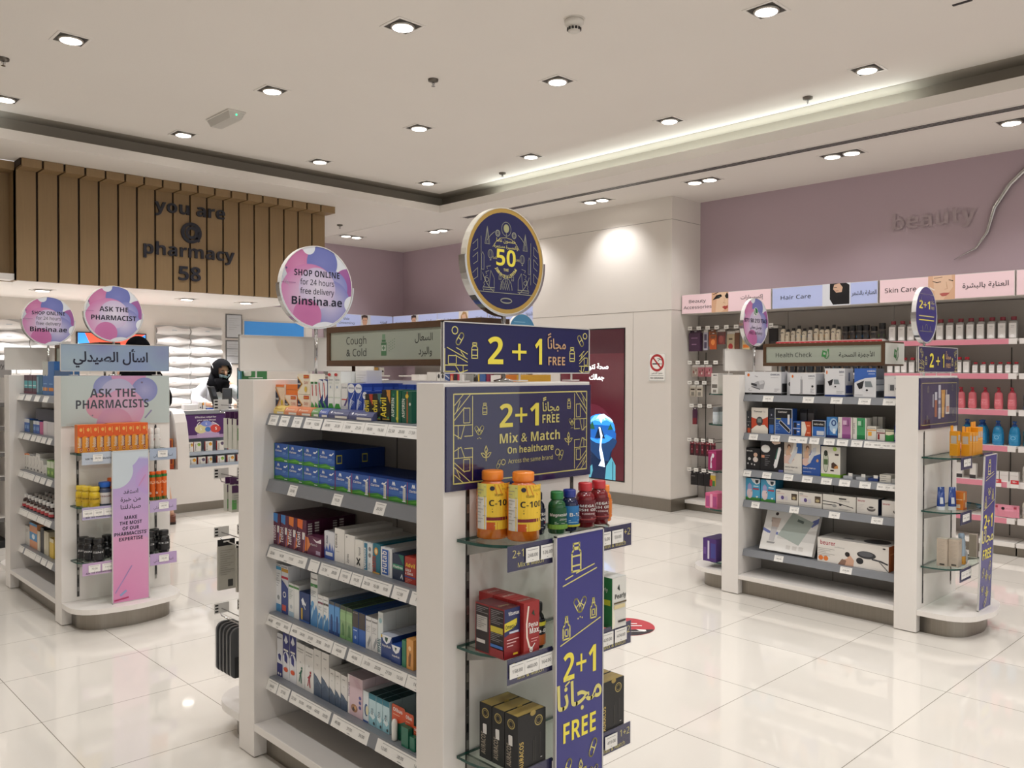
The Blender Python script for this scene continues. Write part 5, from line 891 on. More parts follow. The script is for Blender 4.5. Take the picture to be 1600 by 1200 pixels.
CAPO = glossy('#f08a2a', .3)
CL = (.088, .125, .0452, .028, strips(0, 0, .0, 0, 'w', 1) + strips(0, 0, .27, 1, '#dcdad6', 4) + strips(0, .70, .27, 1, '#d8d27a', 4) + strips(.27, .28, 1, 1, '#efc73a', 9) + strips(.27, 0, 1, .16, '#c8541f', 9) + strips(.27, .16, 1, .2, '#e8c23a', 9) + strips(.27, .2, 1, .27, '#7a1f2a', 9) + [('t', 'C-1000', .66, .52, .18, '#1a1a1e', 'c', 0, 1.6, .66), ('t', 'Vitamin', .45, .73, .085, '#4a3a1e', 'l', 0, .6, .2), ('o', .40, .90, .055, .05, '#2a2a3a'), ('t', 'PALESTINE', .8, .86, .06, '#9a8030', 'c', 0, .5, .34)] + [('l', '#d88a2a', .02, [.45 + .08 * i, .98, .5 + .12 * i, .78]) for i in range(5)] + LN(.4, .85, .45, 2, '#3a3020', .06, .02) + LN(.02, .25, .93, 12, '#9a9890', .07, .012) + LN(.45, .8, .09, 1, '#f0d8b0'), '#efc73a', -118)
for i, (x, y, l) in enumerate(((1.571, 1.712, 'large orange vitamin bottle behind its twin on the front glass shelf'), (1.612, 1.632, 'large orange vitamin bottle in front of its twin on the glass shelf'))):
    bottle('c1000', l, (x, y, .9605), bp(.045, .155, .026, .012), AMB, cp(.0295, .16, .185), CAPO, (.12,) + CL[1:])
def vit(key, label, x, y, c, cc, r, h, art, base, cap=None, face=-125, z=.9605, g=None):
    return bottle(key, label, (x, y, z), bp(r, h * .8, r * .62, .008), glossy(c), cp(r * .72, h * .82, h), glossy(cc, .35), (r * 2.7, h * .5, r, h * .12, art, base, face), group=g)
vit('ult', 'navy ultra man vitamin bottle beside the large orange bottles', 1.690, 1.66, '#14162a', '#14162e', .025, .118, [('t', 'ULTRA', .62, .68, .2, 'w', 'c', 0, 1.5, .6), ('t', 'MAN', .6, .45, .2, 'w', 'c', 0, 1.5, .5), ('r', .4, .3, .9, .38, '#b53040')] + strips(0, 0, .25, 1, '#d8d49a', 3) + LN(.4, .85, .22, 2, '#c0c4cc', .1, .03), '#151836', face=-128)
vit('grd', 'dark green capped bottle standing behind the navy vitamin bottle', 1.722, 1.712, '#16301f', '#1f6a3a', .025, .118, [('t', 'D3', .5, .5, .2, 'w')], '#1d4a2c')
vit('mag', 'green magnesium bottle with a green cap', 1.745, 1.630, '#1f5a30', '#1f7a3c', .0255, .118, [('t', 'Magnesium', .55, .62, .19, 'w', 'c', 0, 1, .8), ('t', '250mg', .7, .42, .12, 'w', 'c', 0, .6, .35)] + strips(0, 0, 1, .22, '#7fb04a', 8) + LN(.35, .85, .34, 2, '#cfe0c8', .07, .02), '#1d5a34')
vit('b12', 'navy vitamin bottle with a bright blue label', 1.800, 1.632, '#141c44', '#1c2f8a', .0255, .118, [('t', 'B-12', .68, .5, .24, 'w', 'c', 0, 1.4, .5)] + strips(0, 0, .28, 1, '#c9ccb0', 3) + strips(.28, .0, 1, .1, '#d8d43a', 6) + LN(.4, .85, .3, 2, '#bfe0ee', .09, .03), '#2a7ab8')
OM = [('t', 'OMEGA 3', .5, .70, .16, 'w', 'c', 0, 1.4, .85), ('t', 'FISH OIL', .52, .52, .16, 'w', 'c', 0, 1.4, .85), ('t', '1200mg', .55, .36, .11, '#e9d0d0', 'c', 0, .8, .5)] + strips(0, .12, 1, .18, '#a84a4a', 8) + LN(.2, .85, .28, 2, '#e0b8b8', .07, .02)
vit('omg', 'dark red fish oil bottle beside the bright blue label bottle', 1.878, 1.640, '#7a1a20', '#c22a32', .0285, .13, OM, '#6e1a24')
vit('omg', 'dark red fish oil bottle beside the small orange bottle', 1.946, 1.645, '#7a1a20', '#c22a32', .0285, .13, OM, '#6e1a24')
vit('orb', 'small orange bottle at the end of the front glass shelf', 1.995, 1.662, '#d8741c', '#ef8a2a', .02, .11, [('r', .1, .15, .9, .2, 'w'), ('r', .1, .8, .9, .85, 'w')], '#dd7a20')
def ebox(key, w, d, h, c, front, left, top, label, x, y, z, group=None, name='carton', cat='carton'):
    return put(name, carton(key, w, d, h, c, front, (), left, top), label, cat, (x, y, z + .0005), 0, group)
OMF = [('r', 0, 0, 1, 1, '#8a2024'), ('p', '#26305e', [0, .45, .5, .52, 1, .48, 1, 1, 0, 1]), ('t', 'Vitamax', .6, .86, .1, 'w', 'c', 0, 1, .7), ('p', '#d8c83a', [0, .55, .6, .6, .8, .66, .8, .78, 0, .72]), ('t', 'Omega-3', .42, .6, .12, '#2a3a2a', 'c', 0, 1.2, .72), ('r', .3, .5, .9, .54, '#c9d0e0'), ('r', .55, .06, .85, .1, 'ylw')] + LN(.15, .9, .38, 3, '#e0b0b0', .06, .02)
OML = [('r', .04, .03, .96, .97, '#241a1e')] + LN(.1, .9, .93, 8, '#8a8688', .035, .012) + [('r', .08, .5, .92, .62, '#c9b83a')] + LN(.1, .9, .48, 5, '#8a8688', .035, .012) + [('r', .08, .2, .92, .26, '#3a6ab0'), ('r', .04, .03, .96, .18, '#8a2024')]
ebox('om1', .056, .056, .132, '#8a2024', OMF, OML, [('r', 0, 0, 1, 1, '#5a2a2e'), ('t', 'Omega', .5, .5, .25, '#9a8a6a', 'c', 0, 1, .6)], 'red and navy fish oil carton at the front of the middle glass shelf', 1.490, 1.577, .667)
ebox('om2', .056, .056, .132, '#8a2024', OMF, [('r', .04, .03, .96, .97, '#241a1e'), ('r', .1, .45, .85, .75, '#bdb9b4'), ('r', .1, .2, .7, .27, '#d0ccc8')] + LN(.1, .9, .93, 4, '#8a8688', .035, .012) + LN(.12, .8, .72, 6, '#6a6668', .04, .01), [('r', 0, 0, 1, 1, '#5a2a2e')], 'red and black fish oil carton behind the front one', 1.490, 1.6345, .667)
PMF = [('l', '#e9dcd0', .04, [.3, .92, .18, .6, .2, .35, .35, .16, .5, .1]), ('t', 'Pena', .6, .52, .13, 'w', 'c', 0, 1.6, .6), ('t', 'Max', .66, .40, .15, 'w', 'c', 0, 1.6, .6), ('p', '#1f3a2a', [.5, .78, .7, .72, .62, .85]), ('e', .45, .1, .08, .04, .02, 'w'), ('l', 'w', .02, [.52, .13, .68, .2])] + LN(.45, .9, .3, 2, '#e0a0a0', .05, .015)
PMT = [('t', 'PenaMax', .5, .4, .3, '#d8b8b0', 'c', 0, 1, .7)]
for i, (x, y, l) in enumerate(((1.5475, 1.563, 'red male supplement carton beside the fish oil carton'), (1.5475, 1.623, 'red male supplement carton directly behind the front red one'), (1.5475, 1.683, 'red male supplement carton at the back near the end panel'))):
    ebox('pena', .058, .058, .14, '#9a2626', PMF, [('t', 'Pena', .5, .75, .12, 'w', 'c', 0, 1, .5)], PMT, l, x, y, .667, 'red male supplement cartons')
bottle('ultb', 'black vitamin bottle half hidden by the navy banner', (1.632, 1.60, .6675), bp(.022, .095, .015, .004), glossy('#17181c'), cp(.0165, .099, .122), glossy('#1a1a1c', .4), (.06, .07, .022, .01, strips(0, 0, 1, .4, '#b5602a', 6) + strips(0, .75, 1, .9, '#c9c43a', 6) + [('t', 'Ultra-D', .5, .5, .18, 'w', 'c', 0, 1, .8)], '#1e1f26', -130))
PEA = [('r', 0, 0, 1, 1, '#d9d8d2'), ('p', '#e8e4d0', [0, .5, .15, .3, .2, .1, .1, .0, 0, 0]), ('p', '#1f2a24', [.35, .78, .55, .72, .48, .86]), ('t', 'Pearly', .58, .58, .13, '#2a2a2c', 'c', 0, 1.2, .8), ('r', .1, .48, 1, .51, '#5a4a2a'), ('r', .1, .38, .9, .46, '#d8c89a'), ('r', .4, .1, .95, .14, '#3a3030')]
for y, l in ((1.553, 'white and green supplement carton beyond the navy banner'), (1.62, 'white and green supplement carton behind its twin')):
    ebox('pearl', .064, .064, .148, '#d9d8d2', PEA, [('r', 0, 0, 1, 1, '#2a7a46'), ('r', .0, .45, .9, .56, '#c9cc3a'), ('t', 'Pearly', .45, .72, .1, '#cfe0d0', 'c', 0, 1, .6)], [('r', 0, 0, 1, 1, '#c4c6c2')], l, 1.900, y, .667, 'white and green supplement cartons')
AUF = [('r', 0, 0, 1, 1, '#121213'), VT('AURACOS', .2, .3, .14, '#c2a85a', .48, 1), ('e', .74, .82, .13, .085, .02, '#a8985a'), ('e', .74, .82, .08, .05, .012, '#8a7a4a'), ('r', .55, .12, .57, .5, '#4a4842'), ('r', .62, .12, .63, .55, '#4a4842'), ('r', .78, .2, .79, .6, '#4a4842'), ('r', .8, .14, .86, .15, 'w'), ('o', .52, .99, .1, .05, '#a08a48')]
AUL = [('r', 0, 0, 1, 1, '#141415'), VT('AURACOS', .5, .28, .16, '#9a9080', .4, .8), ('e', .5, .84, .26, .08, .02, '#a8985a'), ('e', .5, .84, .16, .05, .012, '#8a7a4a'), ('p', '#dcdad6', [.3, .62, .35, .64, .6, .64, .62, .6, .62, .46, .32, .46])]
for i, (y, l) in enumerate(((1.560, 'black and gold carton at the front of the lowest glass shelf'), (1.6105, 'black and gold carton second in line on the lowest glass shelf'), (1.661, 'black and gold carton against the end panel on the lowest glass shelf'))):
    ebox('aur', .105, .0485, .15, '#121213', AUF, AUL, [('r', .02, .05, .98, .95, '#9c8647')], l, 1.523, y, .363, 'black and gold cartons')
for i, (y, l) in enumerate(((1.560, 'black and gold carton beyond the navy banner'), (1.6105, 'black and gold carton behind the one beyond the banner'))):
    ebox('aur', .105, .0485, .15, '#121213', AUF, AUL, [('r', .02, .05, .98, .95, '#9c8647')], l, 1.860, y, .363, 'black and gold cartons')
# ---------------------------------------------------------------- hooks at the far end of the front gondola
def hook(x, y, z, L=.2, name='display_hook', parent=None, dy=1):
    o = MB().tube([(x, y, z), (x, y + dy * L, z), (x, y + dy * (L + .012), z + .012)], .0025, CHROME, 6).tube([(x, y, z + .03), (x, y + dy * L, z + .03)], .002, CHROME, 6).box(x - .012, y, z - .02, x + .012, y + dy * .004, z + .05, M('#b8b6b2', .3, .8)).obj('display_hook', parent)
    k = MB().box(x - .03, y + dy * L, z + .012, x + .03, y + dy * (L + .002), z + .052, M('#d8d6d2', .3))
    for i in range(3): k.box(x - .027, y + dy * L - .0006, z + .017 + i * .012, x - .014, y + dy * (L + .0026), z + .023 + i * .012, BLACKM)
    k.obj('ticket_plate', o); return o
YB = G1Y + GL
for z in (1.255, .985, .755, .455):
    for x in (.02, .115, .21): hook(x, GL + .001, z, .185, parent=g1)
def hang(name, label, cat, x, y, ztop, w, h, d, c, front, group=None, top='#1a1a1c', rz=PI):
    """pack on a hook: card with a punched header, seen from its back or front"""
    t = thing(name, label, cat, (x, y, ztop), rz, group)
    MB().box(-w / 2, 0, -h, w / 2, d, -.025, M(c, .4)).art((w / 2, d, -h), (-1, 0, 0), (0, 0, 1), w, h - .025, front, eps=.0003).art((-w / 2, 0, -h), (1, 0, 0), (0, 0, 1), w, h - .025, front, eps=.0003).obj('pack', t)
    MB().box(-w / 2, d * .4, -.025, w / 2, d * .6, 0, M(top, .4)).box(-.012, d * .39, -.012, .012, d * .61, -.006, M('#d8d6d2')).obj('header_card', t); return t
for i, (x, y) in enumerate(((1.454, 3.10), (1.454, 3.06), (1.454, 3.02))):
    hang('hanging_pack', ('%s white pack with a violet header on the upper hook behind the post' % ('outer', 'middle', 'inner')[i]), 'hanging pack', x + .02, y, 1.262, .075, .14, .03, '#cfcec4', [('r', 0, .80, 1, 1, '#4a2350'), ('r', .05, .3, .4, .7, '#5a9a52')] + LN(.45, .9, .7, 5, '#8a8a86', .08, .02), 'white and violet hanging packs', '#4a2350')
for i, (x, y) in enumerate(((1.454, 3.10), (1.454, 3.06))):
    hang('hanging_pack', ('%s grey and violet pack on the second hook behind the far post' % ('outer', 'inner')[i]), 'hanging pack', x + .02, y, 1.01, .075, .13, .03, '#b9b8ae', [('r', 0, .70, 1, .97, '#4a2350'), ('r', .55, .1, .9, .25, '#3a3a38'), ('r', 0, .1, .25, .45, '#5a9a52')] + LN(.1, .9, .6, 4, '#8a8a86', .08, .02), 'grey and violet hanging packs', '#4a2350')
for i, (x, y) in enumerate(((1.445, 3.12), (1.487, 3.05), (1.487, 3.01))):
    hang('hanging_pack', ('%s grey insole card on the third hook behind the far post' % ('outer', 'middle', 'inner')[i]), 'hanging pack', x + .008, y, .765, .07, .195, .012, '#a9a69c', [('r', .55, .06, .85, .22, '#3a3a38')] + LN(.12, .88, .9, 12, '#8a877e', .05, .012), 'grey hanging insole cards')
for i in range(5):
    t = thing('gel_insole_pack', '%s dark grey moulded insole pack from the aisle on the lowest hook' % ORD[i], 'hanging pack', (1.468, 3.145 - .03 * i, .45), PI, 'dark grey moulded insole packs')
    k = MB(); P = rrect(-.045, -.20, .045, -.01, (.02, .02, .03, .03), 5)
    k.add([(x, 0, z) for x, z in P] + [(x, .012, z) for x, z in P], [tuple(range(len(P))), tuple(range(2 * len(P) - 1, len(P) - 1, -1))] + [(j, len(P) + j, len(P) + (j + 1) % len(P), (j + 1) % len(P)) for j in range(len(P))], M('#4b4c4e', .3)); k.obj('tray', t)
    MB().box(-.05, -.001, -.215, .05, .0, .0, CLEAR).obj('clear_blister', t)
    MB().box(-.03, .0122, -.2, .03, .013, -.12, M('#1f2022', .4)).obj('printed_card', t)
# ---------------------------------------------------------------- health check gondola goods
R2 = {z: Row(G2X + .058, G2Y + GL - PT, z, -PI / 2) for z in (1.275, 1.03, .795, .6, .286)}
def mon(u, v, s, a):  # blood pressure monitor picture
    return [('p', '#26262a', [u - .55 * s * a, v + .1 * s, u - .1 * s * a, v + .3 * s, u + .05 * s * a, v - .05 * s, u - .4 * s * a, v - .2 * s]), ('p', '#d4d6da', [u - .25 * s * a, v - .3 * s, u + .35 * s * a, v - .45 * s, u + .5 * s * a, v - .1 * s, u + .3 * s * a, v + .35 * s, u - .1 * s * a, v + .35 * s]), ('p', '#7d858a', [u - .08 * s * a, v + .25 * s, u + .27 * s * a, v + .25 * s, u + .38 * s * a, v - .08 * s, u - .05 * s * a, v - .08 * s]), ('o', u + .05 * s * a, v - .25 * s, .07 * s * a, .06 * s, '#26262a')]
OMR = lambda c='#2f3a5a': [('t', 'OMRON', .83, .84, .1, c, 'c', 0, 1.2, .24), ('o', .1, .86, .035, .07, '#d8702a'), ('l', '#9a9aa0', .012, [.72, .76, .92, .76])]
g = 'medical devices on the top shelf of the health check gondola'
SB = [('r', 0, 0, 1, 1, '#b9babf'), ('r', .1, .12, .95, .5, '#1d1e22'), ('r', 0, 0, 1, .09, '#0f1012')]
run(R2[1.275], [
 ('neb', .0, .252, .145, .11, '#d9dadd', dict(front=OMR() + [('r', 0, 0, 1, .085, '#0f1012'), ('t', 'CompAIR', .15, .025, .035, '#c9c9c9'), ('p', '#a3a4a9', [.25, .3, .52, .25, .56, .5, .54, .62, .38, .6, .22, .48]), ('p', '#c6c7cb', [.38, .6, .52, .64, .54, .5, .42, .44]), ('p', '#3a3b40', [.18, .42, .34, .36, .34, .46, .18, .52]), ('p', '#55565b', [.18, .34, .42, .22, .44, .25, .2, .37]), ('l', '#8a8b90', .015, [.14, .28, .11, .22, .14, .16, .2, .2]), ('l', '#8a8b90', .02, [.28, .82, .36, .78])] + LN(.82, .96, .26, 3, '#9a9aa0'), right=SB), 'wide white nebuliser carton beside the far post', 0, .01),
 ('inh', .31, .476, .137, .11, '#d9dadd', dict(front=OMR() + [('r', 0, 0, 1, .07, '#0f1012'), ('r', .40, .12, .49, .74, '#b6b7bb'), ('r', .42, .74, .47, .86, '#c6c7ca'), ('r', .46, .12, .49, .7, '#85868b'), ('r', .39, .1, .5, .13, '#77787c'), ('o', .88, .42, .04, .05, '#26262a')] + LN(.8, .95, .3, 4, '#9a9aa0'), right=SB), 'white inhaler carton with a pen shaped device picture', 0, .01),
 ('bp1', .532, .655, .166, .11, '#d9dadd', dict(front=OMR() + [('r', 0, 0, 1, .065, '#27407e')] + mon(.5, .48, .5, 1.3) + LN(.6, .95, .18, 2, '#9a9aa0'), right=[('r', 0, 0, 1, 1, '#b4b5bb'), ('r', .1, .12, .9, .4, '#24366e'), ('r', 0, 0, 1, .065, '#27407e'), ('r', .4, .55, .6, .85, '#55607e')]), 'white blood pressure monitor carton beside the blue topped one', 0, .01),
 ('bp2', .71, .836, .166, .11, '#d9dadd', dict(front=[('p', '#3a63b2', [0, 1, 0, .5, .2, .58, .5, .66, 1, .7, 1, 1]), ('t', 'OMRON', .78, .88, .07, 'w', 'c', 0, 1.2, .36), ('r', .65, .80, .95, .82, '#c9d6ee')] + mon(.55, .4, .62, 1.3) + LN(.05, .4, .08, 1, '#8a8a90'), right=[('r', 0, 0, 1, 1, '#3f4754'), ('r', .0, .45, 1, .62, '#8f949c'), ('r', .0, .22, 1, .42, '#b4b7bc'), ('r', .15, .06, .75, .18, '#26282e')]), 'blue topped blood pressure monitor carton', 0, .01),
 ('bp3', .882, .965, .122, .11, '#d6d5d4', dict(front=[('r', 0, 0, 1, .07, '#27407e'), ('r', .25, .3, .68, .65, '#c6c6c6'), ('r', .38, .34, .66, .6, '#55565a'), ('o', .85, .42, .1, .09, '#26262a'), ('t', 'OMRON', .9, .88, .08, '#2f3a5a')]), 'white wrist monitor carton against the poster side post', 0, .01),
 ('smc', .264, .306, .139, .1, '#d2d3d6', dict(front=[('o', .5, .5, .25, .1, '#4a4b50')]), 'narrow grey carton set back between the nebuliser and the inhaler', 0, .06)], 'top', group=g)
g = 'test kits on the second shelf of the health check gondola'
run(R2[1.03], [
 ('blk', .003, .034, .138, .04, '#2f3136', dict(front=[('r', .05, .5, .95, .52, '#8a8a8a'), ('r', .2, .0, .9, .22, '#c2522c'), ('o', .4, .72, .1, .03, '#c9c9c9'), ('o', .4, .35, .1, .03, '#c9c9c9')]), 'narrow black and orange kit carton beside the far post', 1),
 ('cts', .036, .153, .162, .06, '#e6e0d6', dict(front=[('p', '#c2482a', [0, 0, 1, 0, 1, .66, .7, .56, .3, .56, 0, .62]), ('p', '#e6dfd2', [0, 0, 1, 0, 1, .2, .8, .34, .3, .3, 0, .14]), ('o', .5, .47, .2, .18, '#3f3f42'), ('r', .38, .42, .62, .58, '#7d8a86'), ('t', 'Contour', .42, .82, .09, '#4a4a4c', 'c', 0, .8, .5), ('t', 'TS', .78, .82, .09, '#9a9a9a', 'c')], right=[('r', 0, 0, 1, 1, '#2f3440')]), 'white and orange glucose meter carton', 0),
 ('fil', .158, .196, .16, .05, '#262c3a', dict(front=[('r', .05, .6, .95, .62, '#6a7080'), ('r', .1, .02, .9, .36, '#2f62ae'), ('o', .5, .75, .12, .04, '#9aa0b0')]), 'narrow dark carton between the two glucose meters', 0),
 ('ctb', .199, .317, .162, .06, '#1f4f9e', dict(front=[('r', 0, 0, 1, 1, '#dfe3e8'), ('r', .03, .02, .97, .97, '#24549e'), ('r', .03, .64, .97, .97, '#14161c'), ('t', 'Contour', .45, .84, .09, 'w', 'c', 0, .8, .52), ('r', .08, .58, .36, .62, '#c9c43a'), ('r', .74, .4, .86, .78, '#dfe0e2'), ('p', '#e8ecf0', [.24, .5, .36, .55, .92, .2, .86, .08, .8, .09, .27, .42]), ('p', '#1a1c22', [.26, .49, .35, .53, .89, .19, .84, .1, .8, .11, .29, .43])] + LN(.08, .3, .42, 4, '#8fb4e0', .07)), 'blue and black glucose meter blister carton', 0),
 ('bl2', .321, .371, .088, .05, '#2456a6', dict(front=[('r', .05, .52, .95, .96, '#2a63b8'), ('r', .1, .55, .5, .9, '#151a2a'), ('r', .05, .04, .95, .46, '#2a63b8'), ('r', .1, .08, .5, .42, '#151a2a'), ('r', 0, .48, 1, .52, '#dfe3e8'), ('r', .6, .75, .9, .82, 'w'), ('r', .6, .25, .9, .32, 'w')]), 'small blue test strip carton beside the blister carton', 1),
 ('or2', .376, .438, .087, .05, '#c5532f', dict(front=[('p', '#e4ddd0', [0, 0, .35, 0, .55, .5, .35, 1, 0, 1]), ('r', .6, .7, .9, .76, '#eeb090'), ('r', .6, .2, .9, .26, '#eeb090')]), 'small orange and cream test strip carton', 1),
 ('mic', .445, .53, .098, .05, '#2a66b4', dict(front=[('r', 0, 0, 1, 1, '#d9dde2'), ('r', .05, .04, .95, .96, '#2a66b4'), ('r', .05, .62, .95, .96, '#15171d'), ('t', 'microlet', .5, .72, .15, 'w', 'c', 0, 1, .7), ('r', .35, .1, .9, .36, '#c9cfd8')]), 'blue and black lancet carton', 1),
 ('sky', .536, .602, .122, .05, '#3f7fc0', dict(front=[('r', 0, 0, 1, .12, '#142a66'), ('o', .65, .6, .4, .35, '#a9c8e4'), ('e', .68, .72, .18, .12, .06, '#2a4a8a'), ('r', .12, .12, .3, .55, '#24549e'), ('r', .6, .2, .85, .45, '#d8e4ee')]), 'sky blue test carton', 1),
 ('vio', .606, .692, .124, .05, '#e3e0d8', dict(front=[('r', .28, 0, .9, 1, '#a86a9e'), ('r', .28, 0, .9, .2, '#8d4a86'), ('r', .35, .65, .6, .85, '#d9b8d4'), ('l', '#4a2a4a', .02, [.7, .9, .75, .6, .5, .62]), VT('MAX Care', .15, .5, .12, '#6a6a6a', .5, .6)]), 'white and violet test carton', 1),
 ('grn', .695, .774, .124, .05, '#e3e0d8', dict(front=[('r', .3, 0, .92, 1, '#3f9a62'), ('r', .3, 0, .92, .2, '#1f7a46'), ('r', .38, .65, .6, .85, '#b9dcc4'), ('l', '#1f4a2a', .02, [.7, .9, .75, .6, .5, .62]), VT('MAX Care', .15, .5, .12, '#6a6a6a', .5, .6)]), 'white and green test carton', 1),
 ('flx', .779, .831, .079, .05, '#e4e1d8', dict(front=[('t', 'FLEXITOL', .5, .82, .1, '#4a4a4a', 'c', 0, 1, .8), ('r', 0, .68, 1, .76, '#e09a2c'), ('r', .1, .3, .5, .6, '#e8a83a')]), 'low white and amber carton', 0),
 ('rdx', .834, .88, .064, .05, '#e4e1d8', dict(front=[('r', 0, .62, 1, .72, '#7a1f2a'), ('r', .1, .1, .35, .58, '#8a1f26'), ('t', 'FLEXITOL', .5, .82, .11, '#4a4a4a', 'c', 0, 1, .8)]), 'low white and dark red carton', 0),
 ('gnx', .883, .93, .064, .05, '#2f8a3f', dict(front=[('p', '#e6e0c4', [0, .55, .4, .5, 1, .62, 1, 1, 0, 1]), ('r', 0, .85, 1, .92, '#3a3a3a')]), 'low green and cream carton', 0),
 ('bux', .933, .966, .09, .05, '#24499e', dict(front=[VT('DIGITAL', .5, .35, .25, 'w', .5), ('o', .9, .6, .15, .12, '#c9d43a')]), 'blue carton against the post on the second shelf', 0),
 ('gb1', .78, .806, .131, .04, '#b5b4b0', {}, 'tall grey carton standing behind the amber one, first of two', 0, .1), ('gb1', .81, .838, .131, .04, '#b5b4b0', {}, 'tall grey carton standing behind the amber one, second of two', 0, .1),
 ('gb2', .322, .365, .16, .04, '#6c6e70', dict(front=[('r', 0, .85, 1, 1, '#2f3134')]), 'tall grey carton behind the small blue one, first of two', 0, .12), ('gb2', .372, .412, .16, .04, '#6c6e70', dict(front=[('r', 0, .85, 1, 1, '#2f3134')]), 'tall grey carton behind the small orange one, second of two', 0, .12)], 'second', group=g)
PERS = [('p', '#c9a48a', [.12, .75, .3, .8, .38, .6, .3, .45, .1, .5]), ('o', .28, .86, .1, .08, '#6a4a3a'), ('o', .29, .82, .07, .06, '#d0a888')]
g = 'thermometer and baby care cartons on the third shelf'
run(R2[.795], [
 ('brs', .0, .1, .137, .07, '#15161a', dict(front=[('o', .68, .7, .14, .1, '#caa890'), ('o', .68, .48, .18, .12, '#d8cfc8'), ('t', 'BRAUN', .25, .84, .08, 'w', 'c', 0, 1, .4), ('o', .25, .5, .1, .07, '#c9c9c9'), ('o', .15, .28, .05, .04, '#c9c9c9'), ('o', .42, .26, .05, .04, '#c9c9c9'), ('o', .62, .24, .05, .04, '#c9c9c9')]), 'small black thermometer carton beside the far post', 1),
 ('brl', .103, .26, .206, .08, '#17181d', dict(front=[('t', 'BRAUN', .14, .93, .06, 'w', 'c', 0, 1, .26), ('o', .22, .68, .2, .12, '#d4d4d2'), ('o', .22, .68, .17, .09, '#e6e6e2'), ('p', '#d9c0ae', [.5, 1, .9, 1, .86, .86, .62, .82, .5, .88]), ('p', '#e8e9ea', [.78, .74, .88, .76, .9, .68, .72, .14, .62, .1, .58, .2]), ('p', '#2f6a5a', [.74, .7, .79, .73, .68, .36, .64, .4]), ('r', .8, 0, 1, .07, '#5a5f9a'), ('r', .04, .4, .18, .48, '#c98a6a')] + LN(.2, .42, .48, 6, '#8a8a8e', .06), top=[('r', 0, 0, 1, 1, '#2a2b30')]), 'large black ear thermometer carton', 0),
 ('gt1', .264, .381, .19, .08, '#dedbd4', dict(front=[('p', '#b7a99c', [0, 1, .55, 1, .45, .7, .2, .58, 0, .6]), ('r', .7, .66, 1, 1, '#3566ae')] + PERS + [('p', '#d9b9ae', [0, .55, .45, .6, .6, .45, .3, .3, 0, .32]), ('p', '#c8ccd2', [.66, .88, .78, .86, .74, .7, .38, .3, .24, .36]), ('t', 'GENTLE TEMP 720', .42, .18, .05, '#3a3a4a', 'c', 0, 1.2, .7)] + LN(.05, .5, .1, 1)), 'white forehead thermometer carton with a blue corner', 0),
 ('gt2', .385, .499, .189, .08, '#2a55a4', dict(front=[('p', '#b7a99c', [0, 1, .55, 1, .45, .7, .2, .5, 0, .55]), ('p', '#dedbd4', [.5, 1, 1, 1, 1, .7, .55, .6, .3, .35, .1, .3, 0, .32, 0, .5, .5, .66])] + PERS + [('p', '#d9b9ae', [0, .5, .4, .55, .5, .42, .2, .28, 0, .32]), ('p', '#c8ccd2', [.6, .88, .78, .9, .78, .74, .4, .36, .3, .42]), ('t', 'GENTLE TEMP 521', .4, .2, .05, 'w', 'c', 0, 1.2, .7), ('o', .85, .48, .07, .05, '#c9a07a')] + LN(.05, .5, .1, 1, '#c9d6ee')), 'blue and white forehead thermometer carton', 0),
 ('agu', .503, .622, .18, .08, '#e4e1d8', dict(front=[('r', 0, 0, 1, .1, '#8ac23a'), ('o', .25, .5, .15, .36, '#3a4a32'), ('o', .25, .5, .13, .33, '#c0c6b4'), ('r', .15, .4, .36, .58, '#4f6a42'), ('o', .25, .78, .1, .1, '#2a3228'), ('o', .72, .93, .1, .07, '#a9c860'), ('r', .72, .72, .92, .78, '#4a3a3a'), ('p', '#4a3026', [.55, .3, .75, .28, .85, .4, .65, .5, .55, .45]), ('p', '#c98a4a', [.68, .28, .9, .3, .88, .4, .72, .36]), ('r', .5, .2, .68, .24, '#3a2a2a')], right=[('r', 0, 0, 1, 1, '#a9a8a2'), ('r', 0, 0, 1, .1, '#8ac23a')]), 'white ear thermometer carton with a lime base', 0),
 ('bx1', .852, .915, .042, .09, '#d9d6cc', dict(front=[('r', 0, .48, 1, .52, '#8a867c'), ('r', .1, .75, .6, .82, '#8a8a86'), ('r', .1, .2, .6, .27, '#8a8a86')]), 'low cream carton banded round its middle', 0),
 ('bx2', .918, .964, .024, .09, '#aeada8', dict(front=[('o', .5, .5, .06, .2, '#3a3a3a')]), 'flat grey carton against the post on the third shelf', 0)], 'third', group=g)
for i, (u, c) in enumerate(((.64, '#b9bcc0'), (.716, '#b9bcc0'), (.787, '#27407e'))):
    t = thing('flat_blister_pack', 'flat %s blister pack with a paper tab lying on the third shelf' % ('grey', 'pale grey', 'blue')[i], 'blister pack', R2[.795].at(u, .03), -PI / 2, 'flat blister packs on the third shelf')
    MB().box(0, 0, 0, .055, .10, .016, M(c, .3)).obj('tray', t); MB().box(.03, .002, .0165, .054, .0035, .034, PAPER).obj('paper_tab', t)
g = 'cartons on the fourth shelf of the health check gondola'
VP = dict(front=[('r', 0, 0, 1, .13, '#3f8a3a'), ('p', '#e6ebee', [.35, 1, .5, .84, .72, .74, .9, .78, 1, .84, 1, 1]), ('p', '#1f2f3a', [.66, .95, .9, .95, .88, .84, .78, .78, .68, .84]), ('o', .28, .32, .2, .25, '#dcc9cc'), ('p', '#a3a0cc', [.14, .5, .42, .5, .42, .68, .28, .8, .14, .68]), ('r', .5, .5, .92, .57, '#b03a4a'), ('r', .55, .64, .9, .68, '#dfeaf0'), ('o', .4, .42, .02, .03, '#26262a'), ('p', '#e8ebe4', [.7, .2, .9, .22, .8, .12])], right=[('r', 0, 0, 1, 1, '#1f6a8a')])
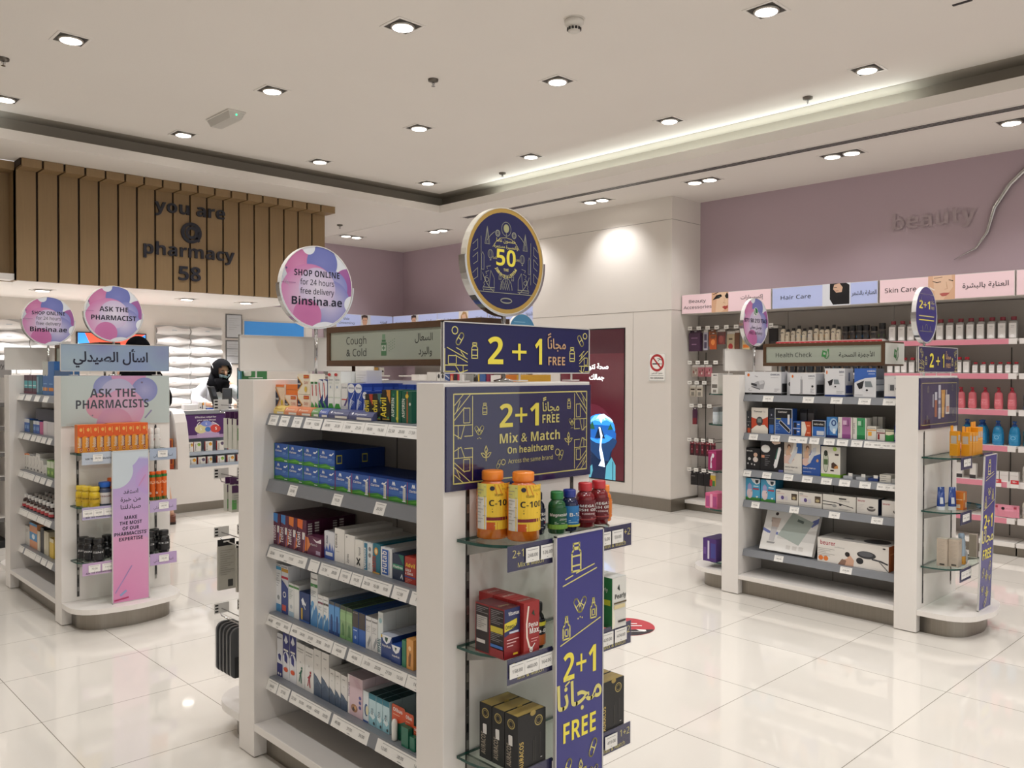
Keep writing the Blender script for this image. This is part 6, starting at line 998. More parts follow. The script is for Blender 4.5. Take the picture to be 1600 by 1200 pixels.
NBZ = dict(front=[('r', .70, .35, .95, .8, '#5a4a3a'), ('r', .72, .72, .93, .8, '#2a2018'), ('o', .82, .5, .08, .1, '#b5a57a'), ('o', .2, .45, .12, .16, '#dcd6de'), ('o', .3, .45, .07, .14, '#5a4a86'), ('p', '#cfcad2', [.38, .5, .52, .6, .55, .3, .45, .28]), ('r', .04, .84, .2, .88, '#7a7a86'), ('r', .04, .72, .4, .75, '#c9a0a0')] + LN(.05, .65, .12, 1))
run(R2[.6], [('vap', .0, .102, .138, .1, '#4aa3cc', VP, 'sky blue vaporiser carton beside the far post', 0), ('vap', .106, .207, .138, .1, '#4aa3cc', VP, 'sky blue vaporiser carton beside the white ones', 0),
 ('nbz', .211, .359, .087, .09, '#dcd8d0', NBZ, 'low white spacer carton touching the blue cartons', 0), ('nbz', .362, .511, .087, .09, '#dcd8d0', NBZ, 'low white spacer carton beside the stethoscope carton', 0),
 ('ste', .516, .717, .09, .09, '#dad7cf', dict(front=[('l', '#2a2a2c', .05, [.0, .55, .42, .5, .7, .38, .92, .28]), ('l', '#2a2a2c', .05, [0, .34, .3, .34, .42, .28]), ('o', .36, .3, .07, .1, '#9a9a98'), ('o', .54, .4, .04, .08, '#1a1a1c'), ('t', 'SPECTRUM', .66, .62, .1, '#6a6a6c', 'c', 0, .6, .3), ('r', .5, .76, .72, .84, '#2a2a2c')] + LN(.5, .85, .14, 2)), 'long white stethoscope carton', 0),
 ('beu', .722, .846, .092, .09, '#dbd7d1', dict(front=[('t', 'beurer', .22, .76, .16, '#a33244', 'c', 0, 1.2, .34), ('o', .68, .36, .2, .16, '#5f5a58'), ('o', .68, .44, .18, .1, '#c9c6c2'), ('o', .68, .46, .12, .06, '#4a4644')] + LN(.06, .35, .58, 4, '#b5b0aa', .1), right=[('r', 0, 0, 1, 1, '#232a44')]), 'white foot spa carton with red lettering beside the stethoscope', 0),
 ('beu', .866, .965, .092, .09, '#dbd7d1', dict(front=[('t', 'beurer', .27, .72, .16, '#a33244', 'c', 0, 1.2, .42), ('o', .85, .36, .2, .16, '#3f3a38'), ('o', .85, .44, .17, .1, '#c9c6c2')]), 'white foot spa carton with red lettering against the post', 0)], 'fourth', group=g)
run(R2[.286], [('mas', .49, .912, .144, .2, '#dcd8d2', dict(front=[('t', 'beurer', .15, .72, .24, '#a33244', 'c', 0, 1.4, .22), ('t', 'wellbeing', .32, .66, .07, '#8a8a8a', 'c', 0, 0, .14), ('o', .05, .16, .035, .1, '#d8742c'), ('o', .125, .16, .035, .1, '#d8742c'), ('p', '#c9a088', [.3, .0, .52, .0, .53, .25, .48, .42, .42, .48, .44, .3, .36, .2]), ('o', .435, .46, .035, .1, '#26201e'), ('p', '#8a6a5a', [.3, 0, .4, 0, .42, .2, .36, .25]), ('o', .70, .55, .13, .15, '#2f3034'), ('o', .69, .58, .1, .1, '#5a5b60'), ('o', .61, .28, .05, .13, '#26272b'), ('l', '#3a3b40', .06, [.78, .42, .9, .38, .985, .3]), ('l', '#55565a', .03, [.86, .4, .95, .16, 1.0, .02]), ('o', .94, .9, .02, .03, '#3a3a3c')] + LN(.01, .25, .56, 5, '#9a9692', .07, .015), right=[('r', 0, 0, 1, 1, '#a35a2a'), ('r', .1, .65, .9, .7, '#c98a5a')], top=[('r', .3, .3, .45, .5, '#8a8684'), ('o', .75, .5, .18, .35, '#4a4a4c')]), 'long white massager carton with red lettering on the lowest shelf', 0, .02)], 'lowest')
t = link('carton', carton('scale', .352, .035, .268, '#e4e3e0', [('p', '#6a76b0', [0, .52, .14, .45, .3, .45, .3, .38, .1, .4, 0, .45]), ('p', '#6a76b0', [.82, .72, .9, .82, 1, .9, 1, .78, .9, .66]), ('p', '#d4d3d0', [.3, .44, 1, .6, 1, .3, .3, .3]), ('p', '#a9b4ae', [.5, .95, .92, .78, .72, .2, .3, .38]), ('p', '#5f6a66', [.62, .82, .74, .78, .73, .72, .61, .76]), ('o', .21, .88, .03, .04, '#3a2f2c'), ('p', '#c9b8ae', [.12, .78, .3, .78, .28, .56, .15, .56]), ('p', '#c6c4c6', [.15, .56, .27, .56, .25, .22, .15, .22]), ('p', '#9a9a9a', [.12, .2, .28, .2, .26, .16, .12, .16]), ('t', 'Digital Personal Scale', .42, .965, .05, '#3a3a3c', 'c', 0, .8, .55), ('r', .5, .08, .58, .17, '#cfcdc9'), ('r', .62, .08, .70, .17, '#cfcdc9'), ('r', .74, .08, .82, .17, '#cfcdc9')]), None, R2[.286].at(.10, .025, .0148), -PI / 2)
t.rotation_euler = (math.radians(-24), 0, -PI / 2); tag(t, 'large flat bathroom scale carton leaning back on the lowest shelf', 'carton')
# goods on the glass end shelves of that gondola
def sunbox(x, y, w, h, label):
    t = thing('carton', label, 'carton', (x, y, .9605), 0, 'golden yellow sun care cartons')
    MB().box(0, 0, 0, w, .042, h, M('#e0981c', .35)).front(w, h, [('r', .15, .62, .85, .85, '#b8b0a8'), ('r', 0, .55, 1, .57, '#f0c060')], eps=.0003).art((0, .042, 0), (0, -1, 0), (0, 0, 1), .042, h, [('r', .15, .5, .85, .82, '#bdb4aa'), ('r', 0, .47, 1, .49, '#f0c060')], eps=.0003).obj('box', t)
    MB().prism(rrect(.004, .036, w - .004, .040, (0,) * 4), h, h + .03, M('#e8a32a', .35)).obj('hang_tab', t)
for i, (x, y, h) in enumerate(((4.953, 1.62, .135), (4.998, 1.575, .13), (5.045, 1.573, .125), (5.09, 1.573, .125), (5.135, 1.575, .15), (5.18, 1.577, .15))): sunbox(x, y, .042, h, '%s golden yellow sun care carton from the aisle side on the upper glass shelf' % ORD[i])
ebox('whs', .03, .03, .115, '#dcdbd8', [('r', 0, 0, 1, .3, '#2a2420')], [], [], 'slim white and brown carton beside the yellow ones', 5.229, 1.60, .96)
TB_ = lambda: [(.021, 0), (.0215, .022), (.0208, .024), (.02, .06), (.012, .118), (.006, .12)]
for i, (x, y) in enumerate(((4.868, 1.675), (4.912, 1.632))):
    t = thing('cream_tube', '%s dark blue cream tube standing on its white cap' % ('inner', 'outer')[i], 'tube', (x, y, .6675), math.radians(-40), 'dark blue cream tubes')
    k = MB(); S_ = 16
    vs = [(.022 * math.cos(2 * PI * j / S_), .017 * math.sin(2 * PI * j / S_), .02) for j in range(S_)] + [(.019 * math.cos(2 * PI * j / S_), .003 * math.sin(2 * PI * j / S_), .125) for j in range(S_)]
    k.add(vs, [(j, (j + 1) % S_, S_ + (j + 1) % S_, S_ + j) for j in range(S_)] + [tuple(range(S_, 2 * S_))], M('#203f86', .25), True); k.obj('body', t)
    MB().prism([(.022 * math.cos(2 * PI * j / S_), .017 * math.sin(2 * PI * j / S_)) for j in range(S_)], 0, .02, M('#dfe2e6', .3)).obj('cap', t)
    MB().add([(-.015, -.0163, .035), (.004, -.0175, .035), (.003, -.0145, .07), (-.013, -.0135, .07)], [(0, 1, 2, 3)], M('#cfd4da', .4)).obj('label', t)
ebox('orc', .055, .05, .098, '#d97a26', [('r', .05, .55, .5, .95, '#e8c48a'), ('r', .55, .1, .95, .4, '#e8d0b0'), ('r', 0, .0, 1, .1, '#c2601c')], [('r', .1, .55, .9, .6, '#f0c89a'), ('r', .2, .1, .7, .3, '#e8d4bc')], [('r', 0, 0, 1, 1, '#c96f22')], 'orange sun cream carton beside the dark blue tubes', 4.94, 1.585, .667)
for i, (x, y) in enumerate(((4.848, 1.637), (4.872, 1.585))): ebox('bei', .055, .05, .15, '#c2b4a4', LN(.1, .9, .9, 2, '#9a8c7c'), [('r', .3, .04, .8, .1, '#4a443c')] + LN(.15, .85, .9, 14, '#a5988a', .05, .008), [('r', 0, 0, 1, 1, '#d0c6ba')], '%s beige cream carton on the lowest glass shelf' % ('rear', 'front')[i], x, y, .363, 'beige cream cartons')
bottle('spray', 'pale blue and amber sun spray can beside the beige cartons', (4.96, 1.598, .3635), [(.018, 0), (.0195, .004), (.0195, .135), (.016, .146), (.012, .15)], M('#a8bacb', .3), [(.013, .148), (.0165, .15), (.0165, .166), (.012, .174)], M('#9fb2c6', .4), (.11, .045, .0195, .006, [('r', .4, .2, .6, .4, '#c9892a')], '#d8a042', -120), cat='spray can', name='spray_can')
bottle('whb', 'small white cream bottle beside the sun spray can', (5.01, 1.605, .3635), bp(.021, .075, .012, .004), M('#c9ced2', .3), cp(.013, .078, .098), M('#d4d8da', .3), (.09, .04, .021, .012, [('r', .1, .5, .9, .8, '#3f5f86'), ('r', .3, .15, .7, .3, '#3a3a3c')], '#d6d9dc', -120))
ebox('drk', .03, .04, .13, '#b8aa9c', [('r', .5, 0, 1, 1, '#4a3a34')], [], [], 'slim beige and brown carton beyond the navy banner', 5.215, 1.60, .363)
# glass end shelves and goods behind that gondola's far post
for z in (1.275, 1.075, .768, .514, .17):
    MB().prism(rrect(.045, GL + .003, .555, GL + .19, (0, 0, .12, .12), 6), z - .008, z, GLASS, GEDGE).obj('glass_shelf', g2)
YF2 = G2Y + GL
for i in range(3): put('carton', carton('wmk', .058, .05, .135, '#dcd9d4', LN(.1, .9, .95, 1), (), [('r', .1, .28, .9, .46, '#6a6560'), ('r', .25, .06, .75, .2, '#8a8580'), ('o', .4, .9, .1, .03, '#2a2a2c'), ('r', .5, .88, .85, .92, '#6a6a6a')] + LN(.2, .8, .75, 3, '#c0bcb6')), '%s white carton on the top glass shelf behind the far post' % ORD[i], 'carton', (4.80 + .062 * i, YF2 + .08, 1.2755), 0, 'white cartons behind the far post')
for i in range(4): bottle('rol', '%s grey capped deodorant bottle behind the far post' % ORD[i], (4.81 + .045 * i, YF2 + .10, 1.0755), [(.019, 0), (.02, .004), (.02, .07), (.018, .08)], M('#c4ced6', .35), [(.0185, .08), (.0195, .083), (.0195, .108), (.017, .112)], M('#77797c', .4), (.07, .05, .02, .01, [('r', .2, .1, .8, .5, '#a9bac6')], '#d0d8de', -140), group='deodorant bottles behind the far post')
for i in range(2): put('carton', carton('pump', .12, .06, .13, '#9a2560', [], (), [('p', '#d8d0dc', [.3, .3, .5, .55, .45, .75, .3, .6]), ('o', .6, .75, .16, .12, '#e4dce4'), ('p', '#d8d0dc', [.25, .1, .5, .1, .45, .4, .3, .35]), ('r', 0, .85, 1, .92, '#b8407a')]), '%s magenta breast pump carton behind the far post' % ('outer', 'inner')[i], 'carton', (4.80 + .125 * i, YF2 + .09, .7685), 0, 'magenta cartons behind the far post')
for i in range(2): put('pad_pack', carton('pads', .07, .09, .1, '#d0608a', [], (), [('r', .4, .05, .6, .95, '#e8a8c0'), ('r', .05, .1, .35, .8, '#a84a80'), ('r', .65, .1, .95, .8, '#a84a80')]), '%s pink soft pack behind the far post' % ('outer', 'inner')[i], 'soft pack', (4.80 + .075 * i, YF2 + .08, .5145), 0, 'pink soft packs behind the far post')
put('diaper_pack', carton('diap', .2, .1, .15, '#4a2a72', [], (), [('r', .35, .1, .48, .9, '#d0cadc'), ('r', .6, .15, .95, .8, '#3f3f8a'), ('r', .05, .3, .25, .6, '#6a4a92')], [('r', 0, 0, 1, 1, '#352058')]), 'purple soft pack low behind the far post of the health check gondola', 'soft pack', (4.76, YF2 + .06, .1705), 0)
# ---------------------------------------------------------------- pharmacist gondola goods
RDX = [('r', 0, 0, 1, 1, '#e8982c'), ('r', 0, .60, 1, 1, '#df5a1c'), ('p', '#df5a1c', [0, .6, 1, .6, .6, .54]), ('o', .45, .82, .2, .065, '#e8b05a'), ('l', '#e8b05a', .02, [.8, .9, .85, .7]), ('r', .35, .12, .62, .56, '#7a1f20'), VT('Redoxon', .52, .36, .17, '#e8d8c0', .34, 1), ('o', .48, .1, .26, .075, '#b5451c'), ('e', .48, .1, .16, .045, .02, '#e8c08a')]
for i in range(10): put('carton', carton('rdx10', .0372, .05, .153, '#e07a22', RDX, (), [('r', 0, 0, 1, 1, '#d8701f')], [('r', 0, 0, 1, 1, '#e8893a')]), '%s orange effervescent vitamin carton from the aisle side' % ORD[i], 'carton', (1.463 + .0377 * i, 4.955, .9655), 0, 'orange effervescent vitamin cartons')
for i in range(5): put('carton', carton('rdx10', .0372, .05, .153, '#e07a22'), 'spare orange vitamin carton in the row behind', 'carton', (1.64 + .0377 * i, 5.006, .9655), 0, 'spare orange vitamin cartons')
for i in range(2): bottle('sani', ('white gel bottle touching the orange vitamin cartons', 'white gel bottle at the end of the upper glass shelf')[i], (1.868 + .037 * i, 4.985, .9655), [(.014, 0), (.0155, .004), (.0155, .075), (.011, .085)], M('#dcdad6', .25), [(.0125, .085), (.0135, .088), (.0135, .112), (.008, .118)], M('#e4e2de', .25), (.045, .05, .0155, .012, [('r', .15, .65, .85, .9, '#8a2a32')], '#e2dfda', -115), group='white gel bottles')
YEL = M('#d8b92c', .25)
for i, (x, y) in enumerate(((1.497, 5.015), (1.512, 4.96), (1.536, 4.915))): bottle('yjar', ('yellow tablet jar set back on the middle glass shelf', 'yellow tablet jar between its two twins', 'yellow tablet jar at the front beside the blue capped jar')[i], (x, y, .6675), bp(.027, .085, .022, .003, .12), YEL, cp(.025, .09, .112), M('#e0c23a', .35), (.1, .04, .027, .022, [('t', 'VITAMIN', .5, .5, .3, '#5a4a1a', 'c', 0, 1, .5), ('r', .2, .1, .8, .3, '#8a6a1a')], '#d0ac28', -110), cat='jar', name='jar', group='yellow tablet jars')
bottle('bjar', 'white tablet jar with a blue lid', (1.592, 4.925, .6675), bp(.0335, .1, .029, .003, .1), M('#46506a', .25), cp(.031, .105, .132), M('#2563c0', .35), (.12, .062, .0335, .014, [('t', 'OSTEOCARE', .5, .62, .17, '#7a2a3a', 'c', 0, 1, .6), ('r', .2, .1, .8, .3, '#b8505a')], '#d8d4d4', -110), cat='jar', name='jar')
for i, (x, y) in enumerate(((1.652, 4.975), (1.668, 4.915))): bottle('c15', ('orange vitamin jar set back behind its twin', 'orange vitamin jar with a yellow label beside the lilac banner')[i], (x, y, .6675), bp(.031, .115, .026, .003, .14), AMB, cp(.028, .12, .146), M('#d8601c', .35), (.12, .06, .031, .014, [('t', 'C-15', .55, .5, .4, '#3a2a12', 'c', 0, 1.6, .6)], '#e0a52a', -110), cat='jar', name='jar', group='orange vitamin jars')
for i, (x, y) in enumerate(((1.822, 4.945), (1.858, 4.94), (1.894, 4.94), (1.93, 4.955))): bottle('tube', '%s orange and green tablet tube beyond the lilac banner' % ORD[i], (x, y, .6675), [(.014, 0), (.0145, .003), (.0145, .148)], M('#e2691f', .3), cp(.0152, .149, .166), M('#e0601c', .3), (.09, .146, .0145, .002, strips(0, 0, 1, .12, '#2f7a3a', 8) + strips(0, .9, 1, 1, '#2f7a3a', 8) + [('o', .4, .28, .07, .05, '#f0e4d8'), ('r', .2, .44, .8, .47, '#f2c8a0'), ('o', .5, .7, .15, .06, '#efb088')], '#e2691f', -110), cat='tablet tube', name='tablet_tube', group='orange and green tablet tubes')
BKL = lambda w: (.11, .06, .031, .016, [('t', w, .5, .62, .22, '#c9c9c9', 'c', 0, 1, .5), ('r', .25, .3, .75, .34, '#8a8a8a'), ('r', .0, .0, 1, .2, '#3a2224')], '#1c1c1e', -110)
for i, (x, y, k, l) in enumerate(((1.508, 5.01, 'ZINC', 'black supplement jar at the back near the slotted upright'), (1.522, 4.955, 'ZINC', 'black supplement jar in the middle of the three'), (1.553, 4.905, 'ZINC', 'black zinc supplement jar at the front'), (1.624, 4.985, 'COMPLEX', 'black supplement jar set back behind the complex jar'), (1.646, 4.92, 'COMPLEX', 'black complex supplement jar beside the lilac banner'), (1.832, 4.92, 'D3', 'black supplement jar just beyond the lilac banner'), (1.885, 4.985, 'D3', 'black supplement jar set back beyond the banner'), (1.912, 4.915, 'D3', 'black supplement jar at the outer end beyond the banner'))):
    bottle('bk' + k, l, (x, y, .3635), bp(.031, .1, .026, .003, .14), glossy('#151516', .2), cp(.027, .105, .128), M('#1a1a1b', .35), BKL(k), cat='jar', name='jar', group='black supplement jars')
R0 = {z: Row(G0X + .058, G0Y + GL - PT, z, -PI / 2) for z in (1.268, 1.02, .773, .528, .283)}
g = 'cartons on the side shelves of the pharmacist gondola'
L0 = 'of the pharmacist gondola'
TEA = dict(front=[('r', .05, .3, .95, .7, '#4fa8b0'), ('r', .1, .42, .9, .46, '#dcecec'), ('r', 0, .0, 1, .12, '#6a1f3c')])
run(R0[1.268], [('tea', .0, .09, .119, .05, '#4a1f3a', TEA, 'maroon carton with a teal label beside the far post', 1), ('tea', .094, .186, .119, .05, '#4a1f3a', TEA, 'maroon carton with a teal label, middle of three', 1), ('tea', .19, .28, .119, .05, '#4a1f3a', TEA, 'maroon carton with a teal label, third from the far post', 1),
 ('cya', .285, .35, .121, .05, '#2f6a8a', dict(front=[('r', .1, .1, .3, .9, '#bfd8dc'), ('r', .6, .1, .75, .9, '#8fc0cc')]), 'cyan striped carton on the top shelf, first of two', 1), ('cya', .352, .414, .121, .05, '#2f6a8a', {}, 'cyan striped carton on the top shelf, second of two', 1),
 ('blp', .418, .654, .204, .05, '#3a6fae', dict(front=[('r', .0, .62, .48, 1, '#c2c4be'), ('o', .12, .64, .12, .08, '#c2c4be'), ('o', .36, .64, .12, .08, '#c2c4be'), ('r', .05, .12, .45, .22, '#d88a3a'), ('r', .55, .12, .95, .22, '#d88a3a'), ('r', .1, .32, .4, .34, '#9ac0e0'), ('r', .6, .32, .9, .34, '#9ac0e0'), ('r', 0, .12, .03, .24, '#e8e8e4'), ('r', .25, .12, .28, .24, '#e8e8e4')]), 'tall blue carton with an orange band against the poster side post', 0),
 ('blq', .66, .96, .15, .05, '#35608f', {}, 'wide dark blue carton behind the poster side post', 0)], 'top', group=g)
BLW = dict(front=[('r', 0, .72, 1, 1, '#d0d3d6'), ('p', '#8fb4dc', [.15, .25, .4, .25, .4, .55, .2, .5]), ('p', '#8fb4dc', [.55, .25, .85, .25, .8, .55, .6, .5])])
run(R0[1.02], [('blw', -.0, .12, .083, .05, '#2a5fae', BLW, 'low blue and white carton on the second shelf beside the far post', 1), ('dgr', .123, .2, .077, .05, '#3a4a44', {}, 'low dark green carton on the second shelf', 1), ('blw', .205, .262, .078, .05, '#2a5fae', BLW, 'low blue carton beside the dark green one', 1), ('blw', .266, .342, .078, .05, '#2a5fae', BLW, 'low blue carton beside the pink one', 1), ('pkk', .346, .42, .077, .05, '#c05a8a', {}, 'low pink carton on the second shelf', 1), ('wpk', .424, .505, .085, .05, '#d6cdd0', {}, 'low white and pink carton on the second shelf', 1), ('wwk', .508, .646, .085, .05, '#cfcccc', {}, 'low white carton against the poster side post', 1),
 ('dnv', .225, .65, .07, .05, '#23283e', {}, 'long dark navy carton lying on the low cartons', 0, .04, .088), ('wwl', .125, .52, .04, .05, '#d2d0cd', {}, 'long white carton lying at the back of the second shelf', 0, .1, .16)], 'second', group=g)
WCB = lambda c: dict(front=[('r', 0, .9, 1, 1, c), ('l', '#5a5a5c', .03, [.4, .8, .6, .5, .3, .3]), ('o', .5, .12, .2, .06, '#4a4a4c')])
run(R0[.773], [('wc%d' % i, a, b, h, .05, '#d8d6d0', WCB(c), l, 1) for i, (a, b, h, c, l) in enumerate(((.0, .038, .103, '#d8762c', 'slim white carton with an orange top, first on the third shelf'), (.04, .115, .107, '#d8762c', 'white carton with an orange top on the third shelf'), (.118, .19, .107, '#8a8a8a', 'white carton with a grey top and dark loop'), (.193, .258, .112, '#8a8a8a', 'white carton with a grey top beside the tallest one'), (.262, .346, .123, '#c0c0bc', 'tallest white carton on the third shelf'), (.349, .416, .095, '#b0b6b0', 'shorter white carton on the third shelf'), (.419, .492, .062, '#cfd0cc', 'lowest white carton on the third shelf')))] + [
 ('gr0', .495, .568, .096, .05, '#6f9a4a', dict(front=[('r', 0, .55, 1, .95, '#cfd8c0'), ('o', .5, .25, .25, .12, '#a9cc6a')]), 'green and white carton on the third shelf, first of two', 1), ('gr0', .571, .64, .1, .05, '#6f9a4a', dict(front=[('r', 0, .55, 1, .95, '#cfd8c0'), ('o', .5, .25, .25, .12, '#a9cc6a')]), 'green and white carton on the third shelf, second of two', 1)], 'third', group=g)
for r_ in range(3):
    for i in range(8):
        p = R0[.528].at(.03 + .082 * i, .035 + .06 * r_)
        bottle('syr', ('%s small dark bottle with a red label in the front row of the fourth shelf' % ORD[i]) if r_ == 0 else 'small white capped bottle in the rows behind on the fourth shelf', p, bp(.023, .06, .013, .004, .2), glossy('#3a2622', .2), cp(.0155, .063, .085), M('#d8d6d2', .4), (.08, .03, .023, .008, strips(0, 0, 1, .55, '#b53a40', 6), '#c9c4be', -200), group='small dark bottles' if r_ == 0 else 'small dark bottles behind')
run(R0[.283], [('wl0', -.0, .104, .122, .05, '#cfcdc8', dict(front=LN(.2, .8, .8, 3)), 'white carton on the lowest side shelf beside the far post', 0), ('ob0', .107, .277, .158, .05, '#d8946a', dict(front=[('r', 0, .3, 1, .62, '#4a90c4'), ('o', .5, .46, .2, .1, '#dfe8ee'), ('r', 0, .9, 1, 1, '#4a90c4')]), 'orange and blue carton on the lowest side shelf', 0), ('crm', .28, .33, .124, .05, '#d8d0bc', {}, 'cream carton on the lowest side shelf', 0), ('blk0', .352, .42, .156, .05, '#1d1d1e', {}, 'tall black carton on the lowest side shelf', 0), ('cr2', .424, .52, .144, .05, '#c9c2a8', dict(front=[('r', .1, .2, .3, .9, '#e0dcc8')]), 'tall cream carton on the lowest side shelf', 0), ('ye0', .542, .626, .117, .05, '#d8b52c', dict(front=[('r', 0, .8, 1, 1, '#e8e0c0')]), 'yellow carton on the lowest side shelf', 0)], 'lowest', group=g)
# goods showing above the front gondola, on the gondola behind
R3 = Row(G3X + .058, G3Y + GL - PT, 1.263, -PI / 2)
run(R3, [('w3', .0, .14, .146, .08, '#d8d5d0', {}, 'wide white carton on the gondola behind, beside its far post', 0), ('dm', .148, .2, .146, .05, '#dcdad6', dict(front=[('o', .5, .75, .3, .14, '#26262a'), ('o', .55, .35, .2, .1, '#26262a')]), 'white carton with black spots on the gondola behind, first of two', 0), ('dm', .205, .257, .146, .05, '#dcdad6', dict(front=[('o', .5, .75, .3, .14, '#26262a'), ('o', .55, .35, .2, .1, '#26262a')]), 'white carton with black spots on the gondola behind, second of two', 0), ('bw3', .262, .33, .15, .05, '#2a4a86', dict(front=[('l', '#cfd4dc', .06, [.1, .8, .9, .6]), ('l', '#cfd4dc', .06, [.1, .5, .9, .4])]), 'blue and white carton on the gondola behind', 0), ('rt3', .335, .38, .158, .05, '#b0343a', dict(front=[('o', .5, .45, .35, .3, '#d09a6a')]), 'red carton with a tan oval on the gondola behind', 0), ('bk3', .385, .43, .128, .05, '#1d1d20', {}, 'black carton on the gondola behind', 0), ('rd3', .435, .49, .128, .05, '#b52a44', {}, 'crimson carton on the gondola behind', 0), ('wt3', .495, .53, .128, .05, '#dcdad8', {}, 'white carton on the gondola behind', 0), ('gy3', .55, .66, .128, .05, '#8f908c', {}, 'grey carton on the gondola behind', 0), ('ye3', .67, .73, .13, .05, '#dcb83a', dict(front=[('o', .45, .7, .2, .16, '#26262a')]), 'yellow carton on the gondola behind', 0), ('bl3', .735, .81, .13, .05, '#3a5f9a', {}, 'blue carton on the gondola behind', 0), ('mg3', .82, .86, .13, .05, '#8a2a4a', {}, 'maroon carton on the gondola behind', 0)], 'top', group='cartons on the gondola behind')
# ---------------------------------------------------------------- lit category boxes above the wall shelves
LB_P, LB_B = M('#d9bdc1', .35, 0, .5, .3), M('#a6aed2', .35, 0, .5, .3)
def lightbox(label, face, x, y, L, art, rz=-PI / 2, dep=.33, h=.195):
    t = thing('category_lightbox', label, 'sign', (x, y, 2.005), rz, 'category lightboxes')
    MB().box(0, .004, 0, L, dep, h, M('#d6d0ca', .4)).obj('casing', t)
    f = MB().box(.004, 0, .004, L - .004, .003, h - .004, face); f.art((0, 0, 0), (1, 0, 0), (0, 0, 1), L, h, art); f.obj('lit_face', t); return t
SK = '#d9ac8c'
FACE1 = [('r', .355, 0, .545, 1, SK), ('p', '#e6c4a6', [.42, 1, .52, 1, .54, .55, .53, .2, .46, 0, .4, 0]), ('p', '#1a1618', [.365, .62, .41, .86, .46, .9, .475, .8, .44, .7, .41, .68]), ('p', '#3a4a4a', [.425, .76, .445, .83, .46, .78, .445, .73]), ('p', '#1a1618', [.505, .8, .53, .97, .545, .85, .545, .68, .52, .68]), ('p', '#a8443e', [.475, .25, .5, .31, .515, .29, .54, .33, .54, .2, .51, .12]), ('l', '#b5835f', .012, [.5, .72, .5, .5, .485, .47, .515, .44]), ('l', '#2a1e1a', .03, [.37, .9, .43, 1.0])]
FACE2 = [('r', .50, 0, .76, 1, '#dfe2ea'), ('p', '#17161a', [.57, 1, .57, .3, .6, .05, .75, .05, .75, .9, .72, 1]), ('p', '#d9b39a', [.61, .95, .66, 1, .69, .85, .68, .6, .63, .58, .6, .75]), ('l', '#5a2a2a', .02, [.625, .66, .65, .67]), ('l', '#17161a', .02, [.61, .82, .635, .81]), ('p', '#17161a', [.66, 1, .72, 1, .74, .4, .68, .3, .69, .8])]
FACE3 = [('r', .385, 0, .585, 1, '#dcb091'), ('p', '#e6c3a8', [.42, 1, .56, 1, .57, .5, .5, .0, .44, 0]), ('l', '#3a2420', .03, [.42, .78, .45, .72, .48, .74]), ('l', '#3a2420', .03, [.54, .8, .57, .75]), ('l', '#6a4a3a', .02, [.43, .9, .49, .93]), ('p', '#b5605a', [.47, .25, .5, .28, .55, .27, .52, .15, .49, .14]), ('p', '#f2e4da', [.40, .55, .44, .42, .43, .4, .39, .5]), ('l', '#b5835f', .012, [.52, .72, .53, .45, .51, .42]), ('p', '#8a5a42', [.385, 0, .385, .5, .40, .3, .43, 0])]
MANF = lambda u: [('r', u, 0, u + .17, 1, '#d0d0d4'), ('p', '#cfa287', [u + .03, .9, u + .11, .9, u + .115, .5, u + .09, .15, u + .05, .15, u + .025, .5]), ('p', '#3a2a22', [u + .02, .6, u + .01, .92, u + .06, 1, u + .12, .95, u + .125, .6, u + .11, .8, u + .04, .8]), ('l', '#3a2a22', .02, [u + .04, .62, u + .06, .62]), ('l', '#3a2a22', .02, [u + .08, .62, u + .1, .62])]
lightbox('pink lit beauty accessories box with a face picture beside the column', LB_P, 7.18, 4.978, .995, FACE1 + [('t', 'Beauty', .19, .56, .22, 'k', 'c', 0, .3, .2), ('t', 'Accessories', .19, .25, .22, 'k', 'c', 0, .3, .33), ('t', '\u0625\u0643\u0633\u0633\u0648\u0627\u0631\u0627\u062a', .8, .58, .26, 'k', 'c', 0, .3), ('t', '\u0627\u0644\u062a\u062c\u0645\u064a\u0644', .8, .26, .26, 'k', 'c', 0, .3)])
lightbox('blue lit hair care box with a long haired woman picture', LB_B, 7.18, 3.972, .98, FACE2 + [('t', 'Hair Care', .24, .42, .26, 'k', 'c', 0, .3, .3), ('t', '\u0627\u0644\u0639\u0646\u0627\u064a\u0629 \u0628\u0627\u0644\u0634\u0639\u0631', .88, .42, .26, 'k', 'c', 0, .3, .22)])
lightbox('pink lit skin care box with a smiling face picture', LB_P, 7.18, 2.978, 1.02, FACE3 + [('t', 'Skin Care', .17, .42, .28, 'k', 'c', 0, .3, .25), ('t', '\u0627\u0644\u0639\u0646\u0627\u064a\u0629 \u0628\u0627\u0644\u0628\u0634\u0631\u0629', .8, .42, .28, 'k', 'c', 0, .3, .32)])
lightbox('blank pink lit box at the edge of the beauty wall', LB_P, 7.18, 1.948, 1.0, [])
lightbox('lilac lit male grooming box with a man picture on the back wall', LB_B, 6.17, 9.86, .93, MANF(.42) + [('t', 'Male', .17, .58, .22, 'k', 'c', 0, .3), ('t', 'Grooming', .17, .3, .22, 'k', 'c', 0, .3, .27), ('t', '\u0627\u0644\u0639\u0646\u0627\u064a\u0629', .83, .45, .25, 'k', 'c', 0, .3)], rz=0)
lightbox('lilac lit box with a head picture next to the back corner', LB_B, 7.1, 9.85, 1.0, MANF(.42) + [('t', 'Washing', .18, .42, .22, 'k', 'c', 0, .3, .25), ('t', '\u0627\u0644\u0639\u0646\u0627\u064a\u0629', .82, .42, .25, 'k', 'c', 0, .3)])
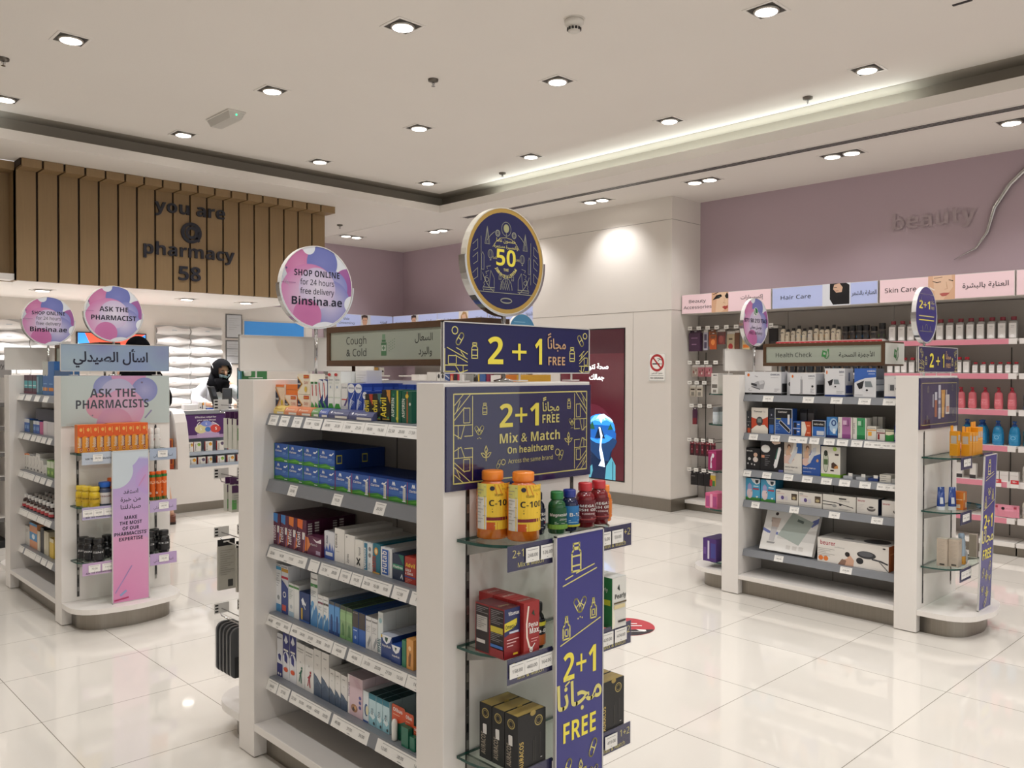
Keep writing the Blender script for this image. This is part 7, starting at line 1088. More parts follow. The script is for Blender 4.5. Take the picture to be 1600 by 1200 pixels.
lightbox('lilac lit box with a blonde child picture on the far side wall', LB_B, 7.1, 8.845, 1.0, [('r', .45, 0, .64, 1, '#e0d8d0'), ('p', '#b08a5a', [.48, 0, .49, .7, .54, .98, .6, .9, .63, .5, .62, 0]), ('p', '#dcb499', [.51, .75, .58, .8, .6, .5, .57, .2, .52, .3]), ('t', '\u0641\u064a\u062a\u0627\u0645\u064a\u0646\u0627\u062a', .2, .42, .24, 'k', 'c', 0, .3), ('t', '\u0627\u0644\u0639\u0646\u0627\u064a\u0629', .84, .42, .24, 'k', 'c', 0, .3)])
lightbox('lilac lit baby care box on the far side wall beside the column', LB_B, 7.1, 7.84, .87, [('t', 'Baby Care', .2, .42, .24, 'k', 'c', 0, .3, .32), ('t', '\u0627\u0644\u0623\u0637\u0641\u0627\u0644', .85, .42, .26, 'k', 'c', 0, .3)])
# ---------------------------------------------------------------- wall shelf bays
PINKS = M('#d98a9a', .35)
SH6 = (1.684, 1.414, 1.13, .85, .571, .291)
def bay(label, yf, L, shelves, strip, kind='wall_shelf_bay'):
    t = thing(kind, label, 'wall shelves', (7.25, yf, 0), -PI / 2, 'wall shelf bays')
    MB().box(0, .245, .1, L, .262, 2.0, M('#a09a94', .5)).obj('back_panel', t)
    MB().box(0, 0, .07, L, .245, .104, WHITE).obj('base_deck', t, bevel=.002)
    MB().box(0, .03, 0, L, .26, .07, STEEL).obj('kick_plate', t)
    for u in (.085, L - .105):
        k = MB().box(u, .24, .12, u + .007, .246, 1.62, M('#3a3836')); k.obj('slotted_upright', t)
    for z in shelves:
        s = MB().box(.002, .02, z - .018, L - .002, .244, z, WHITE).obj('shelf', t)
        if strip: MB().box(.004, .012, z - .044, L - .06, .019, z - .002, strip).box(L - .06, .012, z - .044, L - .004, .019, z - .002, M('#e3ddda', .4)).obj('shelf_edge_strip', s)
    return t
b1 = bay('wall bay of hanging beauty accessories beside the white column', 4.978, 1.0, (), None)
b2 = bay('wall bay of hair care bottles in the middle of the beauty wall', 3.972, .99, (1.706, 1.414), None)
b3 = bay('wall bay of skin care bottles on pink edged shelves', 2.978, 1.02, SH6, PINKS)
b4 = bay('wall bay with green bottles at the edge of the beauty wall', 1.948, 1.0, SH6, M('#e3ddda', .4))
k = MB().box(.0, .008, 1.662, .985, .019, 1.70, M('#b5343c', .35))
for i in range(19): k.art((.02 + .05 * i, .008, 1.664), (1, 0, 0), (0, 0, 1), .04, .034, [('o', .5, .5, .35, .25, '#d8a0a0')])
k.obj('shelf_edge_strip', b2)
CRM = M('#d8cdb8', .35)
def hair(key, label, y, z, h, c, cap, lc, w=.024):
    bottle(key, label, (7.35, y, z + .0005), bp(w, h * .78, .012, .004, .2), M(c, .35), cp(.0145, h * .8, h), M(cap, .4), (w * 2.2, h * .4, w, h * .18, [('p', '#2a2a3a', [.3, .95, .5, 1.0, .7, .95, .7, .8, .3, .8]), ('r', .1, .2, .9, .6, lc)], c, 180), group='hair care bottles')
HB = [(3.946, .152, '#d8cdb8', '#5a3a3a'), (3.899, .115, '#d8cdb8', '#8a5a3a'), (3.843, .125, '#d2c8b6', '#6a4a3a'), (3.788, .145, '#d8cdb8', '#3f7ab8'), (3.733, .118, '#d8cdb8', '#3f8ac0'), (3.676, .128, '#d8d0c2', '#3f4a9a'), (3.617, .143, '#d8cdb8', '#c8824a'), (3.564, .129, '#d8cdb8', '#c8824a'), (3.512, .128, '#d8cdb8', '#c8824a'), (3.453, .14, '#d8cdb8', '#7a4a6a'), (3.406, .123, '#d8cdb8', '#7a4a6a')]
for i, (y, h, c, lc) in enumerate(HB): hair('hr%d' % i, '%s cream hair lotion bottle from the black hanging packs' % ORD[i], y, 1.706, h, c, '#1c1a1c', lc)
for i, (y, h, lc) in enumerate(((3.342, .123, '#8a5a4a'), (3.28, .128, '#b5783a'), (3.217, .127, '#4a8aba'), (3.159, .128, '#3f7ab0'), (3.091, .114, '#8a6a5a'), (3.02, .139, '#6a9a3a'))):
    bottle('hj%d' % i, '%s dark capped hair jar from the cream lotion bottles' % ORD[i], (7.35, y, 1.7065), bp(.028, h * .6, .024, .003, .1), M('#57504c' if i != 4 else '#8a8076', .3), cp(.027, h * .62, h), M('#161517', .4), (.06, h * .42, .028, h * .1, [('o', .5, .75, .2, .2, '#26242a'), ('r', .1, .1, .9, .5, lc)], '#3a3634', 180), cat='jar', name='jar', group='hair jars')
for i in range(11):
    y = 3.93 - .085 * i
    bottle('h2%d' % (i % 3), '%s dark hair product on the second hair care shelf from the column side' % ORD[i], (7.35, y, 1.4145), bp(.03, .075, .026, .003, .1), M('#26262a', .3), cp(.027, .08, .105), M('#161517', .4), (.07, .05, .03, .01, [('r', .1, .3, .9, .8, ('#4a8aa0', '#b58a5a', '#cfc9c0')[i % 3])], '#26262a', 180), cat='jar', name='jar', group='second row hair products')
CLR = noise_mat('clear_lotion_bottle', '#96938f', '#a3a09c', ns=3, rough=.1, spec=.7)
def micellar(key, label, y, z, r, h, capc, group):
    bottle(key, label, (7.345, y, z + .0005), [(r * .96, 0), (r, .004), (r, h * .72), (r * .9, h * .79), (r * .42, h * .82), (r * .42, h * .84)], CLR, [(r * .62, h * .84), (r * .66, h * .85), (r * .66, h - .002), (r * .6, h)], M(capc, .35), None, group=group, seg=16, sq=.55)
    if key + 'L' not in MESHES:
        k = MB(); w = r * 1.7; k.art((-r * 1.05, w / 2, h * .04), (0, -1, 0), (0, 0, 1), w, h * .66, [('r', 0, 0, 1, 1, '#dedbd8'), ('o', .5, .12, .3, .12, '#efedec'), ('r', .25, .8, .75, .83, '#a9a5a5'), ('r', .25, .7, .7, .72, '#b9b5b5')], eps=.0006); MESHES[key + 'L'] = k.mesh('label')
        link('label', MESHES[key + 'L'], PROTO[key])
    
ys = [2.924 - .0765 * i for i in range(13)]
for i, y in enumerate(ys): micellar('mcl', '%s tall clear lotion bottle with a dark red cap on the top pink edged shelf' % ORD[i], y, 1.684, .03, .172, '#7a2430', 'tall clear lotion bottles')
m_y = [2.942, 2.88, 2.826, 2.763, 2.70, 2.64, 2.58, 2.52, 2.46, 2.396, 2.339]
for i, y in enumerate(m_y): micellar('mcm', '%s medium clear lotion bottle with a red cap on the second pink edged shelf' % ORD[i], y, 1.414, .025, .13, '#b52636', 'medium clear lotion bottles')
for i, y in enumerate((2.275, 2.216, 2.154, 2.097, 2.039, 1.985)): micellar('mcs', '%s small clear lotion bottle with a red cap after the medium ones' % ORD[i], y, 1.414, .021, .088, '#b52636', 'small clear lotion bottles')
def pumpm(r, h, c):
    return MB().lathe([(r * .5, h * .76), (r * .5, h * .83), (r * .28, h * .84), (r * .28, h * .92), (r * .4, h * .93), (r * .4, h * .97)], M(c, .35), seg=12).tube([(0, 0, h * .965), (-r * 1.2, 0, h * .97), (-r * 1.3, 0, h * .93)], .004, M(c, .35), 6)
for i, y in enumerate((2.57, 2.475, 2.38, 2.296, 2.202, 2.106, 2.011)):
    bottle('pkp', '%s pink pump bottle on the third pink edged shelf' % ORD[i], (7.345, y, 1.1305), [(.026, 0), (.031, .01), (.032, .05), (.029, .1), (.027, .125), (.017, .133)], M('#d8727c', .2), None, None, (.05, .05, .0315, .03, [('t', 'BIODERMA', .5, .8, .1, '#f0d8dc'), ('r', .2, .5, .8, .54, '#eebcc2'), ('r', .2, .35, .7, .38, '#eebcc2')], '#da7780', 180), group='pink pump bottles', pump=lambda: pumpm(.03, .175, '#a8263a'))
for i, (x, y) in enumerate(((7.345, 2.227), (7.345, 2.107), (7.345, 1.991), (7.42, 2.354), (7.42, 2.235))):
    bottle('blp', ('%s blue pump bottle in front on the fourth pink edged shelf' % ORD[i]) if i < 3 else '%s blue pump bottle standing at the back of the fourth shelf' % ORD[i - 3], (x, y, .8505), [(.036, 0), (.041, .01), (.042, .07), (.036, .115), (.028, .14), (.017, .148)], M('#2a86b8', .2), None, None, (.07, .06, .0415, .03, [('e', .5, .5, .2, .22, .05, '#9fd0e6'), ('r', .2, .75, .8, .8, '#bfe0ee')], '#2f8cbc', 180), group='blue pump bottles', pump=lambda: pumpm(.038, .195, '#1f4f96'))
for i, (y1, y0) in enumerate(((2.146, 2.085), (2.08, 2.018), (2.011, 1.95))):
    put('carton', carton('whc', .06, .05, .075, '#dad6d2', [('r', .1, .6, .9, .64, '#b9b5b0')]), '%s white cream carton on the fifth pink edged shelf' % ORD[i], 'carton', (7.30, y1, .5715), -PI / 2, 'white cream cartons')
for i, y in enumerate((2.11, 1.99)): tag(MB().box(0, 0, 0, .055, .002, .03, M('#c8323a', .4)).front(.055, .03, [('t', '50+', .5, .3, .6, 'w', 'c', 0, 1)]).box(0, 0, -.03, .055, .002, -.001, PAPER).obj('offer_ticket', None, (7.252, y, .56), -PI / 2), '%s red and white offer ticket clipped on the fifth shelf edge' % ('inner', 'outer')[i], 'ticket', 'red offer tickets')
for i, y in enumerate((2.50, 2.40, 2.30)): put('carton', carton('wht', .045, .04, .12, '#d8d5d0', [('r', 0, 0, 1, .25, '#3a3636')]), '%s white tube carton seen behind the glass shelves' % ORD[i], 'carton', (7.31, y, .5715), -PI / 2, 'white tube cartons')
k = MB(); N = 9
for j in range(N + 1):
    u = j / N; s = .018 * math.sin(PI * u) + .003
    k.v += [(u * .17, -s, .004), (u * .17, -s * 1.1, .05), (u * .17, 0, .098), (u * .17, s, .05), (u * .17, s, .004)]
for j in range(N):
    for q in range(5): k.f.append([5 * j + q, 5 * j + (q + 1) % 5, 5 * j + 5 + (q + 1) % 5, 5 * j + 5 + q][::-1]); k.m.append(k.mi(M('#d88a9c', .3))); k.s.append(False)
k.art((0, -.022, .0), (1, 0, 0), (0, 0, 1), .17, .098, [('o', .36, .72, .07, .12, '#2a1e24'), ('r', .05, .75, .15, .92, '#a83a4e'), ('r', .8, .72, .92, .9, '#a83a4e'), ('r', .48, .7, .75, .74, '#b5707e')], eps=.0004)
tag(k.obj('wipes_pack', None, (7.30, 2.11, .2915), -PI / 2), 'pink soft wipes pack on the lowest pink edged shelf', 'wipes pack')
for i, z in enumerate(SH6):
    bottle('e%d' % i, '%s from the top of the dark bottles at the edge of the beauty wall' % ORD[i].replace('first', 'first one'), (7.34, 1.90, z + .0005), bp(.032, .13, .014, .004), M(('#2a2a2c', '#2a3a30', '#24467e', '#2a6a7a', '#d0ccc6', '#d6d2c6')[i], .3), cp(.016, .135, .17), M('#1c1c1e', .4), (.08, .06, .032, .03, [('r', .1, .5, .9, .6, '#8a8a86')], '#c9c6c0' if i > 3 else '#3a4a46', 180), group='bottles at the edge of the beauty wall')
def hookx(y, z, L=.2):
    o = MB().tube([(0, 0, 0), (-L, 0, 0), (-L - .01, 0, .01)], .0025, CHROME, 6).tube([(0, 0, .03), (-L, 0, .03)], .0018, CHROME, 6)
    for i in range(len(o.v)):
        x, q, r = o.v[i]; o.v[i] = (4.978 - y, .245 + x, z + r)
    h = o.obj('display_hook', b1)
    MB().box(4.978 - y - .025, .245 - L - .014, z + .006, 4.978 - y + .025, .245 - L - .012, z + .042, PAPER).art((4.978 - y - .025, .245 - L - .014, z + .006), (1, 0, 0), (0, 0, 1), .05, .036, [('r', .2, .35, .8, .55, '#9a9894')], eps=.0003).obj('price_ticket', h)
for z, yy in ((1.84, (4.955, 4.85, 4.745, 4.64, 4.53, 4.42, 4.30, 4.16, 4.05)), (1.49, (4.955, 4.86, 4.76, 4.65, 4.54)), (1.285, (4.955, 4.87, 4.78)), (1.05, (4.93, 4.83, 4.72)), (.70, (4.955, 4.87, 4.79, 4.70)), (.395, (4.955, 4.87, 4.78, 4.70))):
    for y in yy: hookx(y - .01, z)
def peg(label, y, z, w, h, c, front, top='#c9c5c0', group=None, d=.015, x=7.345):
    return hang('hanging_pack', label, 'hanging pack', x, y, z, w, h, d, c, front, group, top, PI / 2)
BW = 'on the top hooks of the beauty wall'
peg('large violet hanging box beside the column on the top hooks', 4.90, 1.84, .13, .21, '#4a3048', [('r', .2, .7, .8, .75, '#8a6a86'), ('r', .25, .35, .7, .4, '#8a6a86')], '#3a2438', d=.05)
peg('slim white brush pack on the top hooks beside the violet box', 4.79, 1.845, .05, .205, '#b9b5c4', [('r', .2, .1, .8, .45, '#5a5068'), ('r', .2, .55, .8, .9, '#5a5068')])
for i in range(2): peg(('orange nail pack on the top hooks, upper of two', 'orange nail pack on the top hooks, hanging lower')[i], 4.715 - .03 * i, 1.845 - .03 * i, .075, .17, '#b5562c', [('o', .5, .5, .3, .2, '#e08a4a'), ('r', .1, .75, .9, .95, '#7a5038')], '#7a5038', d=.012, x=7.345 - .03 * i)
peg('dusky pink puff pack on the top hooks', 4.61, 1.845, .085, .15, '#8a4a4a', [('o', .5, .4, .3, .3, '#a8605a'), ('r', 0, .7, 1, 1, '#6a4a48')])
peg('cream and red sponge pack on the top hooks', 4.50, 1.82, .085, .19, '#b5a68a', [('o', .5, .25, .3, .18, '#a83a3a'), ('r', .25, .65, .75, .75, '#6a5a4a')])
peg('brown comb pack on the top hooks beside the sponge pack', 4.43, 1.83, .045, .19, '#6a4634', [])
peg('cream brush pack half hidden behind the round violet sign', 4.33, 1.82, .08, .18, '#c4b48c', [('r', .1, .1, .9, .3, '#d8762c')])
peg('black hair accessory pack under the round violet sign', 4.18, 1.84, .09, .22, '#1c1a1c', []); peg('black hair accessory pack beside the cream lotion bottles', 4.04, 1.86, .09, .2, '#1f1c1e', [('r', .2, .1, .8, .3, '#3a3436')])
for i, (y, c) in enumerate(((4.915, '#a89a90'), (4.84, '#a86a70'), (4.755, '#b5707a'))): peg('%s clear jewellery pack on the second row of hooks' % ORD[i], y, 1.49, .075, .12, c, [('o', .3, .5, .1, .15, '#8a3a3a'), ('o', .6, .35, .1, .12, '#d8d0c8'), ('o', .7, .7, .08, .1, '#5a4038')], '#c9c5c0', 'jewellery packs')
for i, y in enumerate((4.94, 4.86)): peg('%s eyelash pack on the third row of hooks' % ORD[i], y, 1.285, .07, .12, '#c4bcae', [('r', .15, .7, .85, .85, '#3a2a22'), ('r', .25, .1, .75, .5, '#8a857c')], '#d0ccc4', 'eyelash packs')
peg('violet and red brush hanging on the fourth row of hooks', 4.915, 1.05, .05, .17, '#4a2340', [('r', 0, 0, 1, .45, '#7a2430')], '#3a2438')
for i in range(5): peg('%s dark red tool pack on the fifth row of hooks' % ORD[i], 4.945 - .062 * i, .70, .05, .14, '#3f1420', [('r', .3, .2, .7, .9, '#7a2434'), ('r', .4, .5, .6, .6, '#c9a0a8')], '#8a2a3a', 'dark red tool packs')
for i in range(3): peg('%s black pack on the lowest row of hooks' % ORD[i], 4.92 - .08 * i, .395, .075, .14, '#18171a', [('r', .1, .75, .7, .85, '#6a6668')] if i == 0 else [], '#26242a', 'black packs on the lowest hooks')
peg('red yellow and green pack on the lowest row of hooks', 4.70, .395, .06, .13, '#c8a83a', [('r', 0, 0, .5, .6, '#b53a3a'), ('r', .5, 0, 1, .5, '#3a7a3a')])
# ---------------------------------------------------------------- shelves in the far corner
def corner_bay(label, loc, rz, L):
    t = thing('wall_shelf_bay', label, 'wall shelves', loc, rz, 'wall shelf bays')
    MB().box(0, .30, 0, L, .32, 2.0, M('#a09a94', .5)).obj('back_panel', t); MB().box(0, 0, 0, L, .3, .1, WHITE).obj('base_deck', t)
    for z in (.4, .72, 1.04, 1.36, 1.68): MB().box(.002, .01, z - .02, L - .002, .3, z, WHITE).obj('shelf', t)
corner_bay('wall shelves under the male grooming box in the back corner', (6.17, 9.87, 0), 0, .9)
corner_bay('wall shelves between the back corner and the white column', (7.15, 9.8, 0), -PI / 2, 2.8)
for i, (x, c, l) in enumerate(((6.60, '#b5482a', 'red brown carton'), (6.70, '#c07030', 'orange carton'), (6.80, '#b08a4a', 'tan carton'), (6.90, '#cfcac0', 'cream carton'))): put('carton', carton('cor%d' % i, .08, .05, .11, c, [('r', .1, .4, .9, .6, '#3a2a26')]), l + ' on the corner shelf seen under the cough sign', 'carton', (x, 9.90, 1.3605), 0, 'cartons on the corner shelf')
# ---------------------------------------------------------------- pharmacy
def drawers(label, x0, x1, z0, z1, n):
    t = thing('medicine_drawer_cabinet', label, 'drawer cabinet', (x0, PB - .045, 0), 0, 'medicine drawer cabinets')
    w = x1 - x0; p = (z1 - z0) / n
    MB().box(0, .01, z0, w, .044, z1, M('#b5b3b1', .5)).obj('carcass', t)
    for i in range(n):
        k = MB(); N = 14; vs = []
        ph = .12 if i % 2 else 0
        for j in range(N + 1):
            u = j / N; top = p * (.72 + .26 * (.5 - .5 * math.cos(2 * PI * (u + ph) * 1.0))); bot = p * .03 + p * .16 * (.5 + .5 * math.cos(2 * PI * (u + ph)))
            bu = .03 + .02 * (.5 - .5 * math.cos(2 * PI * (u + ph)))
            x = .004 + u * (w - .008); b = z0 + i * p
            vs += [(x, .01, b + bot), (x, -bu * .7, b + bot + (top - bot) * .18), (x, -bu, b + bot + (top - bot) * .5), (x, -bu * .6, b + bot + (top - bot) * .88), (x, .01, b + top)]
        k.add(vs, [(5 * j + q, 5 * j + 5 + q, 5 * j + 6 + q, 5 * j + 1 + q) for j in range(N) for q in range(4)], M('#e9e7e6', .25), True)
        k.add([(w * .42, -.0535, z0 + i * p + p * .5), (w * .56, -.0535, z0 + i * p + p * .5), (w * .56, -.0535, z0 + i * p + p * .56), (w * .42, -.0535, z0 + i * p + p * .56)], [(0, 1, 2, 3)], M('#a9b4be'))
        k.obj('drawer', t)
for i, (a, b) in enumerate(((3.825, 4.228), (4.232, 4.63))): drawers('white wavy medicine drawer cabinet, %s of the pair behind the pharmacist' % ('inner', 'outer')[i], a, b, .735, 1.955, 10)
for i, a in enumerate((2.50, 2.095, 1.69)): drawers('white wavy medicine drawer cabinet, %s of three behind the round signs' % ORD[i], a, a + .40, .735, 1.955, 10)
t = thing('wall_screen', 'lit red and blue wall screen behind the pharmacy counter', 'screen', (2.975, PB - .03, 1.42))
MB().box(-.012, .001, -.012, .745, .02, .428, BLACKM).obj('bezel', t)
EM2 = {q: M(q, .2, 0, .5, s) for q, s in (('#d8503c', 1.2), ('#3a86d0', 1.2), ('#8ac0ec', 1.3), ('#b53a2c', 1.0))}
MB().box(0, -.002, 0, .733, 0, .416, EM2['#d8503c']).front(.733, .416, [('p', '#3a86d0', [0, 1, .1, 1, .2, .6, .1, .5, 0, .7]), ('p', '#8ac0ec', [.0, .75, .1, .55, .16, .5, 0, .45]), ('p', '#b53a2c', [.2, .65, .8, .65, .65, .4, .3, .4]), ('p', '#3a86d0', [1, 1, .9, .9, .82, .6, 1, .5]), ('p', '#8ac0ec', [.72, .55, .9, .7, .85, .5])], y=-.002, mats=EM2).obj('display', t)
for i, (z0, z1) in enumerate(((1.828, 2.13), (1.50, 1.80))):
    t = thing('certificate_frame', '%s framed certificate on the pharmacy wall beside the drawers' % ('upper', 'lower')[i], 'frame', (4.70, PB - .012, z0), 0, 'framed certificates')
    MB().box(0, 0, 0, .215, .01, z1 - z0, M('#5a5a5a', .4)).obj('frame', t)
    k = MB().box(.012, -.002, .012, .203, -.0005, z1 - z0 - .012, M('#bdbfc2', .3)); k.art((.012, -.002, .012), (1, 0, 0), (0, 0, 1), .191, z1 - z0 - .024, LN(.15, .85, .85, 6, '#9a9a9c', .1, .012) + ([('l', '#5a5a5a', .02, [0, .33 * j, 1, .33 * j]) for j in (1, 2)] if i else [])); k.obj('certificate', t)
t = thing('blue_wall_panel', 'long blue panel in a white frame on the wall beyond the pharmacy', 'wall panel', (4.945, PB + .028, 1.84))
MB().box(0, 0, 0, .90, .01, .235, M('#cfc9c2', .4)).obj('frame', t); MB().box(.02, -.003, .02, .87, -.0005, .212, M('#3f86c8', .3, 0, .5, .25)).obj('panel', t)
# counter
CX0, CX1 = .9, 5.2
t = thing('pharmacy_counter', 'long white pharmacy counter with curved ribs under the oak fascia', 'counter', (CX0, 8.27, 0)); CW = CX1 - CX0
MB().box(0, 0, .09, CW, .35, .44, WHITE).box(0, .33, .44, CW, .35, .98, M('#a8b2be', .4)).obj('body', t)
MB().box(.0, .03, 0, CW, .34, .09, STEEL).obj('kick_plate', t)
MB().box(0, .17, .985, CW, .62, 1.01, M('#d6d3d0', .25)).box(0, .165, .972, CW, .172, 1.008, M('#8f9298', .4)).box(0, .35, .4, CW, .37, .985, WHITE).obj('worktop', t)
rp = [(.0, .44), (.004, .55), (.014, .66), (.034, .78), (.068, .90), (.115, .985), (.165, 1.018), (.33, 1.018), (.33, .44)]
for x in (3.36 - 1.25, 3.36, 3.36 + 1.25):
    k = MB(); n_ = len(rp); vs = [(u - CX0, y, z) for u in (x, x + .12) for y, z in rp]
    k.add(vs, [tuple(range(n_)), tuple(range(2 * n_ - 1, n_ - 1, -1))] + [(j, n_ + j, n_ + (j + 1) % n_, (j + 1) % n_) for j in range(n_)], WHITE); k.obj('rib', t)
k = MB().box(3.49 - CX0, .06, .56, 4.6 - CX0, .33, .594, M('#a8b2be', .4)).box(3.49 - CX0, .035, .44, 4.6 - CX0, .05, .47, M('#a8b2be', .4)).box(2.24 - CX0, .06, .56, 3.35 - CX0, .33, .594, M('#8f9298', .4)); k.obj('niche_step', t)
k = MB(); a = (3.49 - CX0, .13, .725); dv = Vector((0, .045, .245)).normalized(); ln = Vector((0, .045, .245)).length
k.add([a, (a[0] + .62, .13, .725), (a[0] + .62, .175, .97), (a[0], .175, .97)], [(0, 1, 2, 3)], M('#4b2560', .3))
k.art(a, (1, 0, 0), tuple(dv), .62, ln, [('r', 0, 0, 1, .14, '#a58ab0'), ('r', .22, .02, .56, .14, '#d0c4d4'), ('t', 'Effective relief for', .37, .84, .09, 'w', 'c', 0, 1, .36), ('t', 'your sore throat', .38, .72, .09, 'w', 'c', 0, 1, .32), ('o', .39, .38, .19, .30, '#b9a8c8'), ('o', .27, .38, .1, .18, '#d8cf9a'), ('o', .52, .38, .09, .17, '#c8433a'), ('o', .39, .36, .05, .10, '#3f74b8'), ('o', .37, .6, .09, .12, '#7a8ad0'), ('t', 'S', .27, .33, .16, 'w', 'c', 0, 1), ('t', 'S', .53, .33, .16, 'w', 'c', 0, 1), ('t', 'S', .37, .55, .12, 'w', 'c', 0, 1), ('r', .2, .02, .58, .2, '#b49ac0'), ('l', 'w', .03, [.2, .45, .22, .58, .26, .66]), ('l', 'w', .03, [.48, .66, .54, .58, .58, .5])]); k.obj('purple_display_card', t)
STP = lambda c: [('r', 0, 0, 1, 1, '#dcd9d2'), ('o', .72, .72, .22, .18, c), VT('Strepsils', .28, .45, .17, '#4a4a4c', .7, .8), ('l', '#4a3a3a', .04, [.45, .75, .62, .85, .85, .7])]
for r_, (z, dy, xs) in enumerate(((.5945, .07, (3.50, 3.557, 3.677, 3.802, 3.922, 4.04)), (.4405, .052, (3.50, 3.594, 3.69, 3.797, 3.905, 4.012)))):
    for i, x in enumerate(xs): put('carton', carton('stp%d' % ((i + 2 * r_) % 4), .074 if x > 3.5 else .05, .03, .098, '#dcd9d2', STP(('#e0b03a', '#8fbf4a', '#e0a02c', '#5a4a6a')[(i + 2 * r_) % 4]), (), [('r', 0, 0, 1, 1, '#b5453c')]), '%s throat lozenge carton on the %s step of the counter niche' % (ORD[i], ('upper', 'lower')[r_]), 'carton', (x, 8.27 + dy + .01, z + .001), 0, 'throat lozenge cartons')
for r_, (z, dy) in enumerate(((.5945, .08), (.4405, .06))):
    for i in range(4): put('carton', carton('rdx11', .05, .05, .145 if r_ == 0 else .11, '#c8702a', [('r', 0, 0, 1, .3, '#b5481c'), ('r', .3, .35, .7, .9, '#7a2a1c')]), '%s orange carton on the %s step beside the curved rib' % (ORD[i], ('upper', 'lower')[r_]), 'carton', (3.13 + .055 * i, 8.27 + dy, z + .001), 0, 'orange cartons in the counter niche')
tag(MB().prism(rrect(0, 0, .16, .07, (.015,) * 4, 3), 0, .055, M('#e2e0e0', .5)).obj('paper_bag', None, (3.545, 8.55, 1.0105), .12), 'white folded paper bag lying on the pharmacy counter', 'paper bag')
put('carton', carton('smb', .07, .03, .075, '#e0dcd8', [('r', .45, .1, .6, .9, '#26262a'), ('r', .1, .2, .35, .4, '#4a4a6a'), ('r', .55, .6, .75, 1, '#d8902a')]), 'small white and amber medicine carton on the pharmacy counter', 'carton', (3.71, 8.58, 1.0105))
tag(MB().box(0, 0, 0, .10, .06, .012, M('#2a4f9e', .4)).obj('note_pad', None, (3.79, 8.56, 1.0105), .2), 'blue note pad on the pharmacy counter', 'note pad')
def gadget(name, label, cat, x, y, tilt, w, h):
    t = thing(name, label, cat, (x, y, 1.0105), tilt)
    MB().prism(rrect(-.045, -.04, .045, .04, (.012,) * 4, 3), 0, .014, M('#1a1a1c', .4)).tube([(0, 0, .01), (0, .01, .06), (0, 0, .10)], [.018, .012, .014], M('#1a1a1c', .4)).obj('stand', t)
    k = MB(); k.add([(x_, y_ - .02 + z_ * .35, .05 + z_) for z_ in (0, h) for x_, y_ in ((-w / 2, -.02), (w / 2, -.02), (w / 2, .018), (-w / 2, .018))], [(0, 3, 2, 1), (4, 5, 6, 7), (0, 1, 5, 4), (1, 2, 6, 5), (2, 3, 7, 6), (3, 0, 4, 7)], M('#161618', .35)); k.obj('housing', t, bevel=.008)
    k = MB(); k.add([(x_, -.0405 + z_ * .35, .05 + z_) for z_ in (h * .45, h * .9) for x_ in (-w * .36, w * .36)], [(0, 1, 3, 2)], M('#3a3d42', .1)); k.obj('screen', t)
gadget('card_terminal', 'black card terminal tilted on a stand before the pharmacist', 'card terminal', 3.895, 8.62, .5, .085, .19); gadget('barcode_scanner', 'black barcode scanner on the counter beside the green display stand', 'scanner', 4.055, 8.66, -.5, .10, .17)
t = thing('green_display_stand', 'green counter display stand half hidden behind the front gondola', 'display stand', (4.125, 8.5, 1.0105))
MB().box(0, .05, 0, .34, .07, .44, M('#3f7a4a', .4)).box(0, 0, 0, .02, .07, .44, M('#3a7484', .4)).box(.02, 0, 0, .34, .06, .02, M('#3f7a4a', .4)).obj('body', t); MB().lathe([(.035, .35), (.04, .37), (.04, .40), (.035, .42)], M('#cfd2c8', .3), (.09, .01, 0), 16).obj('round_badge', t)
# ---------------------------------------------------------------- people
def skinned(name, chains, mat, parent=None, sub=1):
    """one continuous body grown over connected joints: chains of (key, point, radius); repeated keys join"""
    idx, pts, rad, ed = {}, [], [], []
    for ch in chains:
        prev = None
        for it in ch:
            k_ = it[0]
            if k_ not in idx: idx[k_] = len(pts); pts.append(it[1]); rad.append(it[2])
            if prev is not None: ed.append((prev, idx[k_]))
            prev = idx[k_]
    me = bpy.data.meshes.new(name); me.from_pydata(pts, ed, []); me.materials.append(mat)
    o = bpy.data.objects.new(name, me); COL.objects.link(o)
    sk = o.modifiers.new('skin', 'SKIN'); sk.use_smooth_shade = True
    sv = me.skin_vertices[0].data
    for i, r in enumerate(rad): sv[i].radius = r if isinstance(r, tuple) else (r, r); sv[i].use_root = i == 0
    sb = o.modifiers.new('sub', 'SUBSURF'); sb.levels = sub; sb.render_levels = sub
    if parent: o.parent = parent
    return o
def hand(side, w, d, sp):
    """five finger chains from a wrist key; d = pointing direction, sp = spread direction"""
    d = Vector(d).normalized(); sp = Vector(sp).normalized(); w = Vector(w); dn = Vector((0, 0, -1)); out = []
    palm = w + d * .055
    out.append([('wr' + side,), ('pm' + side, tuple(palm), .026)])
    for i, (o, L) in enumerate(((-.03, .06), (-.01, .075), (.012, .07), (.033, .055))):
        a = palm + d * .03 + sp * o; out.append([('pm' + side,), ('k%s%d' % (side, i), tuple(a), .0095), ('m%s%d' % (side, i), tuple(a + d * L * .55 + dn * .006), .0085), ('t%s%d' % (side, i), tuple(a + d * L + dn * .02), .0075)])
    th = w + d * .03 - sp * .035
    out.append([('pm' + side,), ('th' + side, tuple(th), .011), ('tt' + side, tuple(th + d * .04 - sp * .015 + dn * .01), .009)])
    return out
SKIN = M('#d2a48a', .5); COAT = noise_mat('white_cotton', '#d6d6de', '#dedee6', ns=20, rough=.8); BLK = noise_mat('black_fabric', '#0a0a0d', '#0e0e12', ns=20, rough=.9, spec=.1)
px, py = 4.10, 9.03
per = thing('person', 'person in a white coat and black headscarf with a blue mask behind the counter', 'person', (px, py, 0))
wl, wr = (-.20, -.30, 1.055), (.13, -.30, 1.06)
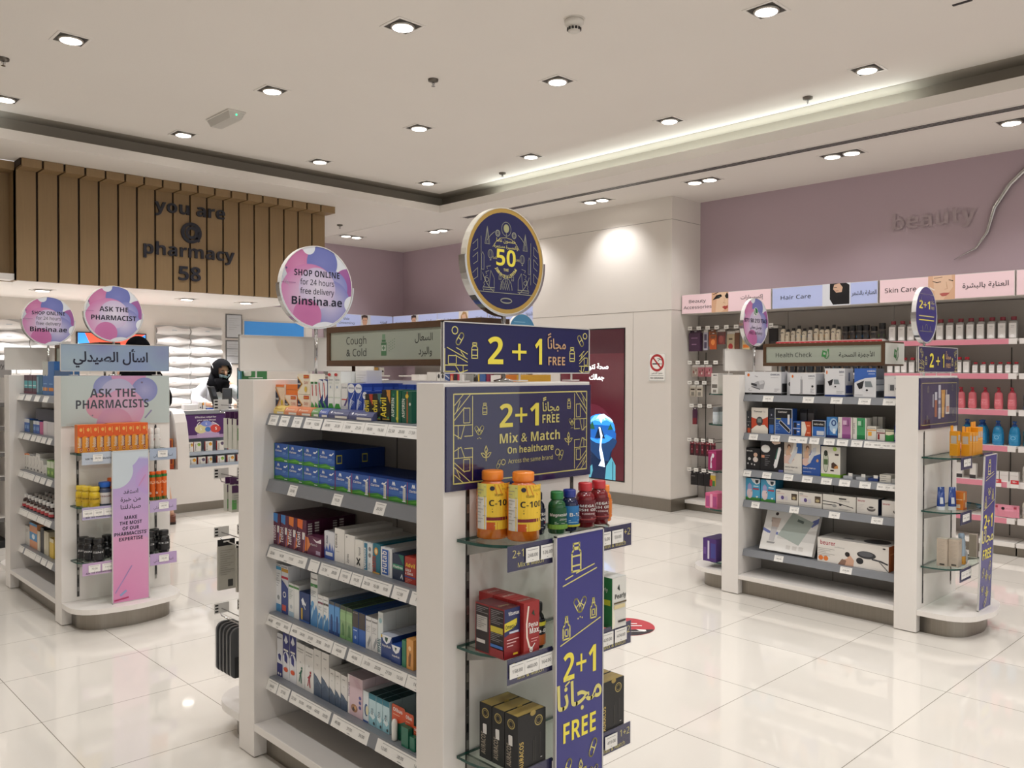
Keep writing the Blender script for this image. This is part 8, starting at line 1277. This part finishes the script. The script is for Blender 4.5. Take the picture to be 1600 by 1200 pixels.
body = [[('pel', (0, .03, .92), (.15, .11)), ('wai', (0, .02, 1.04), (.125, .095)), ('che', (0, -.02, 1.2), (.14, .10)), ('nek', (.0, -.055, 1.305), .05), ('hd0', (.01, -.085, 1.36), .072), ('hd1', (.02, -.095, 1.43), (.085, .092)), ('hd2', (.02, -.085, 1.49), .07)],
  [('che',), ('sl', (-.155, -.01, 1.245), .06), ('el', (-.27, -.09, 1.09), .045), ('wrl', wl, .029)], [('che',), ('sr', (.165, -.01, 1.24), .06), ('er', (.25, -.12, 1.09), .045), ('wrr', wr, .029)],
  [('pel',), ('hl', (-.09, .03, .84), .095), ('kl', (-.09, .01, .47), .062), ('al', (-.09, .04, .09), .042), ('tl', (-.09, -.09, .035), .035)], [('pel',), ('hr', (.09, .03, .84), .095), ('kr', (.09, .01, .47), .062), ('ar', (.09, .04, .09), .042), ('tr', (.09, -.09, .035), .035)]]
def fix(ch):
    tab = {}
    for c_ in ch:
        for it in c_:
            if len(it) == 3: tab[it[0]] = it
    return [[tab.get(it[0], it) for it in c_] for c_ in ch]
skinned('body', fix(body + hand('l', wl, (.6, -.6, -.15), (.7, .6, 0)) + hand('r', wr, (-.5, -.7, -.15), (.7, -.4, 0))), SKIN, per, 2)
skinned('lab_coat', fix([[('a', (0, .04, .42), (.21, .15)), ('b', (0, .035, .75), (.195, .145)), ('c', (0, .03, .95), (.175, .13)), ('d', (0, -.005, 1.15), (.175, .125)), ('e', (0, -.03, 1.25), (.13, .09))], [('d',), ('sl', (-.15, -.01, 1.235), .085), ('ml', (-.225, -.05, 1.16), .078), ('el', (-.275, -.09, 1.09), .07), ('fl', (-.235, -.2, 1.07), .052), ('wl', (-.208, -.275, 1.06), .042)], [('d',), ('sr', (.16, -.01, 1.23), .085), ('mr', (.215, -.06, 1.16), .075), ('er', (.255, -.12, 1.09), .065), ('fr', (.19, -.22, 1.07), .05), ('wr', (.145, -.28, 1.06), .042)]]), COAT, per, 2)
def scarf(parent, c, r, f, cut, mat, drape=True):
    """headscarf: a shell open at the face, with a wrapped fold under the chin and over the shoulders"""
    f = Vector(f).normalized(); k = MB(); vs, seg, rings = [], 22, 16
    for j in range(rings + 1):
        t_ = PI * j / rings
        for i in range(seg):
            a = 2 * PI * i / seg; vs.append(Vector((c[0] + r[0] * math.sin(t_) * math.cos(a), c[1] + r[1] * math.sin(t_) * math.sin(a), c[2] - r[2] * math.cos(t_))))
    fs = []
    for j in range(rings):
        for i in range(seg):
            q = (j * seg + i, j * seg + (i + 1) % seg, (j + 1) * seg + (i + 1) % seg, (j + 1) * seg + i)
            m_ = sum((vs[z] for z in q), Vector()) / 4 - Vector(c); m_ = Vector((m_.x / r[0], m_.y / r[1], m_.z / r[2])).normalized()
            if m_.dot(f) < cut: fs.append(q)
    k.add(vs, fs, mat, True)
    if drape:
        x, y, z = c
        k.tube([(x + .0, y - r[1] * .55, z - .05), (x - .02, y - r[1] * .55, z - .11), (x - .02, y - .05, z - .17), (x, y - .045, z - .25)], [.055, .085, .075, .02], mat, 14)
        k.tube([(x, y + .02, z + .02), (x - .01, y + .05, z - .10), (x - .01, y + .05, z - .18), (x, y + .05, z - .23)], [.09, .105, .12, .10], mat, 16)
        k.tube([(x - .10, y + .02, z - .06), (x - .12, y + .0, z - .14), (x - .06, y - .06, z - .2)], [.03, .05, .04], mat, 10)
    return k.obj('headscarf', parent)
FV = (.02, -.94, -.34)
scarf(per, (.02, -.088, 1.425), (.112, .122, .128), FV, .70, BLK)
f = Vector(FV).normalized(); sx_ = f.cross(Vector((0, 0, 1))).normalized(); uu = sx_.cross(f); hc = Vector((.02, -.09, 1.425))
k = MB(); vs = []
for j in range(6):
    for i in range(9):
        a = (i - 4) / 4 * 1.05; b = -.95 + .80 * j / 5
        d = (f * math.cos(a) * math.cos(b) + sx_ * math.sin(a) * math.cos(b) + uu * math.sin(b)); vs.append(hc + Vector((d.x * .104, d.y * .112, d.z * .112)) + f * (.008 if i == 4 else 0))
k.add(vs, [(9 * j + i, 9 * j + i + 1, 9 * j + i + 10, 9 * j + i + 9) for j in range(5) for i in range(8)], M('#c4daf0', .6), True)
for s_ in (-1, 1): k.tube([hc + (f * .05 + sx_ * s_ * .09 + uu * -.03), hc + (f * -.0 + sx_ * s_ * .113 + uu * .05), hc + (f * -.05 + sx_ * s_ * .115 + uu * .07)], .0022, M('#e6e8ea', .6), 6)
k.obj('face_mask', per)
k = MB()
for s_ in (-1, 1):
    d = (f * .93 + sx_ * s_ * .34 + uu * .14).normalized(); e_ = hc + Vector((d.x * .098, d.y * .106, d.z * .106))
    k.ball(e_ - f * .006, (.012, .011, .007), M('#e2dcd6', .3), 10, 6).ball(e_ - f * .0005, (.006, .006, .006), M('#1a1210', .2), 8, 6)
    k.tube([e_ + uu * .017 - sx_ * .016 + f * .0, e_ + uu * .021, e_ + uu * .016 + sx_ * .016], .0028, M('#1a1210', .7), 6); k.tube([e_ + uu * .008 - sx_ * .013, e_ + uu * .0105 + f * .002, e_ + uu * .007 + sx_ * .013], .0022, M('#120d0c', .7), 6)
k.obj('eyes', per)
k = MB().tube([hc + f * .096 + uu * .028, hc + f * .112 - uu * .004, hc + f * .118 - uu * .02], [.008, .012, .015], SKIN, 10); k.obj('nose', per)
# customer seen from behind
cx, cy = 2.80, 7.74
p2 = thing('person', 'person in black standing at the counter behind the pharmacist posters', 'person', (cx, cy, 0))
b2_ = [[('pel', (0, 0, .95), (.15, .11)), ('wai', (0, 0, 1.1), (.125, .09)), ('che', (0, .0, 1.32), (.145, .10)), ('nek', (0, .01, 1.46), .05), ('hd0', (0, .035, 1.53), .07), ('hd1', (0, .035, 1.6), (.078, .09)), ('hd2', (0, .02, 1.67), .065)],
  [('che',), ('sl', (-.16, 0, 1.38), .055), ('el', (-.23, .03, 1.12), .043), ('wrl', (-.17, .22, 1.06), .028)], [('che',), ('sr', (.16, 0, 1.38), .055), ('er', (.245, .02, 1.12), .043), ('wrr', (.2, .22, 1.06), .028)],
  [('pel',), ('hl', (-.09, 0, .86), .095), ('kl', (-.09, .02, .48), .06), ('al', (-.09, -.01, .09), .04), ('tl', (-.09, .12, .035), .034)], [('pel',), ('hr', (.11, 0, .86), .095), ('kr', (.2, .02, .48), .06), ('ar', (.285, .04, .09), .04), ('tr', (.33, .15, .035), .034)]]
skinned('body', fix(b2_ + hand('l', (-.17, .22, 1.06), (.2, .9, -.1), (1, -.2, 0)) + hand('r', (.2, .22, 1.06), (-.2, .9, -.1), (1, .2, 0))), SKIN, p2, 2)
skinned('black_robe', fix([[('a', (.06, .01, .14), (.26, .17)), ('b', (.03, 0, .6), (.215, .16)), ('c', (0, 0, 1.0), (.19, .14)), ('d', (0, 0, 1.25), (.185, .135)), ('e', (0, .01, 1.42), (.14, .10)), ('f', (0, .015, 1.49), (.085, .08))], [('d',), ('sl', (-.16, 0, 1.375), .095), ('el', (-.235, .03, 1.12), .07), ('wl', (-.18, .2, 1.06), .05)], [('d',), ('sr', (.16, 0, 1.375), .095), ('er', (.25, .02, 1.12), .07), ('wr', (.205, .2, 1.06), .05)]]), BLK, p2, 2)
scarf(p2, (0, .03, 1.605), (.108, .122, .125), (0, 1, -.05), .74, BLK)
for x, y, rz_ in ((-.09, -.02, 0), (.29, .03, -.35)): MB().prism(rrect(-.045, -.06, .045, .19, (.035, .035, .04, .04), 5), .001, .022, M('#2a1a14', .5)).prism(rrect(-.042, -.055, .042, .18, (.035, .035, .04, .04), 5), .022, .075, M('#6a3a28', .5)).obj('shoe', p2, (x, y, 0), rz_)
